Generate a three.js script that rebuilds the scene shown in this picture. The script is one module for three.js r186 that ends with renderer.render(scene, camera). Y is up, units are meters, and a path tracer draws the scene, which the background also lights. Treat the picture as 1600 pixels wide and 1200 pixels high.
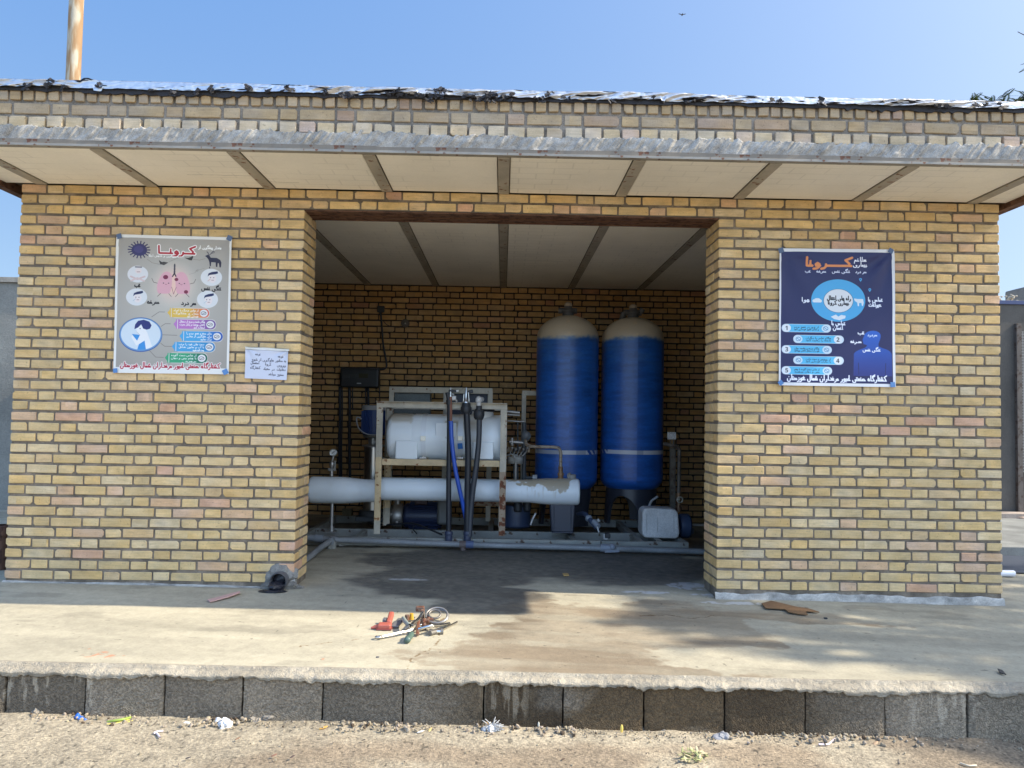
import * as THREE from 'three';
import { mergeGeometries } from 'three/addons/utils/BufferGeometryUtils.js';
import { RoundedBoxGeometry } from 'three/addons/geometries/RoundedBoxGeometry.js';

// ---------------------------------------------------------------- camera
const W0 = 1600, H0 = 1200, FPX = 1208;
const CAM = { z: 5.28782, y: 1.15667, yaw: -0.01105, pitch: 0.04313, roll: -0.01753 };
function turned(x, y, z) {
  let c = Math.cos(CAM.roll), s = Math.sin(CAM.roll);
  [x, y] = [c * x + s * y, -s * x + c * y];
  c = Math.cos(CAM.pitch); s = Math.sin(CAM.pitch);
  [y, z] = [c * y - s * z, s * y + c * z];
  c = Math.cos(CAM.yaw); s = Math.sin(CAM.yaw);
  [x, z] = [c * x + s * z, -s * x + c * z];
  return new THREE.Vector3(x, y, z);
}
const scene = new THREE.Scene();
const camera = new THREE.PerspectiveCamera(2 * Math.atan(600 / FPX) * 180 / Math.PI, 4 / 3, 0.05, 2000);
camera.position.set(0, CAM.y, CAM.z);
camera.quaternion.setFromRotationMatrix(new THREE.Matrix4().makeBasis(turned(1, 0, 0), turned(0, 1, 0), turned(0, 0, 1)));
scene.add(camera);

// ---------------------------------------------------------------- exposure, sky and sun
const EXPOSURE = 2.1;
const SUN = new THREE.Vector3(1.24, 1, 0.083).normalize();
const renderer = new THREE.WebGLRenderer({ antialias: true });
renderer.toneMapping = THREE.LinearToneMapping;
renderer.toneMappingExposure = EXPOSURE;
renderer.shadowMap.enabled = true;
{
  const W = 1024, H = 512, d = new Float32Array(W * H * 4);
  for (let r = 0; r < H; r++) for (let c = 0; c < W; c++) {
    const up = ((r + 0.5) / H - 0.5) * Math.PI, az = ((c + 0.5) / W - 0.5) * 2 * Math.PI;
    const x = Math.cos(az) * Math.cos(up), y = Math.sin(up), z = Math.sin(az) * Math.cos(up);
    const el = Math.max(0, up) * 180 / Math.PI, e = Math.exp(-el / 16);
    const ang = Math.acos(Math.min(1, Math.max(-1, x * SUN.x + y * SUN.y + z * SUN.z))) * 180 / Math.PI;
    const g = Math.exp(-Math.pow(ang / 30, 1.25));                        // dusty aureole round the sun
    const rearFill = 1 + 1.4 * Math.pow(0.5 + 0.5 * z, 2), col = [0.07 + 0.56 * e + 2.6 * g, 0.27 + 0.60 * e + 2.45 * g, 0.735 + 0.33 * e + 2.1 * g].map((q) => q * rearFill);   // sky brightness added behind the camera to lift facade and interior
    const i = (r * W + c) * 4;
    for (let k = 0; k < 3; k++) d[i + k] = col[k] / EXPOSURE;
    d[i + 3] = 1;
  }
  const t = new THREE.DataTexture(d, W, H, THREE.RGBAFormat, THREE.FloatType);
  t.mapping = THREE.EquirectangularReflectionMapping; t.minFilter = t.magFilter = THREE.LinearFilter; t.wrapS = THREE.RepeatWrapping;
  t.colorSpace = THREE.LinearSRGBColorSpace; t.needsUpdate = true;
  scene.background = t; scene.environment = t;
}
const sun = new THREE.DirectionalLight(new THREE.Color().setRGB(1, 0.90, 0.74), 3.9);
sun.position.copy(SUN).multiplyScalar(30); sun.target.position.set(0, 0, 0);
sun.castShadow = true; sun.shadow.mapSize.set(4096, 4096);
Object.assign(sun.shadow.camera, { left: -16, right: 16, top: 16, bottom: -16, near: 1, far: 80 });
sun.shadow.bias = -0.0005; sun.shadow.normalBias = 0.01;
scene.add(sun, sun.target);

// ---------------------------------------------------------------- helpers
function rng(seed) { let a = seed >>> 0; return () => { a = (a + 0x6d2b79f5) | 0; let t = Math.imul(a ^ (a >>> 15), 1 | a); t = (t + Math.imul(t ^ (t >>> 7), 61 | t)) ^ t; return ((t ^ (t >>> 14)) >>> 0) / 4294967296; }; }
const R = rng(20240611);
const rr = (a, b, f = R) => a + (b - a) * f();
const V = (x, y, z) => new THREE.Vector3(x, y, z);
const lerp = (a, b, t) => a + (b - a) * t, clamp = (x, a = 0, b = 1) => Math.min(b, Math.max(a, x));
const sm = (a, b, x) => { const t = clamp((x - a) / (b - a)); return t * t * (3 - 2 * t); };
function h2(ix, iy, s = 0) { let h = Math.imul(ix, 374761393) ^ Math.imul(iy, 668265263) ^ Math.imul(s, 1274126177); h = Math.imul(h ^ (h >>> 13), 1274126177); return ((h ^ (h >>> 16)) >>> 0) / 4294967296; }
// value noise, 0..1; with a period it tiles
function mix1(h) { h = Math.imul(h ^ (h >>> 13), 1274126177); return ((h ^ (h >>> 16)) >>> 0) * 2.3283064365386963e-10; }
function vn(x, y, s = 0, per = 0) {
  let ix = Math.floor(x), iy = Math.floor(y), fx = x - ix, fy = y - iy, jx = ix + 1, jy = iy + 1;
  fx = fx * fx * (3 - 2 * fx); fy = fy * fy * (3 - 2 * fy);
  if (per) { ix = ((ix % per) + per) % per; iy = ((iy % per) + per) % per; jx = (ix + 1) % per; jy = (iy + 1) % per; }
  const S = Math.imul(s, 1274126177), A = Math.imul(ix, 374761393) ^ S, B = Math.imul(jx, 374761393) ^ S, C = Math.imul(iy, 668265263), D = Math.imul(jy, 668265263);
  const a = mix1(A ^ C), b = mix1(B ^ C), c = mix1(A ^ D), d = mix1(B ^ D);
  return a + (b - a) * fx + (c - a) * fy + (a - b - c + d) * fx * fy;
}
function fbm(x, y, oct = 4, s = 0, per = 0) { let v = 0, a = 0.5, n = 0; for (let i = 0; i < oct; i++) { v += a * vn(x, y, s + i * 17, per); n += a; a *= 0.5; x *= 2; y *= 2; per *= 2; } return v / n; }
// where a pixel of the 1600 x 1200 view meets the plane at depth z, or the height y
function at(px, py, z) {
  const d = turned((px - 800) / FPX, -(py - 600) / FPX, -1), t = (z - CAM.z) / d.z;
  return V(d.x * t, CAM.y + d.y * t, z);
}
const slabY = (x) => -0.035 - 0.008 * clamp(x, -5, 5);
function onSlab(px, py, lift = 0) {
  const d = turned((px - 800) / FPX, -(py - 600) / FPX, -1); let y = -0.03, p;
  for (let i = 0; i < 8; i++) { const t = (y + lift - CAM.y) / d.y; p = V(d.x * t, y + lift, CAM.z + d.z * t); y = slabY(p.x); }
  return p;
}
const roadY = (x) => -0.262 - 0.013 * clamp(x, -4, 4);
function onRoad(px, py, lift = 0) {
  const d = turned((px - 800) / FPX, -(py - 600) / FPX, -1); let y = -0.25, p;
  for (let i = 0; i < 8; i++) { const t = (y + lift - CAM.y) / d.y; p = V(d.x * t, y + lift, CAM.z + d.z * t); y = roadY(p.x); }
  return p;
}
const m = (px, z) => px * (CAM.z - z) / FPX;                       // pixels to metres at depth z

const used = new Map();
function numbered(name) { const n = used.get(name) ?? 0; used.set(name, n + 1); return n ? name + '_' + String(n).padStart(3, '0') : name; }
function tag(o, label, category, group) { o.userData.label = label; o.userData.category = category; if (group) o.userData.group = group; return o; }
function thing(name, label, category, pos = [0, 0, 0], group) {
  const o = new THREE.Group(); o.name = numbered(name); o.position.set(...pos); scene.add(o);
  return tag(o, label, category, group);
}
function plain(g) {
  g = g.index ? g.toNonIndexed() : g;
  for (const k of Object.keys(g.attributes)) if (!['position', 'normal', 'uv'].includes(k)) g.deleteAttribute(k);
  if (!g.attributes.normal) g.computeVertexNormals();
  if (!g.attributes.uv) g.setAttribute('uv', new THREE.BufferAttribute(new Float32Array(g.attributes.position.count * 2), 2));
  g.morphAttributes = {};
  return g;
}
function boxUV(g, ox = 0, oy = 0) {                                    // uv in metres, chosen by the way each face points
  const p = g.attributes.position, n = g.attributes.normal, u = g.attributes.uv;
  for (let i = 0; i < p.count; i++) {
    const ax = Math.abs(n.getX(i)), ay = Math.abs(n.getY(i)), az = Math.abs(n.getZ(i)), x = p.getX(i), y = p.getY(i), z = p.getZ(i);
    if (ay >= ax && ay >= az) u.setXY(i, x + ox, z + oy); else if (ax >= az) u.setXY(i, z + ox, y + oy); else u.setXY(i, x + ox, y + oy);
  }
  return g;
}
// one named mesh out of geometries given in world coordinates; under a thing it is moved into that thing's frame
function part(name, geoms, mat, parent, opt = {}) {
  let g = mergeGeometries([].concat(geoms).map(plain));
  if (!opt.uv) boxUV(g, opt.ox ?? 0, opt.oy ?? 0);
  const o = new THREE.Mesh(g, mat); o.name = name;
  o.castShadow = o.receiveShadow = true;
  let x = 0, y = 0, z = 0;
  for (let q = parent; q && q !== scene; q = q.parent) { x += q.position.x; y += q.position.y; z += q.position.z; }
  g.translate(-x, -y, -z);
  if (parent) parent.add(o);
  if (opt.kind) o.userData.kind = opt.kind;
  if (opt.label) o.userData.label = opt.label;
  return o;
}
function solo(name, geoms, mat, label, category, group, opt = {}) {     // a thing that is a single mesh
  const o = part(numbered(name), geoms, mat, null, opt); scene.add(o);
  o.geometry.computeBoundingBox(); const c = o.geometry.boundingBox.getCenter(V()); c.y = o.geometry.boundingBox.min.y;
  o.geometry.translate(-c.x, -c.y, -c.z); o.position.copy(c);
  return tag(o, label, category, group);
}
const rbox = (w, h, d, x, y, z, r = 0.004) => new RoundedBoxGeometry(w, h, d, 1, Math.min(r, w / 2.1, h / 2.1, d / 2.1)).translate(x, y, z);
function between(g, p, q, roll = 0) {                                   // a geometry that stands along +y, turned to run from p to q
  const d = q.clone().sub(p), L = d.length(), k = new THREE.Quaternion().setFromUnitVectors(V(0, 1, 0), d.divideScalar(L));
  if (roll) g.rotateY(roll);
  return g.applyQuaternion(k).translate((p.x + q.x) / 2, (p.y + q.y) / 2, (p.z + q.z) / 2);
}
const rod = (p, q, r, r2 = r, seg = 14) => between(new THREE.CylinderGeometry(r2, r, p.distanceTo(q), seg), p, q);
const bar = (p, q, w, d = w, r = 0.003) => between(new RoundedBoxGeometry(w, p.distanceTo(q), d, 1, r), p, q);
// an angle iron from p to q: two thin legs; sx, sz say which way they open
function angle(p, q, w, sx, sz, t = 0.005) {
  const L = p.distanceTo(q);
  const a = new RoundedBoxGeometry(w, L, t, 1, 0.001).translate(sx * w / 2, 0, 0), b = new RoundedBoxGeometry(t, L, w - t, 1, 0.001).translate(0, 0, sz * (w / 2 + t / 2));
  return [between(a, p, q), between(b, p, q)];
}
const tube = (pts, r, seg = 40, rad = 10) => new THREE.TubeGeometry(new THREE.CatmullRomCurve3(pts, false, 'centripetal'), seg, r, rad);
const ball = (p, r, sx = 1, sy = 1, sz = 1) => new THREE.SphereGeometry(r, 16, 12).scale(sx, sy, sz).translate(p.x, p.y, p.z);
function lathe(prof, p, axis = 'y', seg = 40) {
  const g = new THREE.LatheGeometry(prof.map(([r, y]) => new THREE.Vector2(r, y)), seg);
  if (axis === 'x') g.rotateZ(-Math.PI / 2); if (axis === 'z') g.rotateX(Math.PI / 2);
  return g.translate(p.x, p.y, p.z);
}
// a lump: a sphere pushed about by noise
function lump(p, sx, sy, sz, seed, rough = 0.45, det = 2) {
  const g = new THREE.IcosahedronGeometry(1, det), a = g.attributes.position;
  for (let i = 0; i < a.count; i++) {
    const x = a.getX(i), y = a.getY(i), z = a.getZ(i);
    const k = 1 + rough * (fbm(x * 1.7 + 9 + seed, y * 1.7 + z * 1.3 + 5, 3, seed) - 0.5) * 2;
    a.setXYZ(i, x * k * sx, y * k * sy, z * k * sz);
  }
  g.computeVertexNormals();
  return g.translate(p.x, p.y, p.z);
}

// ---------------------------------------------------------------- textures
function tex(w, h, f, o = {}) {                                          // f(u, v) -> [r, g, b] in 0..1 (sRGB unless linear) or a number
  const d = new Uint8Array(w * h * 4);
  for (let j = 0; j < h; j++) for (let i = 0; i < w; i++) {
    const c = f((i + 0.5) / w, (j + 0.5) / h), k = (j * w + i) * 4;
    if (typeof c === 'number') d[k] = d[k + 1] = d[k + 2] = clamp(c) * 255; else for (let q = 0; q < 3; q++) d[k + q] = clamp(c[q]) * 255;
    d[k + 3] = 255;
  }
  const t = new THREE.DataTexture(d, w, h); t.magFilter = THREE.LinearFilter; t.minFilter = THREE.LinearFilter;
  t.wrapS = t.wrapT = o.wrap ?? THREE.RepeatWrapping; if (!o.data) t.colorSpace = THREE.SRGBColorSpace;
  if (o.size) t.repeat.set(1 / o.size[0], 1 / o.size[1]);                // uv in metres: the tile's size
  t.needsUpdate = true; return t;
}
const again = (t, sx, sy = sx) => { const c = t.clone(); c.repeat.set(1 / sx, 1 / sy); c.needsUpdate = true; return c; };
const lin = (r, g, b) => new THREE.Color().setRGB(r, g, b);
const std = (o) => new THREE.MeshStandardMaterial(o);
const phys = (o) => new THREE.MeshPhysicalMaterial(o);

// fine grit, tiles every 512 px
const GRIT = tex(512, 512, (u, v) => 0.55 * fbm(u * 64, v * 64, 3, 3, 64) + 0.45 * vn(u * 256, v * 256, 9, 256), { data: true, size: [0.35, 0.35] });
const LUMPS = tex(512, 512, (u, v) => { const a = fbm(u * 24, v * 24, 4, 31, 24), b = vn(u * 90, v * 90, 5, 90); return 0.6 * a + 0.4 * Math.pow(b, 2); }, { data: true, size: [0.5, 0.5] });
// brick face: blotches, pits and faint drag lines
const BRICKMAP = tex(768, 768, (u, v) => {
  const b = fbm(u * 14, v * 20, 4, 71, 0), f = vn(u * 400, v * 400, 72, 400), l = vn(u * 20, v * 220, 73, 0), pit = vn(u * 170, v * 170, 74, 170) > 0.93 ? 0.82 : 1;
  const k = (0.80 + 0.22 * b + 0.07 * (f - 0.5) + 0.07 * (l - 0.5)) * pit, warm = fbm(u * 9, v * 16, 3, 75) - 0.5;
  return [k * (1 + 0.04 * warm), k * (1 - 0.03 * warm), k * (1 - 0.20 * warm)];
}, { size: [1.3, 1.3] });
const BRICKBUMP = tex(512, 512, (u, v) => { const b = 0.5 * vn(u * 200, v * 200, 81, 200) + 0.5 * fbm(u * 40, v * 40, 3, 82, 40); return vn(u * 90, v * 90, 84, 90) > 0.9 ? b * 0.4 : b; }, { data: true, size: [0.5, 0.5] });
const MORTARMAP = tex(512, 512, (u, v) => { const k = 0.72 + 0.4 * (fbm(u * 10, v * 10, 5, 91, 10) - 0.5) + 0.22 * (vn(u * 250, v * 250, 92, 250) - 0.5); return [k, k * 0.98, k * 0.95]; }, { size: [0.6, 0.6] });
const CONCMAP = tex(512, 512, (u, v) => { const k = 0.82 + 0.34 * (fbm(u * 6, v * 6, 5, 95, 6) - 0.5) + 0.10 * (vn(u * 200, v * 200, 96, 200) - 0.5); return [k, k * 0.99, k * 0.97]; }, { size: [1.4, 1.4] });
// worn cream paint on steel, rust where it has flaked
function paintTex(base, rust, amount, seed, w = 512) {
  return tex(w, w, (u, v) => {
    const n = fbm(u * 16, v * 16, 5, seed, 16), f = fbm(u * 60, v * 60, 3, seed + 5, 60), k = 0.88 + 0.22 * (fbm(u * 5, v * 5, 4, seed + 9, 5) - 0.5) + 0.06 * (f - 0.5);
    const r = sm(1 - amount - 0.05, 1 - amount + 0.05, n + 0.15 * (f - 0.5));
    return [0, 1, 2].map((c) => lerp(base[c] * k * 1.12, rust[c] * (0.7 + 0.6 * f), r));
  }, { size: [0.6, 0.6] });
}

// ---------------------------------------------------------------- ground, platform, kerb
function grid(x0, x1, z0, z1, nx, nz, fy, fx = (t) => t) {
  const g = new THREE.PlaneGeometry(1, 1, nx, nz).rotateX(-Math.PI / 2), p = g.attributes.position, u = g.attributes.uv;
  for (let i = 0; i < p.count; i++) {
    const x = lerp(x0, x1, fx(p.getX(i) + 0.5)), z = lerp(z0, z1, p.getZ(i) + 0.5);
    p.setXYZ(i, x, fy(x, z), z); u.setXY(i, x, z);
  }
  g.computeVertexNormals(); return g;
}
const structure = (name, geoms, mat, opt = {}) => { const o = part(name, geoms, mat, null, { uv: true, ...opt }); o.userData.kind = 'structure'; scene.add(o); return o; };
const KZ = 1.69;                                                        // the kerb's face
{
  // the road: sandy asphalt, coarse near the kerb, with damp brown patches on the right
  const x0 = -2.6, x1 = 2.6, z0 = 1.6, z1 = 3.7;
  const map = tex(1536, 768, (u, v) => {
    const x = lerp(x0, x1, u), z = lerp(z0, z1, v);
    const big = fbm(x * 1.1 + 3, z * 1.6, 4, 101), f = fbm(x * 22, z * 22, 3, 102), s = vn(x * 120, z * 120, 103), s2 = vn(x * 60, z * 60, 104);
    const damp = sm(0.48, 0.66, fbm(x * 1.3, z * 2.4 + 4, 5, 105) + 0.16 * sm(-0.6, 0.9, x) - 0.10 * sm(-0.6, -2, x) - 0.1);
    let k = 0.80 + 0.30 * (big - 0.5) + 0.16 * (f - 0.5) + 0.27 * (s - 0.5);
    if (s2 > 0.88) k *= 0.70; if (vn(x * 75, z * 75, 109) > 0.9) k *= 1.16; if (vn(x * 38, z * 38, 108) > 0.955) k *= 0.62;
    const dry = [0.745 * k, 0.69 * k, 0.585 * k], wet = [0.645 * k, 0.575 * k, 0.475 * k];
    return [0, 1, 2].map((c) => lerp(dry[c], wet[c], damp));
  }, { wrap: THREE.MirroredRepeatWrapping });
  map.repeat.set(1 / (x1 - x0), 1 / (z1 - z0)); map.offset.set(-x0 / (x1 - x0), -z0 / (z1 - z0));
  const mat = std({ map, roughness: 0.95, bumpMap: again(LUMPS, 0.22), bumpScale: 0.005 });
  const bump = (x, z) => roadY(x) + 0.022 * (fbm(x * 1.5, z * 1.5, 3, 111) - 0.5) + 0.007 * (fbm(x * 14, z * 14, 3, 112) - 0.5) * sm(5, 3.6, z) + 0.016 * sm(1.9, 1.70, z) * fbm(x * 5, z * 8, 3, 113);
  const near = grid(-4.6, 4.6, 1.5, 4.6, 420, 150, bump);
  const flat = (a, b, c, d) => grid(a, b, c, d, 8, 8, (x, z) => roadY(x) - 0.004);
  structure('road', [near, flat(-4.6, 4.6, 4.6, 300), flat(-300, -4.6, -300, 300), flat(4.6, 300, -300, 300), grid(-4.6, 4.6, -300, 1.5, 4, 4, (x) => roadY(x) - 0.05)], mat);
}
const PX0 = -4.4, PX1 = 4.4, PZ0 = -4.3, PZ1 = 1.75;
{
  // the concrete apron: trowelled, with a wet floor inside, brown damp running out of it and white bloom by the right jamb
  const blob = (px, py, rx, rz) => { const c = onSlab(px, py); return [c.x, c.z, rx, rz]; };
  const wets = [blob(820, 885, 1.05, 0.55), blob(960, 880, 1.0, 0.75), blob(700, 905, 0.62, 0.7), blob(760, 930, 0.42, 0.36), blob(660, 878, 0.4, 0.3), blob(900, 866, 1.3, 0.75), blob(800, 872, 1.15, 0.6), blob(980, 895, 0.8, 0.45), blob(745, 950, 0.28, 0.2), [0.2, -2.8, 2.2, 1.3]];
  const damps = [blob(905, 975, 0.42, 0.55), blob(860, 1030, 0.55, 0.22), blob(1040, 965, 0.55, 0.32), blob(1090, 985, 0.5, 0.26), blob(830, 945, 0.22, 0.3), blob(960, 1050, 0.7, 0.12), blob(1260, 965, 0.5, 0.2)];
  const blooms = [blob(1085, 915, 0.2, 0.14), blob(1150, 942, 0.22, 0.05), blob(1010, 925, 0.2, 0.05), blob(1120, 930, 0.16, 0.05), blob(640, 905, 0.16, 0.04)];
  const cover = (list, x, z, e) => { let v = -1; for (const [cx, cz, rx, rz] of list) v = Math.max(v, 1.15 - Math.hypot((x - cx) / rx, (z - cz) / rz) * 0.9); return sm(0.12, 0.42, v + e); };
  const cracks = [[[500, 960], [700, 962], [680, 975], [690, 1000], [672, 1015], [645, 1028], [634, 1052]], [[1000, 962], [1040, 960], [1080, 966], [1130, 961]], [[560, 1000], [470, 1010]]].slice(0).map((l) => l.map(([a, b]) => onSlab(a, b)));
  cracks[0].shift();
  const orange = [[137, 1025, 6], [152, 1022, 9], [162, 1019, 7], [174, 1023, 8], [166, 1026, 5], [140, 1013, 2], [150, 1012, 2], [505, 1030, 4], [128, 1023, 2], [193, 1024, 2]].map(([a, b, r]) => [onSlab(a, b), r / 330]);
  const data = new Float32Array(1536 * 1056), W = 1536, H = 1056;
  const map = tex(W, H, (u, v) => {
    const x = lerp(PX0, PX1, u), z = lerp(PZ0, PZ1, v), n = fbm(x * 3, z * 4.5, 5, 121), n2 = fbm(x * 1.0 + 7, z * 2.2, 4, 122), f = fbm(x * 26, z * 26, 3, 123), s = vn(x * 150, z * 150, 124);
    const tr = fbm(x * 1.2 + z * 0.6, z * 9 - x * 1.2, 4, 125);
    const wet = cover(wets, x, z, (n - 0.5) * 0.85) * sm(0.25, 0.5, n2 + 0.28), damp = sm(0, 1, cover(damps, x, z, (n - 0.5) * 1.5 + (f - 0.5) * 0.3) * (0.55 + 0.9 * sm(0.3, 0.7, fbm(x * 2.4, z * 6, 4, 128)))), bloom = cover(blooms, x, z, (f - 0.5) * 0.5 + (n - 0.5) * 0.9 - 0.15);
    let k = 0.90 + 0.20 * (n2 - 0.5) + 0.16 * (tr - 0.5) + 0.10 * (f - 0.5) + 0.08 * (s - 0.5);
    k *= 1 - 0.10 * sm(0.62, 0.74, fbm(x * 2.1, z * 6 + 3, 4, 126));
    if (vn(x * 34, z * 34, 127) > 0.965) k *= 0.75;
    const dry = [0.72 * k, 0.685 * k, 0.59 * k], dmp = [0.56 * k, 0.50 * k, 0.41 * k], wt = [0.36 * k, 0.345 * k, 0.315 * k];
    let c = [0, 1, 2].map((q) => lerp(lerp(dry[q], dmp[q], damp * (0.55 + 0.45 * sm(0.35, 0.6, tr))), wt[q], wet * (0.72 + 0.5 * (f - 0.5))));
    if (bloom > 0) c = c.map((q) => lerp(q, 0.80, 0.7 * bloom * sm(0.35, 0.65, f + 0.1)));
    let near = 9;
    for (const l of cracks) for (let i = 0; i + 1 < l.length; i++) {
      const ax = l[i].x, az = l[i].z, bx = l[i + 1].x, bz = l[i + 1].z, t = clamp(((x - ax) * (bx - ax) + (z - az) * (bz - az)) / ((bx - ax) ** 2 + (bz - az) ** 2));
      near = Math.min(near, Math.hypot(x - lerp(ax, bx, t) + 0.03 * (n - 0.5), z - lerp(az, bz, t) + 0.06 * (f - 0.5)));
    }
    if (near < 0.006) c = c.map((q, i) => q * [0.74, 0.66, 0.56][i]);
    for (const [p, r] of orange) { const d = Math.hypot(x - p.x, (z - p.z) * 0.55 + (x - p.x) * 0.2) / r + (f - 0.5) * 3.2 + 0.35; if (d < 1) c = [0, 1, 2].map((i) => lerp(c[i], [0.78, 0.36, 0.20][i], 0.55 * (1 - d * 0.4) * sm(0.35, 0.6, f + 0.1))); }
    data[Math.floor(v * H) * W + Math.floor(u * W)] = lerp(lerp(0.93, 0.72, damp), 0.42 + 0.25 * f, wet * 0.9);
    return c;
  }, { wrap: THREE.MirroredRepeatWrapping });
  const rmap = tex(768, 528, (u, v) => data[Math.floor(v * H) * W + Math.floor(u * W)], { data: true, wrap: THREE.MirroredRepeatWrapping });
  for (const t of [map, rmap]) { t.repeat.set(1 / (PX1 - PX0), 1 / (PZ1 - PZ0)); t.offset.set(-PX0 / (PX1 - PX0), -PZ0 / (PZ1 - PZ0)); }
  const mat = std({ map, roughnessMap: rmap, roughness: 1, bumpMap: GRIT, bumpScale: 0.0016 });
  const wave = (x, z) => slabY(x) + 0.008 * (fbm(x * 1.3, z * 1.3, 3, 131) - 0.5) + 0.004 * (fbm(x * 5 + z * 2, z * 9, 3, 132) - 0.5);
  structure('concrete_platform', [grid(-4.4, 4.4, -4.3, 1.635, 260, 200, wave), grid(-14, -4.4, -14, 1.66, 10, 10, (x) => slabY(x)), grid(4.4, 14, -14, 1.66, 10, 10, (x) => slabY(x)), grid(-4.4, 4.4, -14, -4.3, 4, 4, (x) => slabY(x))], mat);
  // the rough mortar lip that runs down over the kerb blocks
  const N = 900, Q = 16, g = new THREE.PlaneGeometry(1, 1, N, Q), p = g.attributes.position, u = g.attributes.uv;
  for (let i = 0; i < p.count; i++) {
    const x = lerp(-4.4, 4.4, p.getX(i) + 0.5), t = 0.5 - p.getY(i);
    const drop = 0.022 + 0.045 * (fbm(x * 6, 1, 4, 141) - 0.45) + 0.018 * (vn(x * 60, 3, 142) - 0.5), edge = 1.662 + 0.022 * (fbm(x * 2.2, 8, 3, 143) - 0.5);
    const bend = clamp((t - 0.45) / 0.55), rough = 0.011 * (fbm(x * 45, t * 9, 4, 144) - 0.5) * sm(0.02, 0.3, t);
    let z, y;
    if (t < 0.45) { z = lerp(1.612, edge, t / 0.45); y = wave(x, z) - 0.006 + 0.014 * sm(0, 0.3, t / 0.45) - 0.014 * sm(0.4, 1, t / 0.45); }
    else { const a = Math.min(1, bend * 2.2) * Math.PI / 2; z = edge + (KZ + 0.012 - edge) * Math.sin(a); y = wave(x, edge) - 0.006 - (drop) * Math.pow(bend, 1.3) - 0.006 * (1 - Math.cos(a)); }
    if (t > 0.97) { z = KZ - 0.01; }
    p.setXYZ(i, x, y + rough, z + rough * 0.9); u.setXY(i, x, t * 0.2);
  }
  g.computeVertexNormals();
  structure('mortar_lip', g, std({ color: lin(0.52, 0.465, 0.365), map: again(CONCMAP, 0.9), roughness: 0.97, bumpMap: again(LUMPS, 0.25), bumpScale: 0.008 }));
}
{
  // kerb blocks: grainy dark concrete, lime streaks on some, algae-dark in the middle
  const kerb = new THREE.Group(); kerb.name = 'kerb'; kerb.userData.kind = 'structure'; scene.add(kerb);
  const map = tex(2048, 128, (u, v) => {
    const x = lerp(-3.4, 3.4, u), y = v * 0.26, f = vn(x * 170, y * 170, 151), n = fbm(x * 4, y * 7, 4, 152), st = fbm(x * 48, y * 7 + 3 * fbm(x * 9, y * 9, 2, 155), 4, 153);
    let k = 0.475 + 0.12 * (n - 0.5) + 0.22 * (f - 0.5) * sm(0.1, 0.9, fbm(x * 60, y * 60, 2, 154) + 0.3);
    const alga = sm(-0.4, 0.1, x) * sm(1.75, 1.2, x) * sm(0.35, 0.6, n + 0.15);
    let c = [k, k * 0.92, k * 0.79].map((q, i) => lerp(q, q * [0.66, 0.60, 0.50][i], alga));
    const lime = (sm(-2.35, -2.28, x) * sm(-1.80, -1.9, x) + 0.7 * sm(-0.12, 0, x) * sm(0.22, 0.08, x) + 0.5 * sm(1.85, 1.95, x) * sm(2.3, 2.2, x)) * sm(0.52, 0.66, st + 0.22 * (v - 0.55)) * sm(0.05, 0.4, v + 0.3 * (n - 0.4)) * 0.85;
    c = c.map((q, i) => lerp(q, [0.74, 0.70, 0.62][i], clamp(lime)));
    return c;
  }, { size: [6.8, 0.26], wrap: THREE.ClampToEdgeWrapping });
  map.offset.set(0.5, 0);
  const mats = [1.05, 0.9, 1.25, 0.74].map((k) => std({ color: lin(k, k * 0.98, k * 0.96), map, roughness: 0.96, bumpMap: again(LUMPS, 0.34), bumpScale: 0.011 }));
  const seams = [-370, -244, -118, 7, 131, 255, 378, 503, 629, 755.5, 880, 1006.5, 1132.6, 1259, 1384, 1512, 1638, 1764, 1890].map((q) => at(q, 1105, KZ).x);
  const rk = rng(77);
  for (let i = 0; i + 1 < seams.length; i++) {
    const a = seams[i] + 0.004, b = seams[i + 1] - 0.004, top = slabY((a + b) / 2) - 0.02, bot = roadY((a + b) / 2) - 0.06, w = b - a, h = top - bot;
    const g = new THREE.BoxGeometry(w, h, 0.16, 24, 14, 1), p = g.attributes.position;
    for (let k = 0; k < p.count; k++) if (p.getZ(k) > 0) {
      const x = p.getX(k), y = p.getY(k), e = Math.min(w / 2 - Math.abs(x), 0.02) / 0.02;
      p.setZ(k, p.getZ(k) - 0.006 * Math.pow(1 - e, 2) + 0.004 * (fbm((x + a) * 40, y * 40, 3, 161 + i) - 0.5));
      p.setX(k, x + (1 - e) * 0.003 * (vn(y * 40, i, 162) - 0.5));
    }
    g.computeVertexNormals(); plain(g);
    const u = g.attributes.uv, c = V((a + b) / 2, (top + bot) / 2, KZ - 0.08 + rr(-0.004, 0.004, rk));
    const gg = g.index ? g.toNonIndexed() : g, pp = gg.attributes.position, uu = gg.attributes.uv;
    for (let k = 0; k < pp.count; k++) uu.setXY(k, pp.getX(k) + c.x, clamp(pp.getY(k) + h / 2 - 0.05, 0.003, 0.257));
    const o = part('kerb_block', gg, mats[Math.floor(rk() * 4)], kerb, { uv: true });
    o.position.copy(c); o.rotation.y = rr(-0.012, 0.012, rk);
  }
}

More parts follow.
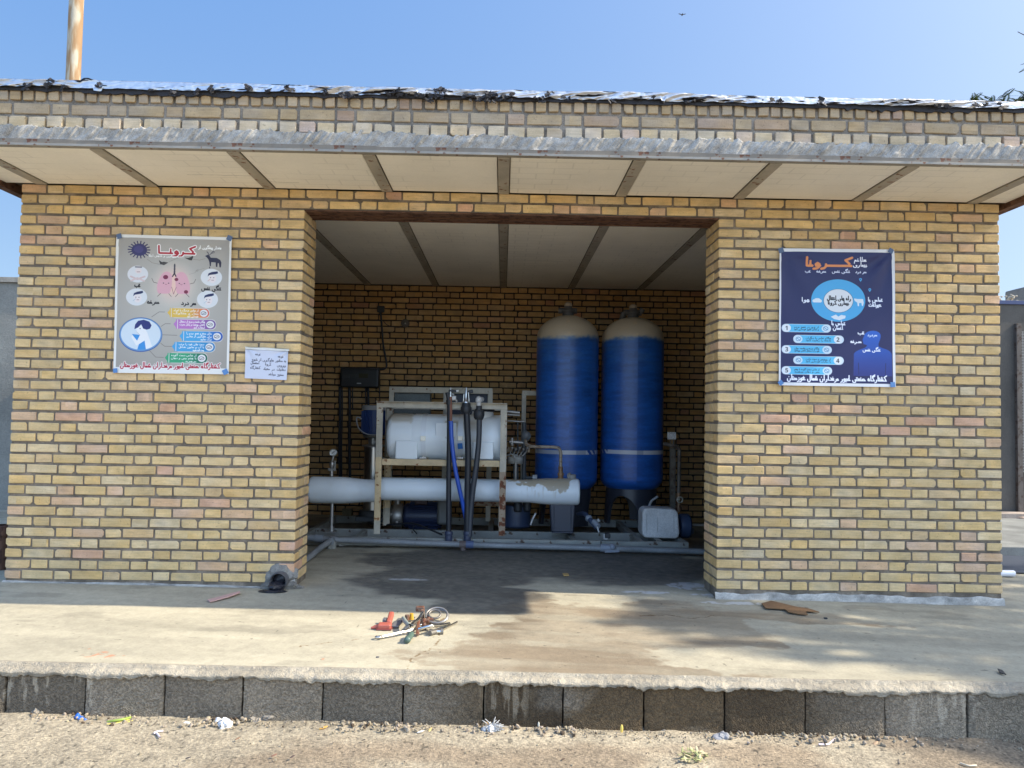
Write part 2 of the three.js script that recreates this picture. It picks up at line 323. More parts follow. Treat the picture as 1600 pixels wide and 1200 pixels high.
// ---------------------------------------------------------------- the brick pump house
const XL = -3.333, OL = -1.391, OR = 1.471, XR = 3.429, CP = 0.071, NR = 38, BH = 0.0548, JT = 0.0125, HW = 0.105, QW = 0.165;
const CEIL = 2.705, ZF = 0.775, ZB = -3.85;
const rowTop = (r) => (NR - r + 1) * CP;
const house = thing('pump_house', 'yellow brick pump house with open front and flat overhanging roof', 'building', [0, 0, -1.5]);
const mortarMat = std({ color: lin(0.385, 0.325, 0.255), map: MORTARMAP, roughness: 0.97, bumpMap: GRIT, bumpScale: 0.002 });
const greyMortar = std({ color: lin(0.82, 0.80, 0.75), map: MORTARMAP, roughness: 0.97, bumpMap: GRIT, bumpScale: 0.003 });
const box = (x0, x1, y0, y1, z0, z1, r = 0.002) => rbox(x1 - x0, y1 - y0, z1 - z0, (x0 + x1) / 2, (y0 + y1) / 2, (z0 + z1) / 2, r);
const E6 = 0.006;
const wall = part('wall', [
  box(XL + E6, OL - E6, -0.15, CEIL - 0.004, -0.345 + E6, -E6), box(OR + E6, XR - E6, -0.15, CEIL - 0.004, -0.345 + E6, -E6),
  box(OL - E6 + 0.001, OR + E6 - 0.001, rowTop(3) + 0.009, CEIL - 0.005, -0.215, -E6 - 0.0005),
], mortarMat, house);
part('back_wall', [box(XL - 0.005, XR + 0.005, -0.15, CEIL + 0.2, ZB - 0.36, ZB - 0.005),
  box(XL + 0.004, XL + 0.25, -0.15, CEIL - 0.006, ZB - 0.006, -0.346), box(XR - 0.25, XR - 0.004, -0.15, CEIL - 0.006, ZB - 0.006, -0.346)], std({ color: lin(0.085, 0.06, 0.045), map: MORTARMAP, roughness: 0.97 }), house);  // near-black mortar: shade of the recessed joints put into the colour, plus dirt

// a brick: a face with knocked corners, a worn arris, and sides that go back into the mortar; face at z = 0
function brickGeo(w, h, d, f) {
  const c = () => rr(0.001, 0.0055, f) * (f() < 0.18 ? 3.2 : 1), j = () => rr(-0.0012, 0.0012, f), X = w / 2, Y = h / 2, o = [];
  const k = [c(), c(), c(), c()];
  o.push([-X + k[0], -Y + j()], [X - k[1], -Y + j()], [X + j(), -Y + k[1]], [X + j(), Y - k[2]], [X - k[2], Y + j()], [-X + k[3], Y + j()], [-X + j(), Y - k[3]], [-X + j(), -Y + k[0]]);
  const inn = o.map(([x, y]) => [x * (1 - 0.006 / w), y * (1 - 0.006 / h)]), pos = [], ox = f() * 7, oy = f() * 7, uv = [];
  const tri = (...ps) => { for (const [x, y, z] of ps) { pos.push(x, y, z); uv.push(x + ox + z * 0.3, y + oy + z); } };
  const tip = rr(-0.001, 0.001, f), tilt = rr(-0.0012, 0.0012, f), F = (p) => [p[0], p[1], tip + tilt * p[0] / w * 2];
  for (let i = 1; i < 7; i++) tri(F(inn[0]), F(inn[i]), F(inn[i + 1]));
  for (let i = 0; i < 8; i++) {
    const n = (i + 1) % 8, A = F(inn[i]), B = F(inn[n]), C = [...o[n], A[2] - 0.0025], D = [...o[i], A[2] - 0.0025], C2 = [...o[n], -d], D2 = [...o[i], -d];
    tri(A, D, C); tri(A, C, B); tri(D, D2, C2); tri(D, C2, C);
  }
  const g = new THREE.BufferGeometry();
  g.setAttribute('position', new THREE.Float32BufferAttribute(pos, 3)); g.setAttribute('uv', new THREE.Float32BufferAttribute(uv, 2));
  g.computeVertexNormals(); return g;
}
const TONES = [[0.80, 0.565, 0.275, 9], [0.785, 0.545, 0.25, 9], [0.81, 0.58, 0.295, 9], [0.78, 0.52, 0.225, 6], [0.79, 0.545, 0.28, 7], [0.785, 0.51, 0.30, 4], [0.81, 0.605, 0.335, 4], [0.76, 0.53, 0.25, 5], [0.755, 0.45, 0.275, 1.8], [0.80, 0.555, 0.255, 6]];
const toneSum = TONES.reduce((a, t) => a + t[3], 0);
const rb = rng(4242);
function pickTone() { let q = rb() * toneSum; for (let i = 0; i < TONES.length; i++) if ((q -= TONES[i][3]) < 0) return i; return 0; }
const dusted = (t, q) => (q ? t.slice(0, 3).map((c, i) => lerp(c, [[0.385, 0.31, 0.23], [0.62, 0.56, 0.46]][q === 1 ? 1 : 0][i], q === 1 ? 0.5 : 0.62)) : t);   // weathered bricks of the roof's edge
const bricks = [];                                                       // { w, h, d, p, turn, tone, area }
function lay(w, h, d, x, y, z, turn = 0, far = false, dusty = 0) { bricks.push({ w, h, d, p: V(x, y, z), turn, tone: pickTone(), far, dusty, area: far || turn ? 0 : w * h / Math.pow(CAM.z - z + 0.05 * y, 2) * rr(0.93, 1.07, rb) }); }
// one course of Flemish bond between a and b
function course(a, b, yTop, z, first, last, depthFirst = 0.1, depthLast = 0.1, far = false) {
  const w0 = first, w1 = last; let units = Math.max(1, Math.round((b - a - w0 - w1 - 2 * JT) / 0.335)), inner = b - a - w0 - w1 - JT;
  // what lies between the end bricks: if the end is a header the next is a stretcher
  const seq = []; let s = w0 < 0.13;
  while (true) { seq.push(s ? 0.205 : HW); s = !s; const tot = seq.reduce((q, v) => q + v + JT, 0); if (tot > inner - 0.05 && (s === (w1 < 0.13) ? false : true)) break; if (seq.length > 60) break; }
  const tot = seq.reduce((q, v) => q + v + JT, 0), k = (inner - (seq.length) * JT) / (tot - seq.length * JT);
  const y = yTop - BH / 2; let x = a;
  const put = (w, d) => { const dy = rr(-0.0022, 0.0022, rb), dw = rr(-0.003, 0.002, rb); lay(w + dw, BH + rr(-0.003, 0.0015, rb), d, x + w / 2, y + dy, z + rr(-0.0015, 0.002, rb), 0, far); x += w + JT; };
  put(w0, depthFirst); for (const w of seq) put(w * k, 0.09); put(w1, depthLast);
}
for (let r = 1; r <= NR; r++) {
  const odd = r % 2 === 1, y = rowTop(r);
  if (r <= 2) course(XL, XR, y, 0, odd ? QW : HW, odd ? QW : HW);
  else {
    course(XL, OL, y, 0, odd ? QW : HW, odd ? HW : QW, 0.1, odd ? 0.205 : 0.105);
    course(OR, XR, y, 0, odd ? HW : QW, odd ? QW : HW, odd ? 0.205 : 0.105, 0.1);
    // the reveals of the opening
    const yy = y - BH / 2;
    for (const [x, t] of [[OL, Math.PI / 2], [OR, -Math.PI / 2]]) {
      if (odd) lay(0.118, BH, 0.09, x, yy, -0.2175 - 0.062, t);
      else lay(0.218, BH, 0.09, x, yy, -0.1175 - 0.112, t);
    }
  }
}
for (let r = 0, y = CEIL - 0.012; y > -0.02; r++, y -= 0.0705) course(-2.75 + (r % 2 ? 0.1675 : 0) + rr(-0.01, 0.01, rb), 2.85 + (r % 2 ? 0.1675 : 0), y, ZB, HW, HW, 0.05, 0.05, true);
// the fascia: a course half buried in mortar, a Flemish course, and bricks on edge under the foil
const fy = (py) => at(787, py, ZF).y;
const F1t = fy(197.5), F1b = fy(214), F2t = fy(176.5), F2b = fy(192.5), F3t = fy(155.5), F3b = fy(172);
for (let x = -3.62, i = 0; x < 3.7; i++) { const w = 0.098 + rr(-0.006, 0.004, rb); lay(w, F1t - F1b, 0.08, x + w / 2, (F1t + F1b) / 2 + rr(-0.004, 0.003, rb), ZF + rr(-0.006, 0.008, rb), 0, false, 1); x += w + rr(0.012, 0.02, rb); }
for (let x = -3.60, i = 0; x < 3.7; i++) { const w = (i % 2 ? 0.098 : 0.208) + rr(-0.004, 0.004, rb); lay(w, F2t - F2b, 0.08, x + w / 2, (F2t + F2b) / 2, ZF - 0.012 + rr(-0.003, 0.003, rb), 0, false, 2); x += w + 0.017; }
for (let x = -3.62; x < 3.7;) { const w = 0.057 + rr(-0.004, 0.004, rb); lay(w, F3t - F3b, 0.08, x + w / 2, (F3t + F3b) / 2 + rr(-0.003, 0.002, rb), ZF - 0.006 + rr(-0.003, 0.004, rb), 0, false, 2); x += w + rr(0.014, 0.02, rb); }
{
  const shown = bricks.slice().sort((a, b) => b.area - a.area).slice(0, 300), isShown = new Set(shown);
  const mats = TONES.map(([r, g, b]) => std({ color: lin(r, g, b), map: BRICKMAP, roughness: 0.93, bumpMap: BRICKBUMP, bumpScale: 0.0012 }));
  const dull = [1, 2].map((q) => TONES.map(([r, g, b]) => std({ color: lin(...dusted([r, g, b], q)), map: BRICKMAP, roughness: 0.95, bumpMap: BRICKBUMP, bumpScale: 0.002 })));
  const forms = new Map(), fr = rng(99);
  for (const b of shown) {
    const long = b.w > 0.13 ? 's' : 'h', key = long + Math.floor(fr() * 26);
    if (!forms.has(key)) forms.set(key, [long === 's' ? 0.205 : HW, brickGeo(long === 's' ? 0.205 : HW, BH, b.d, fr)]);
    const [w0, g] = forms.get(key), o = new THREE.Mesh(g, b.dusty ? dull[b.dusty - 1][b.tone] : mats[b.tone]);
    o.name = numbered('brick'); o.position.copy(b.p).sub(house.position); o.scale.set(b.w / w0, b.h / BH, 1); o.rotation.z = rr(-0.009, 0.009, fr); o.castShadow = o.receiveShadow = true;
    wall.add(o);
  }
  const rest = [], col = new THREE.Color();
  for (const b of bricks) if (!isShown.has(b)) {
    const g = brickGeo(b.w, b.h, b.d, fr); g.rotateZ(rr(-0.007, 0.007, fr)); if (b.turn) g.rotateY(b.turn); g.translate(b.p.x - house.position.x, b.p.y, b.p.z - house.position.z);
    const t = dusted(TONES[b.tone], b.dusty).map((c, i) => (b.far && i < 3 ? c * [0.80, 0.675, 0.56][i] : c)), k = rr(0.93, 1.07, fr), c = new Float32Array(g.attributes.position.count * 3);  // dim, warm indoor light put into the back wall's brick colours
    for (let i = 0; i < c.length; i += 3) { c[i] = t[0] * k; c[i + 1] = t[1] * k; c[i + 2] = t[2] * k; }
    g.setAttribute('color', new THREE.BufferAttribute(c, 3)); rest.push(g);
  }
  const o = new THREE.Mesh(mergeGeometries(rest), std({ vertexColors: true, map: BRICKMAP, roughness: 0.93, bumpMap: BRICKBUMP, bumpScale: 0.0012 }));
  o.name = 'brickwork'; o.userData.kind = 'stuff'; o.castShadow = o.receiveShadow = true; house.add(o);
}
// smeared mortar along the foot of the walls
function smear(x0, x1, h, seed, zf, base, thick = 0.02, n = 240) {
  const g = new THREE.PlaneGeometry(1, 1, n, 8), p = g.attributes.position, u = g.attributes.uv;
  for (let i = 0; i < p.count; i++) {
    const x = lerp(x0, x1, p.getX(i) + 0.5), t = p.getY(i) + 0.5, top = h(x) * (0.6 + 0.8 * fbm(x * 7, 2, 4, seed));
    p.setXYZ(i, x, base(x) - 0.015 + t * (top + 0.015), zf + (t > 0.99 ? -0.008 : thick * Math.pow(1 - t, 1.6) + 0.003 + 0.006 * (fbm(x * 25, t * 5, 3, seed + 1) - 0.4))); u.setXY(i, x, t * 0.1);
  }
  g.computeVertexNormals(); return g;
}
part('mortar_skirt', [smear(XL - 0.01, OL + 0.01, (x) => 0.012 + 0.10 * sm(-1.50, -1.40, x), 171, 0, slabY, 0.008), smear(OR - 0.01, XR + 0.01, (x) => 0.045, 173, 0, slabY, 0.016)], greyMortar, house, { uv: true });

// lintel: rust-brown steel under the two courses that cross the opening
const rustBrown = std({ map: paintTex([0.42, 0.30, 0.23], [0.29, 0.19, 0.14], 0.45, 201), roughness: 0.75, metalness: 0.15, bumpMap: GRIT, bumpScale: 0.001 });
const lt = rowTop(3) + 0.006;
part('lintel', [box(OL + 0.001, OR - 0.001, lt - 0.011, lt, -0.10, 0.004), box(OL + 0.002, OR - 0.002, lt - 0.011, lt - 0.0005, -0.213, -0.13), box(OL + 0.0015, OR - 0.0015, lt + 0.001, lt + 0.02, -0.128, -0.102), box(OL + 0.0025, OR - 0.0025, lt - 0.02, lt - 0.0115, -0.213, -0.205)], rustBrown, house);

// roof slab and the backing of its edge
part('roof', [box(-3.47, 3.53, CEIL + 0.03, F3t + 0.01, ZB - 0.35, ZF - 0.075)], mortarMat, house);
part('parapet', box(-3.5, 3.55, CEIL + 0.035, F3t + 0.004, ZF - 0.074, ZF - 0.02), std({ color: lin(0.50, 0.455, 0.395), map: MORTARMAP, roughness: 0.97, bumpMap: GRIT, bumpScale: 0.002 }), house);
// mortar band trowelled over the lowest course, its marks slanting
{
  const yb = fy(234), N = 1100, Q = 18, g = new THREE.PlaneGeometry(1, 1, N, Q), p = g.attributes.position, u = g.attributes.uv;
  for (let i = 0; i < p.count; i++) {
    const x = lerp(-3.5, 3.54, p.getX(i) + 0.5), t = p.getY(i) + 0.5, ragged = 0.55 * fbm(x * 7, 4, 3, 181) + 0.45 * fbm(x * 30, 4, 4, 188);
    const bump = vn(x * 1.6, 3, 186) > 0.83 ? 0.03 : 0, top = lerp(F1b, F1t, -0.05 + 0.95 * ragged * ragged + bump * 9 * vn(x * 9, 8, 187)) + 0.008 * (vn(x * 70, 6, 183) - 0.5), y = lerp(yb, Math.min(top, F1t + 0.012), t);
    const st = fbm((x - (y - yb) * 0.75) * 42, (y + x * 0.5) * 6, 4, 182), mid = Math.sin(Math.min(1, t * 1.15) * Math.PI * 0.5);
    p.setXYZ(i, x, y, ZF + (t > 0.985 ? -0.02 : 0.005 + 0.003 * t + 0.030 * (st - 0.5) * sm(0, 0.3, t) + 0.008 * (fbm(x * 3, t * 2, 3, 184) - 0.5) - 0.006 * mid * 0)); u.setXY(i, x, y);
  }
  g.computeVertexNormals();
  part('mortar_band', g, greyMortar, house, { uv: true });
}
const greySteel = std({ map: paintTex([0.68, 0.645, 0.585], [0.42, 0.26, 0.17], 0.25, 211), roughness: 0.6, metalness: 0.1, bumpMap: GRIT, bumpScale: 0.0008 });
const paleSteel = std({ map: paintTex([0.60, 0.575, 0.53], [0.42, 0.27, 0.18], 0.24, 221), roughness: 0.55, metalness: 0.1, bumpMap: GRIT, bumpScale: 0.0006 });
const webSteel = std({ map: paintTex([0.53, 0.49, 0.43], [0.40, 0.26, 0.18], 0.3, 213), roughness: 0.65, metalness: 0.1, bumpMap: GRIT, bumpScale: 0.0008 });
part('edge_channel', [box(-3.5, 3.54, CEIL + 0.012, fy(232.5), ZF - 0.029, ZF + 0.006), ], webSteel, house);
part('edge_flange', box(-3.502, 3.542, CEIL - 0.004, CEIL + 0.0115, ZF - 0.03, ZF + 0.012), paleSteel, house);
part('side_edge', box(-3.505, -3.44, CEIL - 0.035, CEIL + 0.03, ZB, ZF - 0.062), rustBrown, house);
part('side_edge', [box(3.475, 3.545, CEIL - 0.035, CEIL + 0.03, ZB, ZF - 0.062)], rustBrown, house);
// the ceiling: plastered brick between steel beams
{
  const map = tex(1024, 1024, (u, v) => {
    const x = u * 2.2, z = v * 2.2, row = Math.floor(z / 0.11), fx = ((x + (row % 2) * 0.11) % 0.22) / 0.22, fz = (z % 0.11) / 0.11;
    const e = Math.min(Math.min(fx, 1 - fx) * 0.22, Math.min(fz, 1 - fz) * 0.11), n = fbm(u * 9, v * 9, 4, 231, 9), f = vn(u * 300, v * 300, 232, 300);
    let k = 0.945 + 0.06 * (n - 0.5) + 0.02 * (f - 0.5); k -= 0.055 * sm(0.008, 0.001, e) * sm(0.35, 0.6, fbm(u * 5, v * 5, 3, 233, 5));
    const cr = Math.abs(z - 0.48 - 0.012 * Math.sin(x * 5) - 0.02 * (fbm(x * 8, 1, 3, 234) - 0.5)); if (cr < 0.003 && vn(x * 3, 5, 235) > 0.45) k *= 0.72;
    return [k * 1.02, k * 0.99, k * 0.93];
  }, { size: [2.2, 2.2] });
  const mat = std({ map, roughness: 0.92, bumpMap: GRIT, bumpScale: 0.0006 });
  const xs = [-4, -3, -2, -1, 0, 1, 2, 3, 4].map((k) => at([66, 238, 422, 605, 787, 970, 1154, 1339, 1519][k + 4], [289, 294, 297, 300, 304, 307, 311, 314, 318][k + 4], 0).x);
  const ends = [-3.44, ...xs, 3.475], rc = rng(55);
  for (let i = 0; i + 1 < ends.length; i++) {
    const a = ends[i] + (i ? 0.041 : 0), b = ends[i + 1] - (i + 2 < ends.length ? 0.041 : 0);
    for (const [z0, z1] of [[0.002, ZF - 0.031], [ZB + 0.003, -0.222]]) part('ceiling_panel', box(a, b, CEIL + rr(0, 0.003, rc), CEIL + 0.06, z0, z1, 0.004), mat, house, { ox: rc() * 0.3, oy: i * 0.11 });
  }
  for (const x of xs) for (const [z0, z1] of [[0.003, ZF - 0.032], [ZB + 0.004, -0.223]]) part('ceiling_beam', [box(x - 0.036, x + 0.036, CEIL - 0.008, CEIL + 0.002, z0, z1, 0.002), box(x - 0.006, x + 0.006, CEIL + 0.003, CEIL + 0.09, z0, z1)], greySteel, house, { ox: x * 3 });
}
// crumpled foil-faced felt along the roof's edge, with torn black bitumen under it
{
  const T = (x) => fy(142) + 0.014 * (fbm(x * 1.1, 2, 3, 241) - 0.5) + (x < -2.2 ? 0.02 * sm(0.55, 0.8, fbm(x * 9, 5, 3, 242)) : 0), B = fy(154);
  const N = 1300, Q = 16, g = new THREE.PlaneGeometry(1, 1, N, Q), p = g.attributes.position, u = g.attributes.uv;
  for (let i = 0; i < p.count; i++) {
    const x = lerp(-3.56, 3.6, p.getX(i) + 0.5), t = 0.5 - p.getY(i), top = T(x), bot = B + 0.016 * (fbm(x * 8, 7, 4, 243) - 0.45) + (vn(x * 12, 2, 244) > 0.86 ? -0.014 : 0);
    const wr = Math.abs(fbm(x * 9 + t * 2, t * 2.5 + x * 2, 2, 245) - 0.5) * 2, wr2 = Math.abs(fbm(x * 30, t * 6 - x * 9, 2, 246) - 0.5) * 2, k = 0.026 * (wr - 0.22) * sm(0.12, 0.5, t) * (0.3 + 1.2 * sm(0.4, 0.6, fbm(x * 2.2, 3, 2, 249))) + 0.004 * (wr2 - 0.2);
    let y, z;
    if (t < 0.3) { z = lerp(ZF - 0.22, ZF + 0.012, t / 0.3); y = top + k * 0.5; }
    else { const s = (t - 0.3) / 0.7; z = ZF + 0.016 + k + 0.006 * s; y = lerp(top, bot, s) - (s < 0.2 ? 0 : 0); }
    p.setXYZ(i, x, y, z); u.setXY(i, x, t * 0.4);
  }
  g.computeVertexNormals();
  const dirt = tex(1024, 128, (q, v) => { const n = fbm(q * 60, v * 6, 4, 247, 60), d = sm(0.72, 0.76, n + 0.10 * v); const k = 0.93 - 0.1 * fbm(q * 200, v * 24, 2, 248, 200); return [lerp(k, 0.18, d), lerp(k, 0.16, d), lerp(k * 1.01, 0.15, d)]; }, { size: [7.2, 0.4] });
  part('roof_foil', g, std({ map: dirt, color: lin(0.80, 0.79, 0.77), metalness: 0.8, roughness: 0.38 }), house, { uv: true });
  const black = std({ color: lin(0.022, 0.02, 0.022), roughness: 0.7, bumpMap: LUMPS, bumpScale: 0.004 }), rt = rng(31), bits = [];
  const s = new THREE.Shape(); s.moveTo(-3.54, B + 0.02);
  for (let x = -3.54; x <= 3.58; x += 0.012) s.lineTo(x, B - 0.012 - 0.016 * Math.pow(fbm(x * 11, 3, 3, 251), 2) - (fbm(x * 2.3, 9, 2, 252) > 0.56 ? 0.016 * vn(x * 40, 1, 253) : 0));
  s.lineTo(3.58, B + 0.02);
  bits.push(new THREE.ExtrudeGeometry(s, { depth: 0.012, bevelEnabled: false }).translate(0, 0, ZF - 0.004));
  const torn = (px, py, w, h, k = 1) => { if (px > 900) k *= 0.5; for (let i = 0; i < 4 * k; i++) {            // ragged scraps of felt, thin and curling
    const q = at(px + rr(-w, w, rt), py + rr(-h, h, rt), ZF + 0.026 + rr(0, 0.008, rt)), n = 9 + Math.floor(rt() * 7), R0 = rr(0.005, 0.016, rt), sh = new THREE.Shape(), el = rr(1.1, 2.2, rt);
    for (let a = 0; a < n; a++) { const rad = R0 * rr(0.35, 1.15, rt), th = a / n * Math.PI * 2; a ? sh.lineTo(rad * el * Math.cos(th), rad * Math.sin(th)) : sh.moveTo(rad * el, 0); }
    bits.push(new THREE.ExtrudeGeometry(sh, { depth: 0.005, bevelEnabled: false }).rotateZ(rr(-0.8, 0.8, rt)).rotateX(rr(-0.7, 0.5, rt)).rotateY(rr(-0.6, 0.6, rt)).translate(q.x, q.y, q.z)); } };
  for (const [px, py, w, h, k] of [[40, 136, 6, 5, 1], [78, 132, 7, 8, 2], [100, 138, 5, 5, 1], [153, 134, 3, 4, 1], [238, 141, 4, 4, 1], [272, 146, 5, 3, 1], [310, 143, 5, 4, 1], [330, 140, 4, 4, 1], [388, 140, 5, 5, 1], [420, 142, 5, 3, 1], [450, 138, 10, 5, 2], [508, 143, 4, 3, 1], [545, 147, 14, 5, 2], [618, 144, 14, 4, 2], [640, 148, 22, 3, 2], [680, 147, 12, 10, 4], [693, 143, 6, 5, 2], [735, 153, 22, 5, 4], [765, 152, 7, 9, 3], [790, 152, 16, 5, 2], [842, 157, 8, 6, 2], [862, 146, 6, 3, 1], [885, 152, 6, 4, 1], [950, 159, 10, 2, 1], [1010, 152, 12, 4, 1], [1075, 157, 12, 4, 2], [1205, 158, 14, 3, 2], [1220, 157, 8, 3, 1], [1283, 160, 6, 5, 2], [1390, 158, 10, 2, 1], [1470, 163, 12, 5, 2], [1530, 166, 14, 4, 2], [1570, 165, 14, 4, 2]]) torn(px, py, w, h, k);
  part('torn_bitumen', bits, black, house);
}

// ---------------------------------------------------------------- Persian lettering, drawn in strokes (u runs leftwards from where the letter starts, y up)
const TOOTH = { w: 3, s: [[[0, 0], [1.5, 0], [1.5, 3], [1.5, 0], [3, 0]]] }, DISH = { w: 8.4, s: [[[0, 0], [0.2, 2.6], [0.4, 0.4], [1.6, 0], [6.6, 0], [7.8, 0.4], [8, 3]]] };
const BOWL = { w: 6.4, s: [[[0, 0], [0.4, 1.4], [0.3, -1.4], [1.8, -3.3], [4.4, -3.3], [5.9, -1.4], [6, 1.4]]] };
const TEETH = [[0, 0], [0.8, 0], [0.8, 2.4], [0.8, 0], [2.9, 0], [2.9, 2.4], [2.9, 0], [5, 0], [5, 2.8], [5, 0]];
const HEH1 = { w: 6, s: [[[0, 0], [6, 0]], [[5.2, 3.4], [3.6, 4], [1.2, 3.2], [3.2, 2], [5, 0]]] }, HAHF = { w: 6, s: [[[5.4, 3.2], [3, 3.8], [0.6, 3], [3.4, 2], [5, 0], [5, -2.4], [3.4, -4], [0.6, -3.6]]] };
const LOOP = [[1.1, 0], [0.8, 1.6], [1.8, 3], [3, 1.8], [2.6, 0]];
const SADL = [[0, 0], [1, 0], [2.2, 2.4], [4.2, 3], [5.4, 1.4], [4.4, 0], [1, 0]];
const AINF = [[0.6, 0], [0.4, 2.8], [3.2, 2.8], [1, 0.2], [0.4, -2], [2, -4], [4.8, -3.8]];
const G = {
  // [joined onwards, last]; dots: [u, y]
  'ا': [{ w: 2.6, s: [[[0, 0], [1, 0.3], [1.1, 9]]] }], 'آ': [{ w: 3.4, s: [[[1.4, 0], [1.4, 7.6]], [[-0.2, 8.8], [1, 9.8], [2, 9], [3.2, 9.8]]] }],
  'ب': [TOOTH, DISH, [[0, -2.6]]], 'پ': [TOOTH, DISH, [[-0.9, -2.4], [0.9, -2.4], [0, -4]]], 'ت': [TOOTH, DISH, [[-0.9, 5], [0.9, 5]]], 'ث': [TOOTH, DISH, [[-0.9, 5], [0.9, 5], [0, 6.6]]],
  'ن': [TOOTH, BOWL, [[0, 5]]], 'ی': [TOOTH, { w: 7.4, s: [[[0, 0], [1, 1.6], [2.2, 1.2], [1, -0.8], [1.4, -2.8], [4, -3.5], [6.6, -2.2], [7, 0]]], nodots: true }, [[-0.9, -2.4], [0.9, -2.4]]], 'ئ': [TOOTH, TOOTH, [[0, 5.4]]],
  'س': [{ w: 6.4, s: [[...TEETH, [6.4, 0]]] }, { w: 11, s: [[...TEETH, [5.1, -1.6], [6.6, -3.4], [9.2, -3.4], [10.5, -1.4], [10.6, 1.2]]] }], 'ش': [{ w: 6.4, s: [[...TEETH, [6.4, 0]]] }, { w: 11, s: [[...TEETH, [5.1, -1.6], [6.6, -3.4], [9.2, -3.4], [10.5, -1.4], [10.6, 1.2]]] }, [[-1, 4.8], [0.8, 4.8], [-0.1, 6.4]], 3],
  'ج': [HEH1, HAHF, [[0.2, -2.2]]], 'چ': [HEH1, HAHF, [[-0.9, -2.2], [0.9, -2.2], [0, -3.8]]], 'ح': [HEH1, HAHF], 'خ': [HEH1, HAHF, [[0, 6]]],
  'د': [{ w: 4.6, s: [[[1.6, 4], [0.3, 1.6], [0.4, 0], [4, 0]]] }], 'ذ': [{ w: 4.6, s: [[[1.6, 4], [0.3, 1.6], [0.4, 0], [4, 0]]] }, , [[-0.6, 6]]],
  'ر': [{ w: 3.8, s: [[[0, 0], [0.4, 1.4], [0.5, -0.8], [1.6, -2.6], [3.8, -3.4]]] }], 'ز': [{ w: 3.8, s: [[[0, 0], [0.4, 1.4], [0.5, -0.8], [1.6, -2.6], [3.8, -3.4]]] }, , [[-1.2, 3.6]]],
  'و': [{ w: 4.6, s: [[[0, 0], [2.8, 0], [3.1, 1.5], [1.8, 2.9], [0.5, 1.6], [0.7, 0], [0.9, -1.5], [2.2, -2.9], [4.6, -3.4]]] }],
  'ع': [{ w: 4.8, s: [[[0, 0], [2.4, 0], [0.7, 2.9], [4, 2.9], [2.4, 0], [4.8, 0]]] }, { w: 5.2, s: [AINF] }], 'غ': [{ w: 4.8, s: [[[0, 0], [2.4, 0], [0.7, 2.9], [4, 2.9], [2.4, 0], [4.8, 0]]] }, { w: 5.2, s: [AINF] }, [[0, 5.4]]],
  'ف': [{ w: 4, s: [[[0, 0], [4, 0]], LOOP] }, { w: 10, s: [LOOP, [[0, 0], [8.4, 0], [9.6, 0.5], [9.8, 2.8]]] }, [[-0.2, 5.4]], 1.9], 'ق': [{ w: 4, s: [[[0, 0], [4, 0]], LOOP] }, { w: 7, s: [LOOP, [[1, 0], [0.6, -1.6], [2.2, -3.4], [4.8, -3.2], [6.4, -1], [6.4, 1]]] }, [[-0.9, 5.4], [0.9, 5.4]], 1.9],
  'ص': [{ w: 7.4, s: [SADL, [[4.6, 0], [6, 0], [6, 2.4], [6, 0], [7.4, 0]]] }, { w: 12, s: [SADL, [[5.8, 2], [5.8, -1.6], [7.4, -3.4], [10, -3.2], [11.4, 1]]] }],
  'ط': [{ w: 6.4, s: [SADL, [[4.4, 0], [6.4, 0]], [[2, 0], [2, 8.6]]] }], 'ظ': [{ w: 6.4, s: [SADL, [[4.4, 0], [6.4, 0]], [[2, 0], [2, 8.6]]] }, , [[1.2, 5]], 3.2],
  'ک': [{ w: 6, s: [[[-0.6, 9], [4.2, 6.2], [1.4, 2.4], [1.8, 0], [6, 0]], [[0, 0], [2, 0]]] }, { w: 10, s: [[[-0.6, 9], [4.2, 6.2], [1.4, 2.4], [1.8, 0], [8.6, 0], [9.8, 0.6], [9.9, 3]], [[0, 0], [2, 0]]] }],
  'گ': [{ w: 6, s: [[[-0.6, 8.2], [4.2, 5.6], [1.4, 2.2], [1.8, 0], [6, 0]], [[-0.8, 10.4], [4, 7.8]], [[0, 0], [2, 0]]] }, { w: 10, s: [[[-0.6, 8.2], [4.2, 5.6], [1.4, 2.2], [1.8, 0], [8.6, 0], [9.8, 0.6], [9.9, 3]], [[-0.8, 10.4], [4, 7.8]], [[0, 0], [2, 0]]] }],
  'ل': [{ w: 3, s: [[[0, 0], [1.5, 0], [1.5, 9]], [[1.5, 0], [3, 0]]] }, { w: 6.2, s: [[[0, 0], [0.6, 0], [0.6, 9]], [[0.6, 0], [0.5, -1.4], [1.8, -3.3], [4.2, -3.3], [5.7, -1.4], [5.8, 1]]] }],
  'م': [{ w: 4.2, s: [[[0, 0], [1, 0], [0.9, 1.9], [2.4, 2.5], [3.2, 0.9], [2, -0.5], [1, 0]], [[2.4, 0], [4.2, 0]]] }, { w: 4.4, s: [[[0, 0], [1, 0.2], [1.2, 2.2], [2.9, 1.9], [2.9, 0], [1, 0]], [[2.9, 0], [3.5, -1], [3.6, -5]]] }],
  'ه': [{ w: 5, s: [[[0, 0], [5, 0]], [[1, 0], [0.9, 3], [2.8, 4], [3.9, 1.8], [2.2, 0]], [[2.2, 0], [3, -1.8], [1.4, -1.6], [1.2, 0]]] }, { w: 4, s: [[[0, 0], [0.7, 0], [0.8, 2.2], [2, 4], [3.4, 2], [2.8, 0.1], [0.7, 0]]] }], 'ـ': [{ w: 4, s: [[[0, 0], [4, 0]]] }, { w: 4, s: [[[0, 0], [4, 0]]] }],
};
const STOP = new Set(['ا', 'آ', 'د', 'ذ', 'ر', 'ز', 'و']);
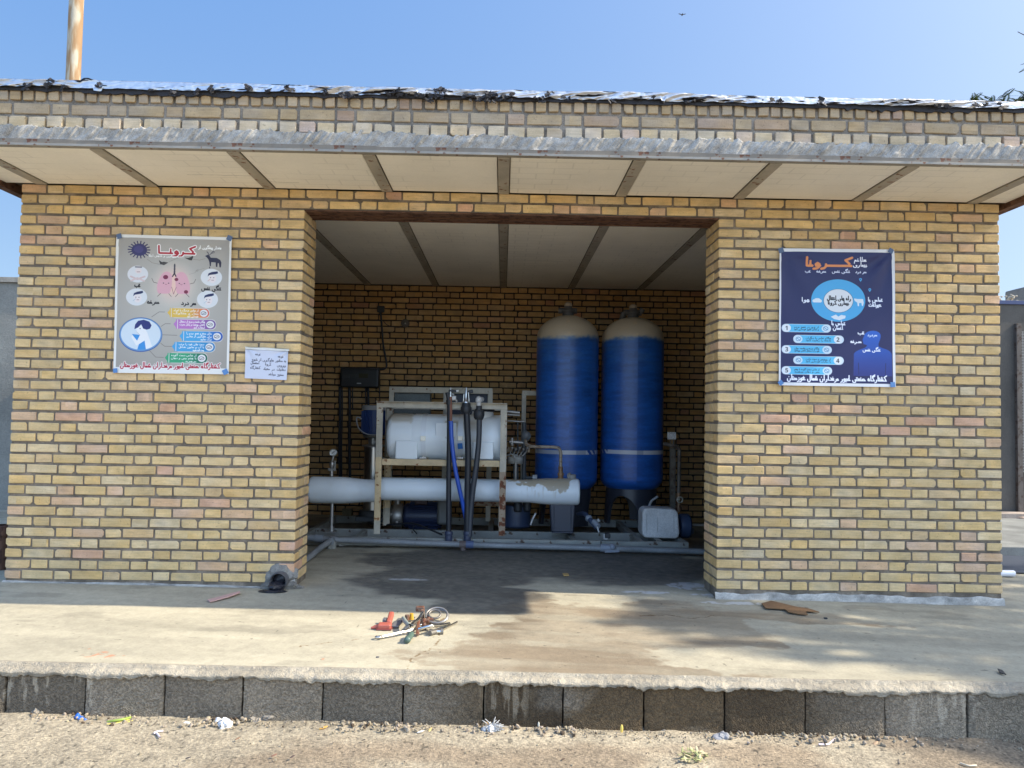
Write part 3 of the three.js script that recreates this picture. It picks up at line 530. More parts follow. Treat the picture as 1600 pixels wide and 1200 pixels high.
function glyphs(str) {
  const out = []; let x = 0;
  for (let i = 0; i < str.length; i++) {
    const ch = str[i], n = str[i + 1];
    if (!G[ch]) { x += ch === ' ' ? 3.4 : ch === '\u200c' ? 0.9 : 1.6; if (ch === '،') { out.push([x, { s: [[[0, 0.4], [0.2, -1.2]]] }, []]); x += 1.4; } continue; }
    const joined = n && G[n] && !STOP.has(ch), f = joined || !G[ch][1] ? G[ch][0] : G[ch][1], dots = f.nodots ? [] : (G[ch][2] ?? []);
    out.push([x, f, dots.map(([u, y]) => [u + (G[ch][3] && (joined || f.w < 8) ? G[ch][3] : G[ch][3] ? G[ch][3] : f.w / 2), y])]); x += f.w + (STOP.has(ch) ? 0.9 : joined ? 0 : 1.2);
  }
  return [out, x];
}
// text whose right end is at x (or centred), baseline at y; h is the height of an alef; fit is a width to stretch to
function fa(c, str, x, y, h, colour, { weight = 1.5, align = 'right', fit = 0, halo } = {}) {
  const [gl, w] = glyphs(str), k = h / 9, kx = fit ? fit / w : k, X = align === 'center' ? x + w * kx / 2 : align === 'left' ? x + w * kx : x;
  c.save(); c.lineCap = 'round'; c.lineJoin = 'round';
  for (const pass of halo ? [0, 1] : [1]) {
    c.strokeStyle = c.fillStyle = pass ? colour : halo; c.lineWidth = (weight + (pass ? 0 : 2.2)) * k;
    for (const [gx, f, dots] of gl) {
      c.beginPath();
      for (const s of f.s) s.forEach(([u, v], i) => { const px = X - (gx + u) * kx, py = y - v * k; i ? c.lineTo(px, py) : c.moveTo(px, py); });
      c.stroke();
      for (const [u, v] of dots) { c.beginPath(); c.arc(X - (gx + u) * kx, y - v * k, (0.42 * weight + (pass ? 0.12 : 1)) * k, 0, 7); c.fill(); }
    }
  }
  c.restore();
}
function canvasTex(w, h, draw) {
  const cv = document.createElement('canvas'); cv.width = w; cv.height = h; const c = cv.getContext('2d'); draw(c);
  const t = new THREE.CanvasTexture(cv); t.colorSpace = THREE.SRGBColorSpace; t.minFilter = t.magFilter = THREE.LinearFilter; return t;
}
const disc = (c, x, y, rx, ry, fill, stroke, lw = 2) => { c.beginPath(); c.ellipse(x, y, rx, ry, 0, 0, 7); if (fill) { c.fillStyle = fill; c.fill(); } if (stroke) { c.strokeStyle = stroke; c.lineWidth = lw; c.stroke(); } };
const poly = (c, pts, fill) => { c.beginPath(); pts.forEach(([x, y], i) => (i ? c.lineTo(x, y) : c.moveTo(x, y))); c.closePath(); c.fillStyle = fill; c.fill(); };
const pill = (c, x0, y0, x1, y1, fill) => { c.beginPath(); c.roundRect(x0, y0, x1 - x0, y1 - y0, (y1 - y0) / 2); c.fillStyle = fill; c.fill(); };
const line = (c, pts, col, lw) => { c.beginPath(); pts.forEach(([x, y], i) => (i ? c.lineTo(x, y) : c.moveTo(x, y))); c.strokeStyle = col; c.lineWidth = lw; c.lineJoin = c.lineCap = 'round'; c.stroke(); };
const FOOT = 'کشتارگاه صنعتی طیور مرغداران شمال خوزستان';

// grey poster; drawn in the pixels of a 1000 x 1200 view of it, shifted and scaled
const posterA = canvasTex(900, 1090, (c) => {
  c.fillStyle = '#e9e6dd'; c.fillRect(0, 0, 900, 1090);
  const g = c.createRadialGradient(450, 480, 60, 450, 520, 620); g.addColorStop(0, '#c3bdb0'); g.addColorStop(1, '#a29b90');
  c.fillStyle = '#a9a398'; c.fillRect(18, 24, 864, 1020); c.fillStyle = g; c.fillRect(18, 24, 864, 1020);
  c.translate(-62, -32);
  // virus
  for (let i = 0; i < 18; i++) { const a = i * Math.PI / 9; line(c, [[238, 150], [238 + 84 * Math.cos(a), 150 + 66 * Math.sin(a)]], '#3b3555', 9); }
  disc(c, 238, 150, 60, 48, '#3b3560'); disc(c, 232, 146, 36, 28, '#4a4272');
  fa(c, 'کـرونــا', 672, 172, 56, '#b0202c', { weight: 2.3, fit: 300, halo: '#f3efe8' });
  fa(c, 'هشدار پیشگیری از', 880, 128, 22, '#f4f2ec', { weight: 2, fit: 180 }); fa(c, 'روش پیشگیری و کاهش ابتلا', 590, 200, 17, '#efece4', { weight: 1.8, fit: 280 });
  line(c, [[300, 222], [340, 250], [400, 262]], '#8b8378', 3); line(c, [[470, 240], [560, 200], [610, 205]], '#8b8378', 3); line(c, [[660, 215], [710, 220], [755, 208]], '#8b8378', 3);
  poly(c, [[392, 228], [418, 244], [430, 240], [468, 246], [434, 268], [414, 262], [404, 262]], '#3a342e'); poly(c, [[596, 206], [624, 204], [640, 198], [656, 188], [662, 196], [650, 224], [630, 222]], '#3a342e');
  // stag
  poly(c, [[752, 186], [772, 176], [788, 184], [800, 200], [850, 202], [874, 216], [882, 236], [878, 274], [868, 274], [864, 244], [856, 240], [852, 272], [842, 272], [840, 238], [806, 236], [804, 268], [796, 270], [790, 232], [780, 212], [766, 196]], '#2e2a3c');
  line(c, [[778, 178], [776, 160], [766, 152]], '#2e2a3c', 5); line(c, [[784, 180], [800, 164], [812, 148], [824, 150]], '#2e2a3c', 5); line(c, [[800, 164], [826, 158]], '#2e2a3c', 4); line(c, [[794, 276], [796, 284]], '#2e2a3c', 7);
  line(c, [[632, 336], [680, 322], [690, 300], [704, 296], [700, 312], [684, 308], [720, 296], [752, 286]], '#9a9186', 3);
  // lungs with arms and legs
  const glow = c.createRadialGradient(515, 410, 60, 515, 420, 200); glow.addColorStop(0, 'rgba(238,198,178,.95)'); glow.addColorStop(1, 'rgba(214,204,190,0)'); c.fillStyle = glow; c.fillRect(310, 230, 420, 390);
  for (const s of [-1, 1]) {
    c.beginPath(); c.moveTo(515 + s * 14, 350); c.bezierCurveTo(515 + s * 40, 300, 515 + s * 90, 310, 515 + s * 110, 370); c.bezierCurveTo(515 + s * 140, 430, 515 + s * 130, 490, 515 + s * 112, 494); c.lineTo(515 + s * 34, 492); c.quadraticCurveTo(515 + s * 10, 470, 515 + s * 14, 350); c.fillStyle = '#dfa9b0'; c.fill();
    for (const q of [-18, 22]) disc(c, 515 + s * 62 + q, 410, 5, 4, '#3c3038'); line(c, [[515 + s * 52, 418], [515 + s * 60, 421], [515 + s * 68, 418]], '#a0606a', 3);
    line(c, [[515 + s * 128, 412], [515 + s * 158, 404], [515 + s * 172, 374]], '#6b6058', 4); line(c, [[515 + s * 100, 492], [515 + s * 124, 516]], '#6b6058', 4); line(c, [[515 + s * 36, 492], [515 + s * 16, 516]], '#6b6058', 4);
  }
  disc(c, 450, 362, 20, 17, '#7e2c44'); disc(c, 535, 379, 15, 13, '#7e2c44'); disc(c, 613, 476, 16, 14, '#7e2c44');
  line(c, [[518, 258], [518, 330], [504, 356]], '#2a2630', 9); line(c, [[518, 330], [530, 354]], '#2a2630', 9); for (let i = 0; i < 6; i++) line(c, [[512, 266 + i * 12], [524, 266 + i * 12]], '#4a4450', 5);
  line(c, [[500, 440], [516, 496], [536, 440]], '#a46a74', 4);
  // four heads
  const head = (x, y, col, hair) => { disc(c, x, y, 82, 68, '#dcdcda'); disc(c, x + 8, y + 8, 30, 36, '#e8ddd8'); if (hair) poly(c, [[x - 28, y - 6], [x - 22, y - 30], [x + 4, y - 42], [x + 46, y - 50], [x + 50, y - 34], [x + 30, y - 26], [x - 14, y - 18]], '#232a52'); for (const q of [-6, 18]) disc(c, x + q, y + 2, 4, 3, '#4a4048'); line(c, [[x + 2, y + 22], [x + 18, y + 22]], '#9c6a68', 4); line(c, [[x - 26, y + 30], [x - 8, y + 14]], col, 6); };
  head(808, 356, '#d6b7b0', true); head(228, 524, '#bfc6cc', true); head(782, 532, '#c2cdd2', true);
  disc(c, 232, 344, 82, 66, '#dcdad8'); disc(c, 238, 318, 26, 22, '#e6d8d2'); line(c, [[214, 288], [262, 288]], '#4b3c3e', 8); line(c, [[226, 326], [250, 326]], '#9c6a68', 4); line(c, [[176, 362], [230, 384], [288, 362]], '#d3b9b4', 13); line(c, [[180, 396], [230, 374], [284, 396]], '#d8c0ba', 13);
  fa(c, 'تب', 252, 442, 34, '#201c1c', { weight: 2.2 }); fa(c, 'تنگی نفس', 884, 456, 32, '#201c1c', { weight: 2, fit: 154 }); fa(c, 'سرفه', 404, 572, 34, '#201c1c', { weight: 2.1, fit: 100 }); fa(c, 'سر درد', 692, 576, 34, '#201c1c', { weight: 2.1, fit: 118 });
  // the coughing woman in a ring
  disc(c, 268, 820, 168, 136, '#3f5f96'); disc(c, 268, 818, 164, 130, '#6b96c4'); disc(c, 268, 816, 154, 122, '#d3dde2');
  c.save(); c.beginPath(); c.ellipse(268, 816, 154, 122, 0, 0, 7); c.clip();
  poly(c, [[200, 816], [262, 822], [244, 872]], '#3c8fd0'); poly(c, [[244, 940], [262, 880], [300, 866], [316, 900], [322, 960], [244, 960]], '#3c8fd0');
  poly(c, [[262, 740], [292, 764], [318, 800], [340, 860], [372, 950], [316, 960], [300, 866], [262, 892], [236, 906], [196, 840], [204, 826], [242, 868], [264, 820], [240, 800], [232, 776]], '#ecebe8');
  poly(c, [[218, 778], [222, 742], [244, 712], [288, 702], [332, 716], [350, 746], [338, 772], [314, 780], [286, 772], [270, 738], [246, 764]], '#2a2f6e'); line(c, [[238, 800], [262, 822]], '#c9c2bc', 3); disc(c, 262, 772, 4, 5, '#4a4048');
  c.restore();
  for (const l of [[[350, 678], [406, 638], [450, 638]], [[424, 752], [456, 730], [496, 730]], [[440, 818], [550, 820]], [[424, 884], [456, 908], [510, 908]], [[340, 944], [388, 994], [450, 996]]]) line(c, l, '#857f78', 5);
  const tabs = [[470, 606, 798, 678, '#e0b84e', '#d8604e', ['از تماس نزدیک با افراد', 'بیمار و مشکوک', 'خودداری کنید']], [520, 694, 850, 768, '#b978ba', '#6b4a8c', ['هنگام عطسه و سرفه از دستمال', 'کاغذی پوشیده و یکبار مصرف', 'استفاده کنید']], [570, 786, 905, 864, '#4aa5d6', '#2452a8', ['سالن بسته و تجمع مردم را', 'برای جلوگیری از بیماری', 'ترک نمایید']], [512, 872, 848, 946, '#48a0d2', '#1f7cb4', ['دست های خود را مرتب', 'با آب و صابون حداقل', 'بیست ثانیه بشویید']], [460, 960, 790, 1036, '#3aa072', '#125c48', ['از تماس دست آلوده', 'با چشم بینی و دهان', 'بپرهیزید']]];
  for (const [x0, y0, x1, y1, a, b, t] of tabs) {
    c.beginPath(); c.roundRect(x0 + 26, y0 - 4, x1 - x0 - 22, y1 - y0 + 8, 34); c.fillStyle = '#d8d3ca'; c.fill();
    const q = c.createLinearGradient(x0, 0, x1, 0); q.addColorStop(0, a); q.addColorStop(0.5, a); q.addColorStop(1, b); c.fillStyle = q;
    c.beginPath(); c.moveTo(x0 + 20, y0); c.lineTo(x1 - 36, y0); c.arc(x1 - 36, (y0 + y1) / 2, (y1 - y0) / 2, -Math.PI / 2, Math.PI / 2); c.lineTo(x0 + 20, y1); c.lineTo(x0 + 20, y1 - 12); c.lineTo(x0, (y0 + y1) / 2); c.lineTo(x0 + 20, y0 + 12); c.fill();
    line(c, [[x0 + 32, y0 + 3], [x0 + 32, y1 - 3]], '#e6e1d8', 5); disc(c, x1 - 42, (y0 + y1) / 2, 31, 29, '#e4e2de'); disc(c, x1 - 44, (y0 + y1) / 2, 20, 12, null, '#5b5560', 4); line(c, [[x1 - 58, (y0 + y1) / 2 + 8], [x1 - 30, (y0 + y1) / 2 - 4]], '#5b5560', 4);
    t.forEach((s, i) => fa(c, s, x1 - 84, y0 + 22 + i * 23, 15, '#f2efe8', { weight: 1.9, fit: Math.min((i === 2 ? 90 : 200), x1 - x0 - 130) }));
  }
  fa(c, FOOT, 890, 1074, 37, '#b0263a', { weight: 1.9, fit: 780, halo: '#f0ece4' });
});
// blue poster; drawn in the pixels of an 1100 x 1200 view of it
const posterB = canvasTex(900, 1076, (c) => {
  c.fillStyle = '#e4e4e4'; c.fillRect(0, 0, 900, 1076); c.translate(-88, -68);
  c.fillStyle = '#161a52'; c.fillRect(102, 94, 866, 1026);
  fa(c, 'کـــرونا', 650, 202, 64, '#e08a4c', { weight: 2.6, fit: 372 }); fa(c, 'علائم', 768, 164, 30, '#e8e8f0', { weight: 2.2, fit: 104 }); fa(c, 'بیماری', 776, 202, 30, '#e8e8f0', { weight: 2.2, fit: 116 });
  fa(c, 'سر درد', 770, 254, 24, '#d8dcec', { weight: 2, fit: 88 }); fa(c, 'تنگی نفس', 640, 254, 24, '#d8dcec', { weight: 2, fit: 144 }); fa(c, 'سرفه', 452, 254, 24, '#d8dcec', { weight: 2, fit: 78 }); fa(c, 'تب', 332, 254, 24, '#d8dcec', { weight: 2, fit: 46 });
  disc(c, 548, 474, 218, 170, '#1a1c48'); disc(c, 548, 474, 212, 166, '#49a9dc'); disc(c, 550, 476, 118, 93, '#20506e'); disc(c, 550, 476, 115, 91, '#dfe1e2');
  fa(c, 'راه های انتقال', 648, 468, 30, '#141418', { weight: 2.1, fit: 190 }); fa(c, 'بیماری کرونا', 632, 504, 30, '#141418', { weight: 2.1, fit: 170 });
  pill(c, 346, 468, 420, 492, '#dfe6ea'); disc(c, 384, 472, 26, 14, '#dfe6ea');
  poly(c, [[674, 456], [700, 460], [742, 460], [748, 490], [742, 514], [734, 514], [730, 490], [712, 492], [712, 516], [702, 516], [698, 488], [686, 480], [676, 470]], '#dfe6ea');
  poly(c, [[490, 602], [530, 584], [550, 600], [572, 586], [608, 592], [604, 612], [560, 628], [516, 620]], '#dfe6ea');
  fa(c, 'هوا', 322, 484, 30, '#e8ecf4', { weight: 2.2, fit: 66 }); fa(c, 'تماس با', 892, 476, 30, '#e8ecf4', { weight: 2.2, fit: 116 }); fa(c, 'حیوانات', 882, 516, 30, '#e8ecf4', { weight: 2.2, fit: 98 }); fa(c, 'تماس با', 602, 664, 30, '#e8ecf4', { weight: 2.2, fit: 112 }); fa(c, 'انسان', 584, 700, 30, '#e8ecf4', { weight: 2.2, fit: 80 });
  for (const [x, y] of [[724, 306], [794, 386]]) { disc(c, x, y, 11, 11, '#4aa6da'); poly(c, [[x - 8, y + 6], [x + 8, y + 6], [x, y + 20]], '#4aa6da'); disc(c, x, y, 4, 4, '#161a52'); }
  // figure
  const fg = c.createLinearGradient(0, 700, 0, 1040); fg.addColorStop(0, '#1f5fc0'); fg.addColorStop(0.5, '#1d4ca4'); fg.addColorStop(1, '#22307c'); c.fillStyle = fg;
  c.beginPath(); c.moveTo(748, 748); c.bezierCurveTo(760, 700, 860, 690, 876, 740); c.bezierCurveTo(880, 780, 850, 800, 862, 830); c.bezierCurveTo(900, 850, 950, 850, 960, 890); c.lineTo(962, 1060); c.lineTo(664, 1060); c.lineTo(668, 890); c.bezierCurveTo(690, 850, 770, 850, 770, 820); c.lineTo(744, 812); c.lineTo(736, 778); c.closePath(); c.fill();
  line(c, [[702, 960], [706, 1050]], '#161a52', 5); line(c, [[914, 960], [910, 1050]], '#161a52', 5);
  fa(c, 'سردرد', 848, 748, 22, '#d4e0f4', { weight: 2, fit: 76 }); fa(c, 'تب', 748, 734, 30, '#e8ecf4', { weight: 2.2, fit: 52 }); fa(c, 'سـرفه', 726, 802, 28, '#e8ecf4', { weight: 2.2, fit: 88 }); fa(c, 'تنگی نفس', 872, 866, 26, '#e8ecf4', { weight: 2, fit: 138 });
  const rows = [[108, 492, 695, '1', 0, ['از حضور در تجمع مردم', 'و اماکن شلوغ خودداری کنید']], [198, 592, 780, '2', 1, ['هنگام تماس با دیگران', 'فاصله را رعایت کنید']], [108, 498, 862, '3', 0, ['هنگام سرفه و عطسه دهان', 'خود را با دستمال کاغذی بپوشانید']], [198, 590, 945, '4', 1, ['از روبوسی و دست دادن', 'با دیگران خودداری کنید']], [108, 500, 1026, '5', 0, ['از تماس دست آلوده با چشم', 'بینی و دهان بپرهیزید']]];
  for (const [x0, x1, y, n, right, t] of rows) {
    pill(c, x0, y - 32, x1, y + 32, '#d4e2ea'); pill(c, x0 + 30, y - 29, x1 - 30, y + 29, '#58bce4'); const a = right ? x1 - 46 : x0 + 40, b = right ? x0 + 40 : x1 - 42;
    disc(c, a, y, 32, 30, '#e6eaec'); disc(c, b, y, 32, 28, '#cfe2ec'); disc(c, b, y, 18, 14, null, '#4a86b0', 4); line(c, [[b - 14, y - 8], [b + 14, y + 10]], '#4a86b0', 4);
    c.fillStyle = '#141418'; c.font = 'bold 46px sans-serif'; c.textAlign = 'center'; c.fillText(n, a, y + 17);
    t.forEach((s, i) => fa(c, s, (a + b) / 2, y - 4 + i * 18, 13, '#1c3c58', { weight: 1.9, align: 'center', fit: (x1 - x0) * 0.5 }));
  }
  fa(c, FOOT, 916, 1098, 40, '#eef0f6', { weight: 2, fit: 768 });
});
const noticeTex = canvasTex(512, 384, (c) => {
  c.fillStyle = '#cfd2de'; c.fillRect(0, 0, 512, 384); c.fillStyle = '#e2e2de'; c.fillRect(0, 0, 512, 24); c.fillStyle = '#8d8a8c'; c.fillRect(0, 24, 512, 5);
  const k = '#3c3f4c', o = { weight: 1.5 };
  fa(c, 'توجه', 452, 104, 30, k, { ...o, fit: 66 }); fa(c, 'توجه', 180, 90, 30, k, { ...o, fit: 66 });
  fa(c, 'به منظور جلوگیری از شیوع', 492, 158, 32, k, { ...o, fit: 424 }); fa(c, 'ویروس', 488, 216, 32, k, { ...o, fit: 104 }); fa(c, 'کرونا', 312, 210, 32, k, { ...o, fit: 76 }); fa(c, 'استعمال', 170, 200, 32, k, { ...o, fit: 106 });
  fa(c, 'دخانیات', 488, 268, 32, k, { ...o, fit: 106 }); fa(c, 'در', 356, 268, 32, k, o); fa(c, 'محیط', 298, 266, 32, k, { ...o, fit: 76 }); fa(c, 'کشتارگاه', 184, 260, 32, k, { ...o, fit: 124 }); fa(c, 'ممنوع میباشد', 470, 330, 32, k, { ...o, fit: 190 });
});
// a sheet hung by its corners: c = [top left, top right, bottom right, bottom left]
function sheet(c, sag, seed, flap = 0) {
  const N = 24, M = 30, g = new THREE.PlaneGeometry(1, 1, N, M), p = g.attributes.position;
  for (let i = 0; i < p.count; i++) {
    const u = p.getX(i) + 0.5, v = 0.5 - p.getY(i), a = c[0].clone().lerp(c[1], u), b = c[3].clone().lerp(c[2], u), q = a.lerp(b, v);
    const corner = Math.min(Math.hypot(u, v), Math.hypot(1 - u, v)), fold = Math.sin(Math.atan2(v, Math.min(u, 1 - u) + 0.001) * 9) * 0.0075 * sm(0.6, 0.1, corner) * sm(0, 0.06, corner);
    q.z += sag * (fbm(u * 2.5 + seed, v * 2.5, 2, 301 + seed) - 0.3) + fold + flap * sm(0.12, 0, v); p.setXYZ(i, q.x, q.y, q.z);
  }
  g.computeVertexNormals(); return g;
}
function poster(name, label, category, px, map, rough, tapes, z = 0.011) {
  const c = px.map(([x, y]) => at(x, y, z)), mid = c[0].clone().add(c[2]).multiplyScalar(0.5), t = thing(name, label, category, [mid.x, mid.y, 0.008]);
  part('sheet', sheet(c, 0.012, px[0][0] % 7), std({ map, roughness: rough }), t, { uv: true });
  const blue = std({ color: lin(0.10, 0.24, 0.50), roughness: 0.5 }), dull = std({ color: lin(0.10, 0.15, 0.25), roughness: 0.6 });
  tapes.forEach(([x, y, s, a], i) => { const q = at(x, y, z + 0.008), w = m(s, 0); const g = new RoundedBoxGeometry(w, w, 0.0014, 1, 0.0006).rotateZ(a).rotateY(0.1 * (i % 2 ? 1 : -1)).translate(q.x, q.y, q.z); part('tape', g, i < 2 ? dull : blue, t); });
  return t;
}
poster('poster', 'grey illustrated health poster with pink lungs and red title on left wall', 'poster', [[183, 366], [363, 371], [357.5, 585], [177, 582.5]], posterA, 0.5, [[186, 369, 8, 0.3], [358.5, 372, 8, -0.4], [180, 579, 7, 0.1], [352, 581, 8, 0.5]]);
poster('poster', 'dark blue health poster with light blue ring and numbered rows on right wall', 'poster', [[1217.5, 388], [1396.5, 390], [1399.5, 605], [1216.5, 602]], posterB, 0.42, [[1220.5, 391, 8, 0.3], [1392, 392, 8, -0.5], [1220, 598, 7, 0.7], [1395, 601, 8, 0.1]]);
{
  const c = [[384, 542.5], [451, 546], [448, 594], [382.5, 591]].map(([x, y]) => at(x, y, 0.011)), mid = c[0].clone().add(c[2]).multiplyScalar(0.5);
  const t = thing('paper_notice', 'small white printed paper notice taped to bricks beside the grey poster', 'notice', [mid.x, mid.y, 0.008]);
  part('sheet', sheet(c, 0.010, 3), std({ map: noticeTex, roughness: 0.8 }), t, { uv: true });
  part('tape', sheet([at(383, 541.5, 0.016), at(452, 545, 0.016), at(452, 548.5, 0.016), at(383.5, 545, 0.016)], 0.002, 5), phys({ color: lin(0.75, 0.74, 0.68), roughness: 0.25 }), t, { uv: true });
}

// ---------------------------------------------------------------- water treatment plant inside
const creamSteel = std({ map: paintTex([0.74, 0.705, 0.63], [0.46, 0.30, 0.19], 0.235, 401), roughness: 0.55, metalness: 0.1, bumpMap: GRIT, bumpScale: 0.0006 });
const yellowSteel = std({ map: paintTex([0.83, 0.73, 0.56], [0.56, 0.36, 0.20], 0.28, 411), roughness: 0.5, bumpMap: GRIT, bumpScale: 0.0006 });  // the cream steel in a yellower tone, for lower legs and shelf rails
const rustySteel = std({ map: paintTex([0.62, 0.54, 0.45], [0.42, 0.24, 0.14], 0.47, 421), roughness: 0.75, bumpMap: GRIT, bumpScale: 0.001 });
const skidSteel = std({ map: paintTex([0.58, 0.58, 0.55], [0.30, 0.22, 0.17], 0.24, 431), roughness: 0.6, metalness: 0.1, bumpMap: GRIT, bumpScale: 0.001 });
const blackRubber = std({ color: lin(0.022, 0.024, 0.030), roughness: 0.45 }), blackPlastic = std({ color: lin(0.03, 0.032, 0.036), roughness: 0.5 });
const steel = std({ color: lin(0.62, 0.60, 0.56), metalness: 1, roughness: 0.28, roughnessMap: null }), dullSteel = std({ color: lin(0.42, 0.40, 0.37), metalness: 0.8, roughness: 0.45 });
const brass = std({ map: paintTex([0.58, 0.46, 0.34], [0.42, 0.24, 0.16], 0.45, 441, 256), metalness: 0.35, roughness: 0.5 });
const pvcGrey = std({ color: lin(0.34, 0.36, 0.38), map: CONCMAP, roughness: 0.5 });
const whitePVC = (seed, stain) => std({ map: tex(512, 256, (u, v) => {       // glossy white resin, with silt dried on where the photograph shows it
  const k = 0.95 + 0.03 * (fbm(u * 6, v * 6, 3, seed) - 0.5); let c = [k * 0.975, k, k * 1.005];
  const s = stain ? stain(u, v) : 0.05 * sm(0.5, 0.8, fbm(u * 9, v * 9, 4, seed + 3)); return c.map((q, i) => lerp(q, [0.66, 0.60, 0.50][i], s));
}, { wrap: THREE.ClampToEdgeWrapping }), roughness: 0.38 });
const zPipe = -1.62, zBeam = -1.71, zFront = -1.745, zRear = -2.30, zTube = -2.02, zDrum = -2.03;

// the skid: channel beams on the floor
{
  const t = thing('skid_frame', 'grey steel channel skid frame on the floor carrying the water plant', 'frame', [0, 0, -2.2]);
  const a = at(484, 839, zBeam), b = at(1076, 846, zBeam), tp = (a.y + b.y) / 2, h = 0.076, x0 = a.x - 0.12, x1 = b.x;
  const split = at(939, 845, zBeam).x;
  part('front_beam', [box(x0, split - 0.004, tp - h, tp, zBeam - 0.006, zBeam), box(x0, split - 0.004, tp - 0.007, tp - 0.0005, zBeam - 0.05, zBeam - 0.0065)], skidSteel, t);
  part('front_beam', [box(split + 0.004, x1, tp - h, tp - 0.002, zBeam - 0.006, zBeam), box(split + 0.004, x1, tp - 0.009, tp - 0.0025, zBeam - 0.05, zBeam - 0.0065)], skidSteel, t, { ox: 3 });
  part('middle_beam', [box(x0, x1, tp - h, tp - 0.001, -2.206, -2.20), box(x0, x1, tp - 0.008, tp - 0.0015, -2.25, -2.207)], skidSteel, t, { ox: 1.3 });
  part('rear_beam', box(x0, x1, tp - h, tp - 0.001, -3.2, -3.14), skidSteel, t, { ox: 2.1 });
  for (const [x, z0, z1] of [[x0 + 0.03, -3.14, zBeam - 0.052], [at(563, 833, -1.95).x, -2.199, zBeam - 0.052], [-0.1, -3.14, -2.252], [at(895, 840, -1.8).x, -2.199, zBeam - 0.052], [at(1000, 840, -1.8).x, -3.14, zBeam - 0.052], [at(1030, 843, -1.8).x, -2.199, zBeam - 0.052], [x1 - 0.026, -3.14, zBeam - 0.052]]) part('cross_beam', box(x - 0.025, x + 0.025, tp - h, tp - 0.004, z0, z1), skidSteel, t, { ox: x });
}
// the front stand that carries the drum
{
  const t = thing('drum_stand', 'cream angle iron stand in front, rusty right leg, holding the white drum', 'stand', [at(690, 830, -2).x, 0.08, -2.02]);
  const L = at(594, 627, zFront), Rr = at(787.5, 631, zFront), yb = at(690, 836, zFront).y, ys = at(690, 718.5, zFront).y, yl = at(690, 815, zFront).y, w = 0.056, yMid = at(590, 714, zFront).y;
  const leg = (x, z, y0, y1, mat, s, sz) => part('leg', angle(V(x - s * w / 2, y0, z), V(x - s * w / 2, y1, z), w, s, sz), mat, t, { ox: x, oy: z });
  const yt = L.y;
  // the left leg: cream above, coloured yellower from the shelf down, cream foot
  const pl = part('leg', angle(V(L.x - w / 2, yMid, zFront), V(L.x - w / 2, yt - 0.002, zFront), w, 1, -1), creamSteel, t);
  part('leg', angle(V(L.x - w / 2, yl, zFront), V(L.x - w / 2, yMid - 0.0005, zFront), w, 1, -1), yellowSteel, t, { label: 'yellow lower front leg' });
  part('leg_foot', angle(V(L.x - w / 2, yb, zFront), V(L.x - w / 2, yl - 0.0005, zFront), w, 1, -1), creamSteel, t);
  leg(Rr.x, zFront, ys - 0.1, yt - 0.002, creamSteel, -1, -1); 
  part('leg', angle(V(Rr.x + w / 2, yb, zFront), V(Rr.x + w / 2, ys - 0.1005, zFront), w, -1, -1), rustySteel, t, { label: 'rusty lower front leg' });
  leg(L.x + 0.006, zRear, ys - 0.06, yt - 0.01, creamSteel, 1, 1); part('leg', angle(V(L.x - 0.022, yb + 0.17, zRear), V(L.x - 0.022, ys - 0.0605, zRear), w, 1, 1), yellowSteel, t, { label: 'yellow lower rear leg' }); part('leg_foot', angle(V(L.x - 0.022, yb, zRear), V(L.x - 0.022, yb + 0.1695, zRear), w, 1, 1), creamSteel, t);
  leg(Rr.x - 0.006, zRear, yb, yt - 0.01, creamSteel, -1, 1);
  part('top_rail', angle(V(L.x - 0.03, yt - 0.001, zFront + 0.006), V(Rr.x + 0.03, yt - 0.001, zFront + 0.006), 0.054, 1, 1).map((g) => g), creamSteel, t);
  part('top_rail', angle(V(L.x - 0.02, yt - 0.012, zRear), V(Rr.x + 0.02, yt - 0.012, zRear), 0.05, 1, 1), creamSteel, t);
  part('shelf_rail', [box(L.x + 0.03, Rr.x - 0.03, ys - 0.056, ys, zFront - 0.012, zFront - 0.006), box(L.x + 0.03, Rr.x - 0.03, ys - 0.006, ys - 0.0005, zFront - 0.06, zFront - 0.0125)], yellowSteel, t);
  part('shelf_rail', box(L.x + 0.03, Rr.x - 0.03, ys - 0.05, ys - 0.001, zRear + 0.001, zRear + 0.007), yellowSteel, t);
  for (const x of [L.x, Rr.x]) part('side_rail', [box(x - 0.004, x + 0.004, ys - 0.05, ys - 0.002, zRear + 0.008, zFront - 0.062)], creamSteel, t);
  for (const px of [661, 719]) { const x = at(px, 718, zFront).x; part('shelf_rail', box(x - 0.03, x + 0.03, ys - 0.012, ys - 0.0025, zRear + 0.008, zFront - 0.062), yellowSteel, t); }
  const q = at(760, 787, zRear); part('low_rail', box(q.x - 0.2, Rr.x - 0.03, q.y - 0.02, q.y + 0.02, zRear + 0.01, zRear + 0.016), rustySteel, t);
}
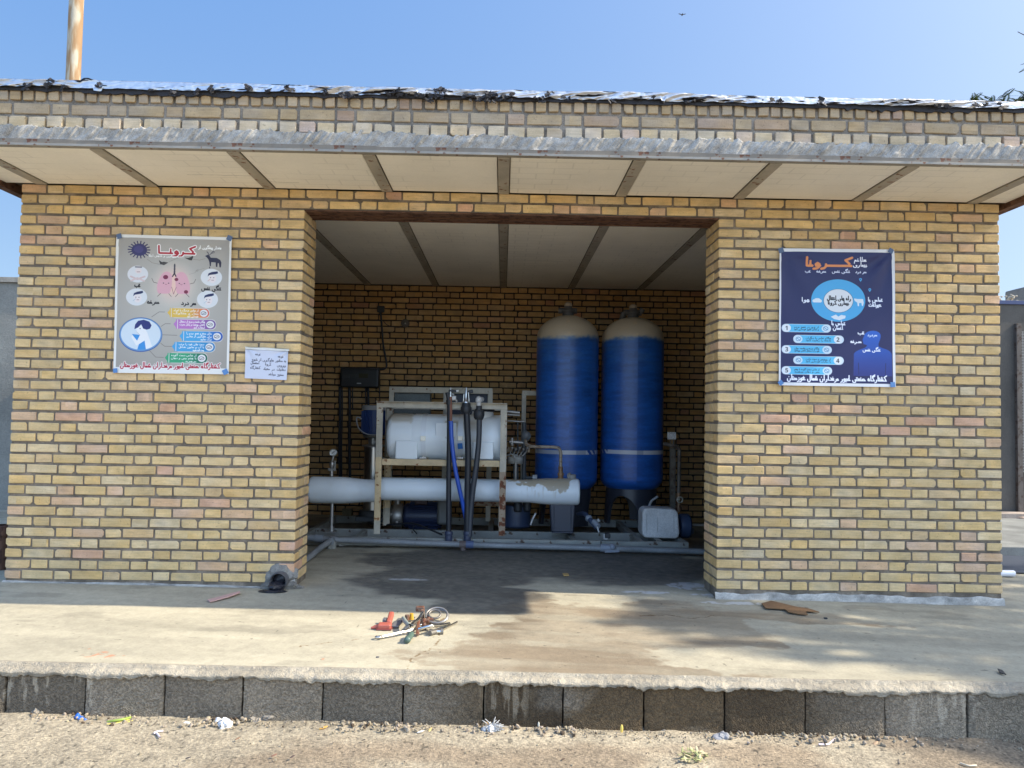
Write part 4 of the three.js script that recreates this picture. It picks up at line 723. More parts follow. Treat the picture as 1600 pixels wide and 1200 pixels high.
// the rear stand with its panels
{
  const z = -2.72, t = thing('panel_stand', 'cream angle iron frame behind the drum, holding a grey panel', 'stand', [at(690, 830, z).x, 0.08, z]);
  const L = at(612, 608.5, z), Rr = at(766, 611, z), M = at(697, 612, z), yb = 0.085, w = 0.048, yt = L.y;
  for (const [x, s] of [[L.x, 1], [Rr.x, -1], [M.x, 1]]) part('post', angle(V(x - s * w / 2, yb, z), V(x - s * w / 2, yt - 0.002, z), w, s, -1), creamSteel, t, { ox: x });
  part('top_rail', [box(L.x - 0.024, Rr.x + 0.024, yt - 0.03, yt + 0.03, z + 0.001, z + 0.007), box(L.x - 0.024, Rr.x + 0.024, yt + 0.024, yt + 0.0305, z - 0.05, z + 0.0005)], creamSteel, t);
  for (const px of [614, 667]) { const q = at(px, 608, z); part('bolt', rod(V(q.x, q.y, z + 0.004), V(q.x, q.y, z + 0.012), 0.009, 0.009, 6), rustySteel, t); }
  const a = at(616, 612, z - 0.06), b = at(671, 680, z - 0.06); part('grey_panel', rbox(b.x - a.x, a.y - b.y, 0.16, (a.x + b.x) / 2, (a.y + b.y) / 2, z - 0.14, 0.006), std({ color: lin(0.23, 0.26, 0.25), map: CONCMAP, roughness: 0.55 }), t);
  const c = at(703, 612, z - 0.06), d = at(762, 650, z - 0.06); part('dark_panel', rbox(d.x - c.x, c.y - d.y, 0.12, (c.x + d.x) / 2, (c.y + d.y) / 2, z - 0.12, 0.006), std({ color: lin(0.035, 0.04, 0.06), roughness: 0.5 }), t);
}
// the white drum lying on the stand
{
  const c = at(699, 683, zDrum), Lh = m(93, zDrum), r = m(35.5, zDrum), t = thing('plastic_drum', 'white plastic drum lying on the cream stand under two clear straps', 'tank', [c.x, c.y - r, zDrum]);
  const mat = whitePVC(451, (u, v) => 0.65 * sm(0.50, 0.72, fbm(u * 7, v * 5, 4, 452) + 0.22 * (0.5 - Math.abs(v - 0.25) * 2.2)) * sm(0.45, 0.28, Math.abs(v - 0.25)));
  const e = 0.055, prof = []; prof.push([0.001, -Lh]); prof.push([r * 0.72, -Lh + 0.004]);
  for (let i = 0; i <= 6; i++) { const a = i / 6 * Math.PI / 2; prof.push([r - e + e * Math.sin(a), -Lh + 0.012 + e - e * Math.cos(a)]); }
  for (const x of [-0.28, -0.02, 0.26]) { const X = x * Lh * 2; prof.push([r, X - 0.02], [r - 0.004, X - 0.006], [r - 0.004, X + 0.006], [r, X + 0.02]); }
  for (let i = 6; i >= 0; i--) { const a = i / 6 * Math.PI / 2; prof.push([r - e + e * Math.sin(a), Lh - 0.012 - e + e * Math.cos(a)]); }
  prof.push([r * 0.72, Lh - 0.004], [0.001, Lh]);
  const g = lathe(prof, V(0, 0, 0), 'x', 56), n = g.attributes.normal; g.computeVertexNormals(); g.rotateX(Math.PI / 2); g.translate(c.x, c.y, c.z);
  part('body', g, mat, t, { uv: true });
  const molded = whitePVC(461);
  for (const [x0, x1, y0, y1, f] of [[618, 652, 688, 718, 0.022], [738.5, 771, 690, 718, 0.022], [680.5, 712, 660.5, 690, 0.004]]) {
    const a = at(x0, y0, zDrum + r), b = at(x1, y1, zDrum + r), w = b.x - a.x, h = a.y - b.y, yc = (a.y + b.y) / 2, zz = Math.sqrt(Math.max(0.01, r * r - (yc - c.y) ** 2));
    part(y1 > 700 ? 'foot' : 'label_plate', y1 > 700 ? new RoundedBoxGeometry(w, h, 0.14, 2, 0.012).translate((a.x + b.x) / 2, yc, zDrum + r - 0.06) : new RoundedBoxGeometry(w, h, 0.05, 2, 0.006).rotateX(0.04).translate((a.x + b.x) / 2, yc, zDrum + zz - 0.022 + f), molded, t);
  }
  const nk = at(754, 648, zDrum); part('neck', lathe([[0.11, -0.04], [0.108, 0.01], [0.10, 0.03], [0.098, 0.045]], V(nk.x, c.y + r - 0.012, zDrum), 'y', 36), molded, t);
  part('cap', lathe([[0.001, 0.045], [0.085, 0.042], [0.092, 0.03], [0.092, -0.005], [0.001, -0.006]], V(nk.x + 0.02, c.y + r + 0.035, zDrum), 'y', 36), blackPlastic, t);
  const clear = phys({ color: lin(0.80, 0.84, 0.86), roughness: 0.22 }), buckle = std({ color: lin(0.82, 0.78, 0.66), roughness: 0.3, metalness: 0.2 }), blueTape = std({ color: lin(0.04, 0.20, 0.55), roughness: 0.4 });
  for (const px of [661, 719]) {
    const x = at(px, 690, zDrum + r).x, gg = new THREE.CylinderGeometry(r + 0.004, r + 0.004, 0.045, 48, 1, true, 0, Math.PI * 2).rotateZ(Math.PI / 2).translate(x, c.y, zDrum);
    const s = part('strap', gg, clear, t);
    const q = at(px, 685, zDrum + r), q2 = at(px, 697, zDrum + r), q3 = at(px, 715.5, zDrum + r);
    part('buckle', [rbox(0.047, 0.045, 0.014, q.x, q.y, zDrum + r + 0.006, 0.004)], buckle, t); part('bolt', [rod(V(q3.x - 0.03, q3.y, zDrum + r + 0.02), V(q3.x + 0.03, q3.y, zDrum + r + 0.02), 0.008), rod(V(q3.x, q3.y - 0.012, zDrum + r + 0.012), V(q3.x, q3.y + 0.02, zDrum + r + 0.012), 0.006)], steel, t);
    if (px > 700) part('tape', new RoundedBoxGeometry(0.046, 0.055, 0.005, 1, 0.002).rotateX(0.28).rotateZ(0.1).translate(q2.x, q2.y, zDrum + r + 0.002), blueTape, t);
  }
}
// two white membrane vessels end to end
function vessel(label, x0, x1, bell, wide, seed, stain, z) {
  const a = at(x0, 765, z), b = at(x1, 767, z), r = m(17.6, z), rw = m(wide, z), L = b.x - a.x, c = a.clone().add(b).multiplyScalar(0.5), t = thing('membrane_vessel', label, 'pressure vessel', [c.x, c.y - r, z]);
  const prof = [[0.001, 0], [rw * 0.9, 0.002], [rw * 0.97, 0.012], [rw, 0.03]]; const B = m(bell, z), N = 12;
  prof.push([rw, B]); for (let i = 1; i <= N; i++) prof.push([lerp(rw, r, sm(0, 1, i / N)), B + m(44, z) * i / N]);
  prof.push([r, L - 0.02], [r * 0.97, L - 0.006], [r * 0.9, L], [0.001, L]);
  let g = new THREE.LatheGeometry(prof.map(([q, y]) => new THREE.Vector2(q, y)), 56);
  g.rotateY(Math.PI); if (bell < 0 || seed === 472) { g.rotateZ(Math.PI / 2); g.translate(b.x, c.y, z); } else { g.rotateZ(-Math.PI / 2); g.translate(a.x, c.y, z); }
  { const p = g.attributes.position, u = g.attributes.uv; for (let i = 0; i < p.count; i++) u.setXY(i, 0.5 + Math.atan2(p.getZ(i) - z, p.getY(i) - c.y) / (Math.PI * 2), (p.getX(i) - a.x) / L); }   // u: 0.5 at the top, 0.75 towards the opening; v from the left end
  part('shell', g, whitePVC(seed, stain), t, { uv: true });
  return [t, c, r, rw];
}
vessel('short left white membrane vessel with wide left end and pressure gauge', 484.5, 591, 46, 20.5, 471, null, zTube);
// silt dried along the top of the right vessel towards its right end, with runs below it
const [ves2] = vessel('long right white membrane vessel with silt-stained wide right end', 594, 905, 42, 20.5, 472, (u, v) => {
  const down = Math.abs(u - 0.5) * 4, n = fbm(u * 14, v * 26, 4, 473), run = fbm(u * 5, v * 120, 3, 474);   // down: 0 at the top, 1 half way down
  const reach = 0.10 + 0.62 * sm(0.55, 0.80, v) * sm(0.97, 0.93, v) + 0.30 * sm(0.885, 0.90, v) * sm(0.95, 0.935, v), edge = down + 0.9 * (n - 0.5);
  return 0.85 * Math.max(sm(reach + 0.05, reach - 0.05, edge) * sm(0.45, 0.7, v), 0.55 * sm(0.60, 0.72, run) * sm(0.66, 0.74, v) * sm(0.94, 0.90, v) * sm(1.5, 0.7, down));
}, zTube + 0.02);
{
  const q = at(894, 752, zTube); part('broken_stub', [lathe([[0.034, -0.03], [0.036, 0.05], [0.028, 0.055], [0.026, 0.0]], V(q.x, q.y + 0.01, zTube), 'y', 18), lump(V(q.x - 0.03, q.y + 0.05, zTube), 0.02, 0.03, 0.025, 3)], std({ color: lin(0.28, 0.27, 0.25), roughness: 0.8 }), ves2);
  const f = at(876, 748, zTube); part('fitting', [lathe([[0.034, -0.01], [0.034, 0.02], [0.024, 0.022], [0.024, 0.04], [0.03, 0.042], [0.03, 0.066], [0.02, 0.068], [0.02, 0.10], [0.012, 0.13]], V(f.x, f.y - 0.012, zTube), 'y', 10)], brass, ves2);
}
// saddle posts under the vessels
{
  const a = at(860, 790, zTube + 0.03), b = at(897, 790, zTube + 0.03), c = at(894, 830, zTube + 0.03), d = at(863, 830, zTube + 0.03);
  const s = new THREE.Shape(); s.moveTo(a.x, a.y + 0.04); s.lineTo(b.x, b.y + 0.04); s.lineTo(c.x, c.y); s.lineTo(d.x, d.y); const g = new THREE.ExtrudeGeometry(s, { depth: 0.14, bevelEnabled: true, bevelSize: 0.008, bevelThickness: 0.008, bevelSegments: 1 }).translate(0, 0, zTube - 0.09);
  solo('vessel_support', [g, rbox(0.20, 0.012, 0.24, (a.x + b.x) / 2, c.y - 0.002, zTube), rbox(0.012, a.y - c.y, 0.012, a.x + 0.03, (a.y + c.y) / 2, zTube + 0.062), rbox(0.012, a.y - c.y, 0.012, b.x - 0.03, (a.y + c.y) / 2, zTube + 0.062)], std({ color: lin(0.045, 0.05, 0.07), roughness: 0.42 }), 'black tapering support under the right end of the membrane vessel', 'support');
  const p = at(519, 784, zTube), q = at(519, 815, zTube - 0.1); solo('thin_support', [rod(V(p.x, p.y + 0.02, zTube), V(p.x, 0.06, zTube), 0.016), rod(V(p.x, 0.06, zTube), V(p.x, 0.11, zTube), 0.026), rbox(0.09, 0.012, 0.09, p.x, 0.058, zTube)], dullSteel, 'thin steel post under the left end of the membrane vessel', 'support');
}
// gauge and valve on the left vessel
{
  const b = at(518, 744, zTube), g = at(521, 707, zTube), t = thing('pressure_gauge', 'round pressure gauge on a valve above the left vessel end', 'gauge', [b.x, b.y, zTube]);
  part('valve', [rod(b, V(b.x, b.y + 0.05, zTube), 0.016), rbox(0.07, 0.026, 0.03, b.x + 0.002, b.y + 0.062, zTube), ball(V(b.x + 0.002, b.y + 0.11, zTube), 0.027, 0.9, 1.5, 1), rod(V(b.x + 0.004, b.y + 0.14, zTube), V(g.x, g.y - 0.03, zTube), 0.010), bar(V(b.x + 0.032, b.y + 0.05, zTube + 0.02), V(b.x + 0.034, b.y + 0.15, zTube + 0.02), 0.012, 0.006)], dullSteel, t);
  part('case', [lathe([[0.001, -0.012], [0.034, -0.012], [0.036, 0.014], [0.030, 0.016], [0.029, 0.011]], V(g.x, g.y, zTube), 'z', 28)], steel, t); part('dial', new THREE.CylinderGeometry(0.029, 0.029, 0.004, 24).rotateX(Math.PI / 2).translate(g.x, g.y, zTube + 0.010), std({ color: lin(0.6, 0.6, 0.56), roughness: 0.5 }), t); part('needle', bar(V(g.x - 0.012, g.y - 0.01, zTube + 0.0135), V(g.x + 0.014, g.y + 0.012, zTube + 0.0135), 0.004, 0.002, 0.0008), blackPlastic, t);
}
// upright multistage pump: stainless column, blue motor
{
  const z = -2.62, top = at(586, 634, z), mb = at(586, 680, z), cb = at(582, 800, z), t = thing('upright_pump', 'upright pump with blue finned motor over a stainless column at left', 'pump', [top.x - 0.01, 0.08, z]), x = at(584, 700, z).x;
  const rM = m(20, z), fins = [lathe([[0.001, mb.y], [rM * 0.84, mb.y], [rM * 0.88, mb.y + 0.02], [rM * 0.88, top.y - 0.03], [rM * 0.5, top.y - 0.02], [0.001, top.y - 0.02]], V(x, 0, z), 'y', 40)];
  for (let i = 0; i < 28; i++) { const a = i / 28 * Math.PI * 2; fins.push(new THREE.BoxGeometry(0.006, top.y - mb.y - 0.09, 0.022).translate(0, (top.y + mb.y) / 2 - 0.01, rM * 0.93).rotateY(a).translate(x, 0, z)); }
  part('motor', fins, std({ color: lin(0.028, 0.055, 0.17), roughness: 0.45 }), t); part('fan_cover', lathe([[rM * 0.98, top.y - 0.045], [rM * 0.99, top.y - 0.012], [rM * 0.9, top.y + 0.004], [0.001, top.y + 0.008]], V(x, 0, z), 'y', 36), std({ color: lin(0.30, 0.30, 0.29), roughness: 0.6 }), t);
  part('lantern', [lathe([[rM * 0.85, mb.y - 0.005], [rM * 0.85, mb.y - 0.02], [rM * 0.45, mb.y - 0.03], [rM * 0.42, mb.y - 0.09], [rM * 0.9, mb.y - 0.10], [rM * 0.9, mb.y - 0.115]], V(x, 0, z), 'y', 36)], dullSteel, t); part('coupling', rod(V(x, mb.y - 0.09, z + 0.07), V(x, mb.y - 0.02, z + 0.07), 0.012), std({ color: lin(0.7, 0.66, 0.56), roughness: 0.35 }), t);
  part('column', lathe([[rM * 0.7, cb.y], [rM * 0.7, mb.y - 0.115], [rM * 0.72, mb.y - 0.12]], V(x, 0, z), 'y', 40), steel, t); part('base', [rbox(0.30, 0.05, 0.26, x, 0.115, z, 0.01), lathe([[0.13, 0.14], [0.13, 0.19], [0.10, 0.20], [rM * 0.7, cb.y]], V(x, 0, z), 'y', 30)], std({ color: lin(0.05, 0.055, 0.06), roughness: 0.6 }), t);
  part('cable', tube([at(566, 655, z + 0.05), at(558, 652, z + 0.08), at(560, 668, z + 0.12), at(572, 678, z + 0.14), at(592, 680, z + 0.14)], 0.007), std({ color: lin(0.3, 0.31, 0.32), roughness: 0.5 }), t);
}
// the control box on the back wall, its cables and the conduit up to the socket
{
  const z = ZB + 0.10, a = at(532, 574, z), b = at(592, 606, z), cx = (a.x + b.x) / 2, cy = (a.y + b.y) / 2, w = b.x - a.x, h = a.y - b.y, t = thing('control_box', 'black plastic control box with two small windows on the back wall', 'control box', [cx, b.y, ZB + 0.02]);
  const charcoal = std({ color: lin(0.026, 0.028, 0.030), roughness: 0.4 });
  part('case', [rbox(w, h, 0.11, cx, cy, ZB + 0.062, 0.018)], charcoal, t); part('lid', [rbox(w * 0.93, h * 0.86, 0.016, cx, cy - 0.008, z + 0.022, 0.008), rbox(w * 0.97, 0.02, 0.03, cx, cy + h / 2 - 0.012, z + 0.012, 0.006)], std({ color: lin(0.034, 0.036, 0.037), roughness: 0.35 }), t);
  for (const px of [541.5, 552]) { const q = at(px, 588, z + 0.03); part('window', rbox(0.064, 0.05, 0.008, q.x, q.y, z + 0.031, 0.003), std({ color: lin(0.07, 0.072, 0.07), roughness: 0.2 }), t); }
  const q = at(568, 587, z + 0.03); part('display', rbox(0.11, 0.05, 0.006, q.x, q.y, z + 0.031, 0.002), std({ color: lin(0.06, 0.055, 0.03), roughness: 0.25 }), t); const k = at(561, 599, z + 0.03); part('badge', rbox(0.05, 0.011, 0.004, k.x, k.y, z + 0.032, 0.001), std({ color: lin(0.5, 0.5, 0.48), roughness: 0.4 }), t);
  const zc = ZB + 0.03;
  for (const [x0, x1, y1, r] of [[531, 531, 745, 0.016], [534.5, 534, 750, 0.008], [546, 547, 752, 0.017], [551, 553, 640, 0.006], [575, 574, 660, 0.014], [571, 571, 634, 0.006], [593, 592, 626, 0.006]]) solo('cable', tube([at(x0, 604, zc), at(x0 + 0.4, 640, zc), at((x0 + x1) / 2 - 0.5, (640 + y1) / 2, zc), at(x1, y1, zc)], r, 30, 8), blackRubber, `black cable hanging below the control box, ${x0 < 533 ? 'leftmost and thick' : x0 < 540 ? 'thin, beside the leftmost' : x0 < 549 ? 'thick, under its left windows' : x0 < 560 ? 'short and thin, under its middle' : x0 < 573 ? 'thin, dropping to the pump motor' : x0 < 580 ? 'thick, dropping to the pump motor' : 'rightmost, at its lower right corner'}`, 'cable');
  const s = at(595, 483, zc); const sk = solo('wall_socket', [rbox(0.085, 0.075, 0.04, s.x, s.y, ZB + 0.022, 0.008), rod(V(s.x, s.y - 0.03, ZB + 0.03), V(s.x, s.y - 0.06, ZB + 0.03), 0.014)], charcoal, 'small dark wall socket high on the interior brick wall', 'socket');
  solo('conduit', tube([at(595, 488, zc), at(597, 515, zc), at(599, 540, zc), at(604, 568, zc), at(603.5, 574, zc), at(599, 577, zc), at(590, 577, zc)], 0.011, 50, 8), blackRubber, 'black conduit running down the wall from socket to control box', 'conduit');
  const j = at(633, 505, zc), jb = thing('junction_lamp', 'small round fitting with a bright dot on the interior wall', 'fitting', [j.x, j.y, ZB]);
  part('body', lathe([[0.05, 0], [0.05, 0.025], [0.038, 0.04], [0.001, 0.042]], V(j.x, j.y, ZB + 0.004), 'z', 24), std({ color: lin(0.12, 0.10, 0.08), roughness: 0.6 }), jb); part('stud', ball(V(j.x + 0.004, j.y - 0.004, ZB + 0.052), 0.009), std({ color: lin(0.8, 0.8, 0.76), roughness: 0.3 }), jb);
  solo('wire', tube([at(598, 500, zc), at(604, 507, zc), at(616, 511, zc), at(627, 511, zc), at(632, 507, zc)], 0.005, 30, 6), blackRubber, 'thin black wire looping from the conduit to the round fitting', 'wire');
}
// hoses in front of the stand
{
  const z = zFront + 0.05;
  const hose = (label, pts, r, mat) => { const t = thing('hose', label, 'hose', [at(pts[0][0], 840, z).x, at(pts[0][0], 843, z).y, z]); part('pipe', tube(pts.map(([x, y, dz]) => at(x, y, z + (dz ?? 0))), r, 60, 12), mat, t); return t; };
  const h1 = hose('black hose, leftmost of three, straight down from the stand top', [[702.5, 628], [702, 690], [701, 770], [701, 838]], 0.0235, blackRubber);
  const h2 = hose('black hose, thickest middle one of three, under a silver nozzle', [[729, 642], [730, 665], [731.5, 705], [730.5, 770], [730, 842]], 0.029, blackRubber);
  const h3 = hose('black hose, rightmost of three, bending left under a white elbow', [[749, 652], [748, 690], [744, 730], [739, 765], [735.5, 800], [733.5, 838, 0.01]], 0.025, std({ color: lin(0.045, 0.05, 0.06), roughness: 0.4 }));
  const bl = hose('bright blue hose curving down between the black hoses', [[704.5, 658, 0.02], [706, 690, 0.03], [711, 730, 0.03], [718, 765, 0.02], [725, 796, -0.01], [729, 815, -0.03]], 0.0195, std({ color: lin(0.03, 0.10, 0.48), roughness: 0.3 }));
  part('rusty_nipple', tube([at(704, 620, z + 0.012), at(704.5, 640, z + 0.016), at(704.5, 660, z + 0.02)], 0.0125, 20, 10), std({ color: lin(0.24, 0.10, 0.06), roughness: 0.6 }), bl); part('nozzle', [rod(at(704, 624, z + 0.01), at(704, 612, z + 0.01), 0.011, 0.008), rod(at(704, 612, z + 0.01), at(704.5, 605, z + 0.01), 0.007, 0.002)], steel, bl);
  part('clamp', [rod(at(702, 632, z), at(702, 625, z), 0.029), rod(at(699, 613, z), at(702, 627, z), 0.02)], blackPlastic, h1); part('valve', [rbox(0.05, 0.05, 0.05, at(709, 622, z).x, at(709, 622, z).y, z - 0.02, 0.012), bar(at(705, 610, z), at(717, 611, z), 0.02, 0.02), rod(at(707, 615, z - 0.02), at(714, 628, z - 0.01), 0.012)], dullSteel, h1); part('valve_handle', [rbox(0.07, 0.028, 0.035, at(707, 611, z).x, at(707, 611, z).y, z, 0.01)], blackPlastic, h1);
  part('nozzle', [lathe([[0.03, -0.05], [0.034, -0.03], [0.030, 0.0], [0.016, 0.012], [0.013, 0.06], [0.003, 0.12]], at(728, 626, z), 'y', 18), bar(at(724, 628, z + 0.02), at(725, 615, z + 0.02), 0.008), bar(at(733, 628, z + 0.02), at(732, 613, z + 0.02), 0.008)], steel, h2); part('collar', [lathe([[0.034, 0.02], [0.04, 0.015], [0.042, -0.01], [0.05, -0.02], [0.05, -0.06], [0.036, -0.075]], at(728.5, 633, z), 'y', 20)], blackPlastic, h2); part('lever', bar(at(731, 613, z - 0.03), at(739, 611, z - 0.03), 0.03, 0.02), blackPlastic, h2);
  const w = std({ color: lin(0.62, 0.60, 0.56), roughness: 0.35 }); part('elbow', [ball(at(748, 625, z), 0.032, 0.95, 1.1, 1), rod(at(748, 625, z), at(748, 634, z), 0.022), rod(at(748, 623, z), at(753, 624, z - 0.06), 0.022)], w, h3); part('collar', [rod(at(748.5, 641, z), at(748.5, 634, z), 0.027), lathe([[0.033, 0.02], [0.046, 0.012], [0.05, -0.02], [0.046, -0.05], [0.034, -0.068]], at(748.5, 644, z), 'y', 20)], blackPlastic, h3);
  for (const [px, h] of [[701, h1], [730, h2]]) part('coupling', [lathe([[0.026, 0.07], [0.036, 0.066], [0.038, 0.04], [0.03, 0.034], [0.034, 0.03], [0.034, -0.03], [0.026, -0.035]], at(px, 842, z), 'y', 18)], std({ color: lin(0.05, 0.06, 0.10), roughness: 0.4 }), h); 
}
// the grey plastic pipe along the floor and its branch towards the left jamb
{
  const y = (px) => onSlab(px, 850 + (px - 500) * 0.018, 0.03), a = onSlab(503, 843, 0.036), zP = zPipe, A = at(503, 842.5, zP), T = at(520, 843, zP), B = at(1100, 862, zP), t = thing('floor_pipe', 'grey plastic water pipe along the floor in front of the skid', 'pipe', [0, slabY(0), zP]);
  part('pipe', tube([A, T, at(700, 850, zP), at(723, 851, zP), at(900, 855.5, zP), B], 0.026, 60, 14), pvcGrey, t);
  const e = onSlab(474, 876, 0.028), f = onSlab(470, 893, 0.01); part('branch', [tube([T, at(506, 852, zP + 0.2), V(e.x + 0.01, e.y + 0.004, e.z - 0.05), e, V(e.x - 0.012, e.y - 0.02, e.z + 0.05)], 0.025, 50, 14)], pvcGrey, t);
  part('tee', [rod(at(514, 843, zP), at(527, 843.5, zP), 0.034), rod(T, T.clone().lerp(e, 0.1), 0.034)], pvcGrey, t); part('union', [rod(at(492, 841, zP), at(505, 842, zP), 0.036), rod(at(482, 840, zP), at(492, 841, zP), 0.028)], std({ color: lin(0.20, 0.22, 0.24), roughness: 0.5 }), t);
  part('tee', [rod(at(718, 851, zP), at(728, 851, zP), 0.034), rod(at(723, 851, zP), at(723, 860, zP), 0.026)], std({ color: lin(0.12, 0.09, 0.08), roughness: 0.6 }), t); part('union', [rod(at(728, 850.5, zP), at(740, 851, zP), 0.034)], std({ color: lin(0.08, 0.11, 0.20), roughness: 0.5 }), t); part('valve', [rod(at(938, 856, zP), at(960, 857, zP), 0.036), ball(at(957, 855, zP + 0.02), 0.03), bar(at(945, 862, zP + 0.03), at(968, 861, zP + 0.03), 0.02, 0.012)], std({ color: lin(0.24, 0.26, 0.30), roughness: 0.5 }), t);
  for (const px of [515.5, 521]) { const q = onSlab(px, 857); solo('pipe_block', [lathe([[0.026, 0], [0.027, 0.06], [0.02, 0.066], [0.001, 0.066]], V(q.x, slabY(q.x), zP + 0.04), 'y', 14)], std({ color: lin(0.40, 0.40, 0.36), map: CONCMAP, roughness: 0.9 }), px < 518 ? 'small concrete block under the pipe tee, the left one' : 'small concrete block under the pipe tee, the right one', 'block', 'blocks under the floor pipe'); }
  const q = onSlab(537, 853); const wp = solo('paper_scrap', [new RoundedBoxGeometry(0.085, 0.022, 0.04, 1, 0.006).rotateY(0.15).rotateZ(0.1).translate(q.x, slabY(q.x) + 0.014, q.z)], std({ color: lin(0.78, 0.78, 0.76), map: MORTARMAP, roughness: 0.7 }), 'white crumpled scrap on the floor beside the pipe tee', 'scrap');
}
// the two blue pressure tanks
function tank(label, cx, z, topPx, baseY) {
  const c = at(cx, 640, z), r = m(48, z - 0.05), yT = at(cx, topPx, z + 0.1).y, yB = at(cx, 772, z).y, dome = 0.235, t = thing('pressure_tank', label, 'tank', [c.x, 0.085, z]);
  const map = tex(512, 512, (u, v) => {                                     // v up the shell: wound blue glass fibre, pale dust lying on the dome
    const weave = 0.5 + 0.5 * Math.sin(v * 900 + 3 * fbm(u * 8, v * 20, 2, 481)), n = fbm(u * 10, v * 60, 3, 482), k = 0.92 + 0.10 * (weave - 0.5) + 0.30 * (n - 0.5) + 0.10 * (vn(u * 90, v * 200, 483) - 0.5);
    const edge = 0.870 + 0.022 * (fbm(u * 12, v * 3, 3, 484 + cx) - 0.5) + 0.006 * Math.sin(u * 6.28 * 2 + cx), dust = sm(edge - 0.022, edge + 0.010, v + 0.014 * (fbm(u * 60, v * 90, 2, 485) - 0.5)) * 0.93 + 0.12 * sm(0.55, 0.8, fbm(u * 9, v * 26, 4, 486)) * sm(0.5, 0.9, v);
    return [lerp(0.14 * k, 0.77, dust), lerp(0.37 * k, 0.69, dust), lerp(0.69 * k, 0.57, dust)];
  }, { wrap: THREE.ClampToEdgeWrapping });
  const prof = [[0.06, yB]]; for (let i = 1; i <= 10; i++) { const a = i / 10 * Math.PI / 2; prof.push([r * Math.sin(a), yB + 0.17 - 0.17 * Math.cos(a)]); }
  for (let i = 1; i < 24; i++) prof.push([r * (1 + 0.0025 * Math.sin(i * 2.1)), lerp(yB + 0.17, yT - dome, i / 24)]);
  for (let i = 0; i <= 12; i++) { const a = i / 12 * Math.PI / 2; prof.push([Math.max(0.05, r * Math.cos(a)), yT - dome + dome * Math.sin(a)]); }
  const g = new THREE.LatheGeometry(prof.map(([a, b]) => new THREE.Vector2(a, b)), 64), p = g.attributes.position, u = g.attributes.uv;
  for (let i = 0; i < p.count; i++) u.setY(i, clamp((p.getY(i) - yB) / (yT - yB), 0.002, 0.998));
  g.computeVertexNormals(); g.translate(c.x, 0, z);
  part('shell', g, phys({ map, roughness: 0.42, clearcoat: 0.25, clearcoatRoughness: 0.28, bumpMap: again(GRIT, 0.6, 0.2), bumpScale: 0.0008 }), t, { uv: true });
  // neck and valve head
  part('valve_head', [lathe([[0.05, yT - 0.01], [0.062, yT + 0.01], [0.05, yT + 0.03], [0.075, yT + 0.034], [0.075, yT + 0.055], [0.045, yT + 0.06], [0.04, yT + 0.10]], V(c.x, 0, z), 'y', 16), rod(V(c.x - 0.10, yT + 0.05, z), V(c.x + 0.09, yT + 0.05, z), 0.03), ...(cx > 930 ? [rod(V(c.x - 0.10, yT + 0.05, z), V(c.x - 0.12, yT - 0.04, z), 0.03), rod(V(c.x + 0.08, yT + 0.05, z), V(c.x + 0.1, yT + 0.09, z), 0.028)] : [])], std({ color: lin(0.085, 0.08, 0.075), roughness: 0.6 }), t);
  part('cap', ball(V(c.x, yT + 0.105, z), 0.042, 1, 0.9, 1), std({ color: lin(0.34, 0.26, 0.18), roughness: 0.7 }), t);
  // printed tape round the lower shell
  const yS = at(cx, 707, z + r).y, band = new THREE.CylinderGeometry(r + 0.003, r + 0.003, 0.04, 64, 1, true).translate(c.x, yS, z);
  part('tape_band', band, std({ map: tex(1024, 32, (a, v) => { const s = ((a * 26 + v * 0.5) % 1 + 1) % 1, on = vn(a * 16, 1, 487 + cx) > 0.66, w = vn(a * 16, 4, 488 + cx); return on && s < 0.55 ? [0.16, 0.30, 0.60] : w > 0.55 ? [0.75, 0.76, 0.78] : [0.60, 0.63, 0.68]; }), roughness: 0.35 }), t, { uv: true });
  // moulded foot with arched openings
  const rB = r * 0.80, rF = r * 0.86, H = yB + 0.10 - 0.085, N = 96, pos = [], idx = [], A = (th) => { const k = Math.abs(((th / (Math.PI * 2) * 3 + (cx > 930 ? 0.75 : 0.75)) % 1 + 1) % 1 - 0.5) * 2; return k < 0.62 ? 0.05 + 0.62 * H * Math.sqrt(1 - (k / 0.62) ** 2) : 0; };
  for (let i = 0; i <= N; i++) { const th = i / N * Math.PI * 2, y0 = A(th); for (const [q, off] of [[1, 0], [0, 0], [0, -0.03], [1, -0.03]]) { const y = q ? H : y0, rad = lerp(rF, rB, y / H) + off; pos.push(c.x + Math.sin(th) * rad, 0.085 + y, z + Math.cos(th) * rad); } }
  for (let i = 0; i < N; i++) for (let k = 0; k < 3; k++) { const a = i * 4 + k, b = a + 4; idx.push(a, a + 1, b, a + 1, b + 1, b); }
  const f = new THREE.BufferGeometry(); f.setAttribute('position', new THREE.Float32BufferAttribute(pos, 3)); f.setIndex(idx); const f2 = f.toNonIndexed(); f2.computeVertexNormals();
  part('foot', [f2, lathe([[rB * 0.96, 0.085 + H - 0.004], [rB + 0.006, 0.085 + H - 0.002], [rB + 0.008, 0.085 + H + 0.012], [rB * 0.9, 0.085 + H + 0.014]], V(c.x, 0, z), 'y', 48)], std({ color: lin(0.032, 0.036, 0.048), roughness: 0.38 }), t);
  return t;
}
tank('tall blue fibreglass pressure tank with dusty dome, left of the pair', 885.5, -2.66, 491);
tank('tall blue fibreglass pressure tank with dusty dome, right of the pair', 987.5, -2.80, 494);
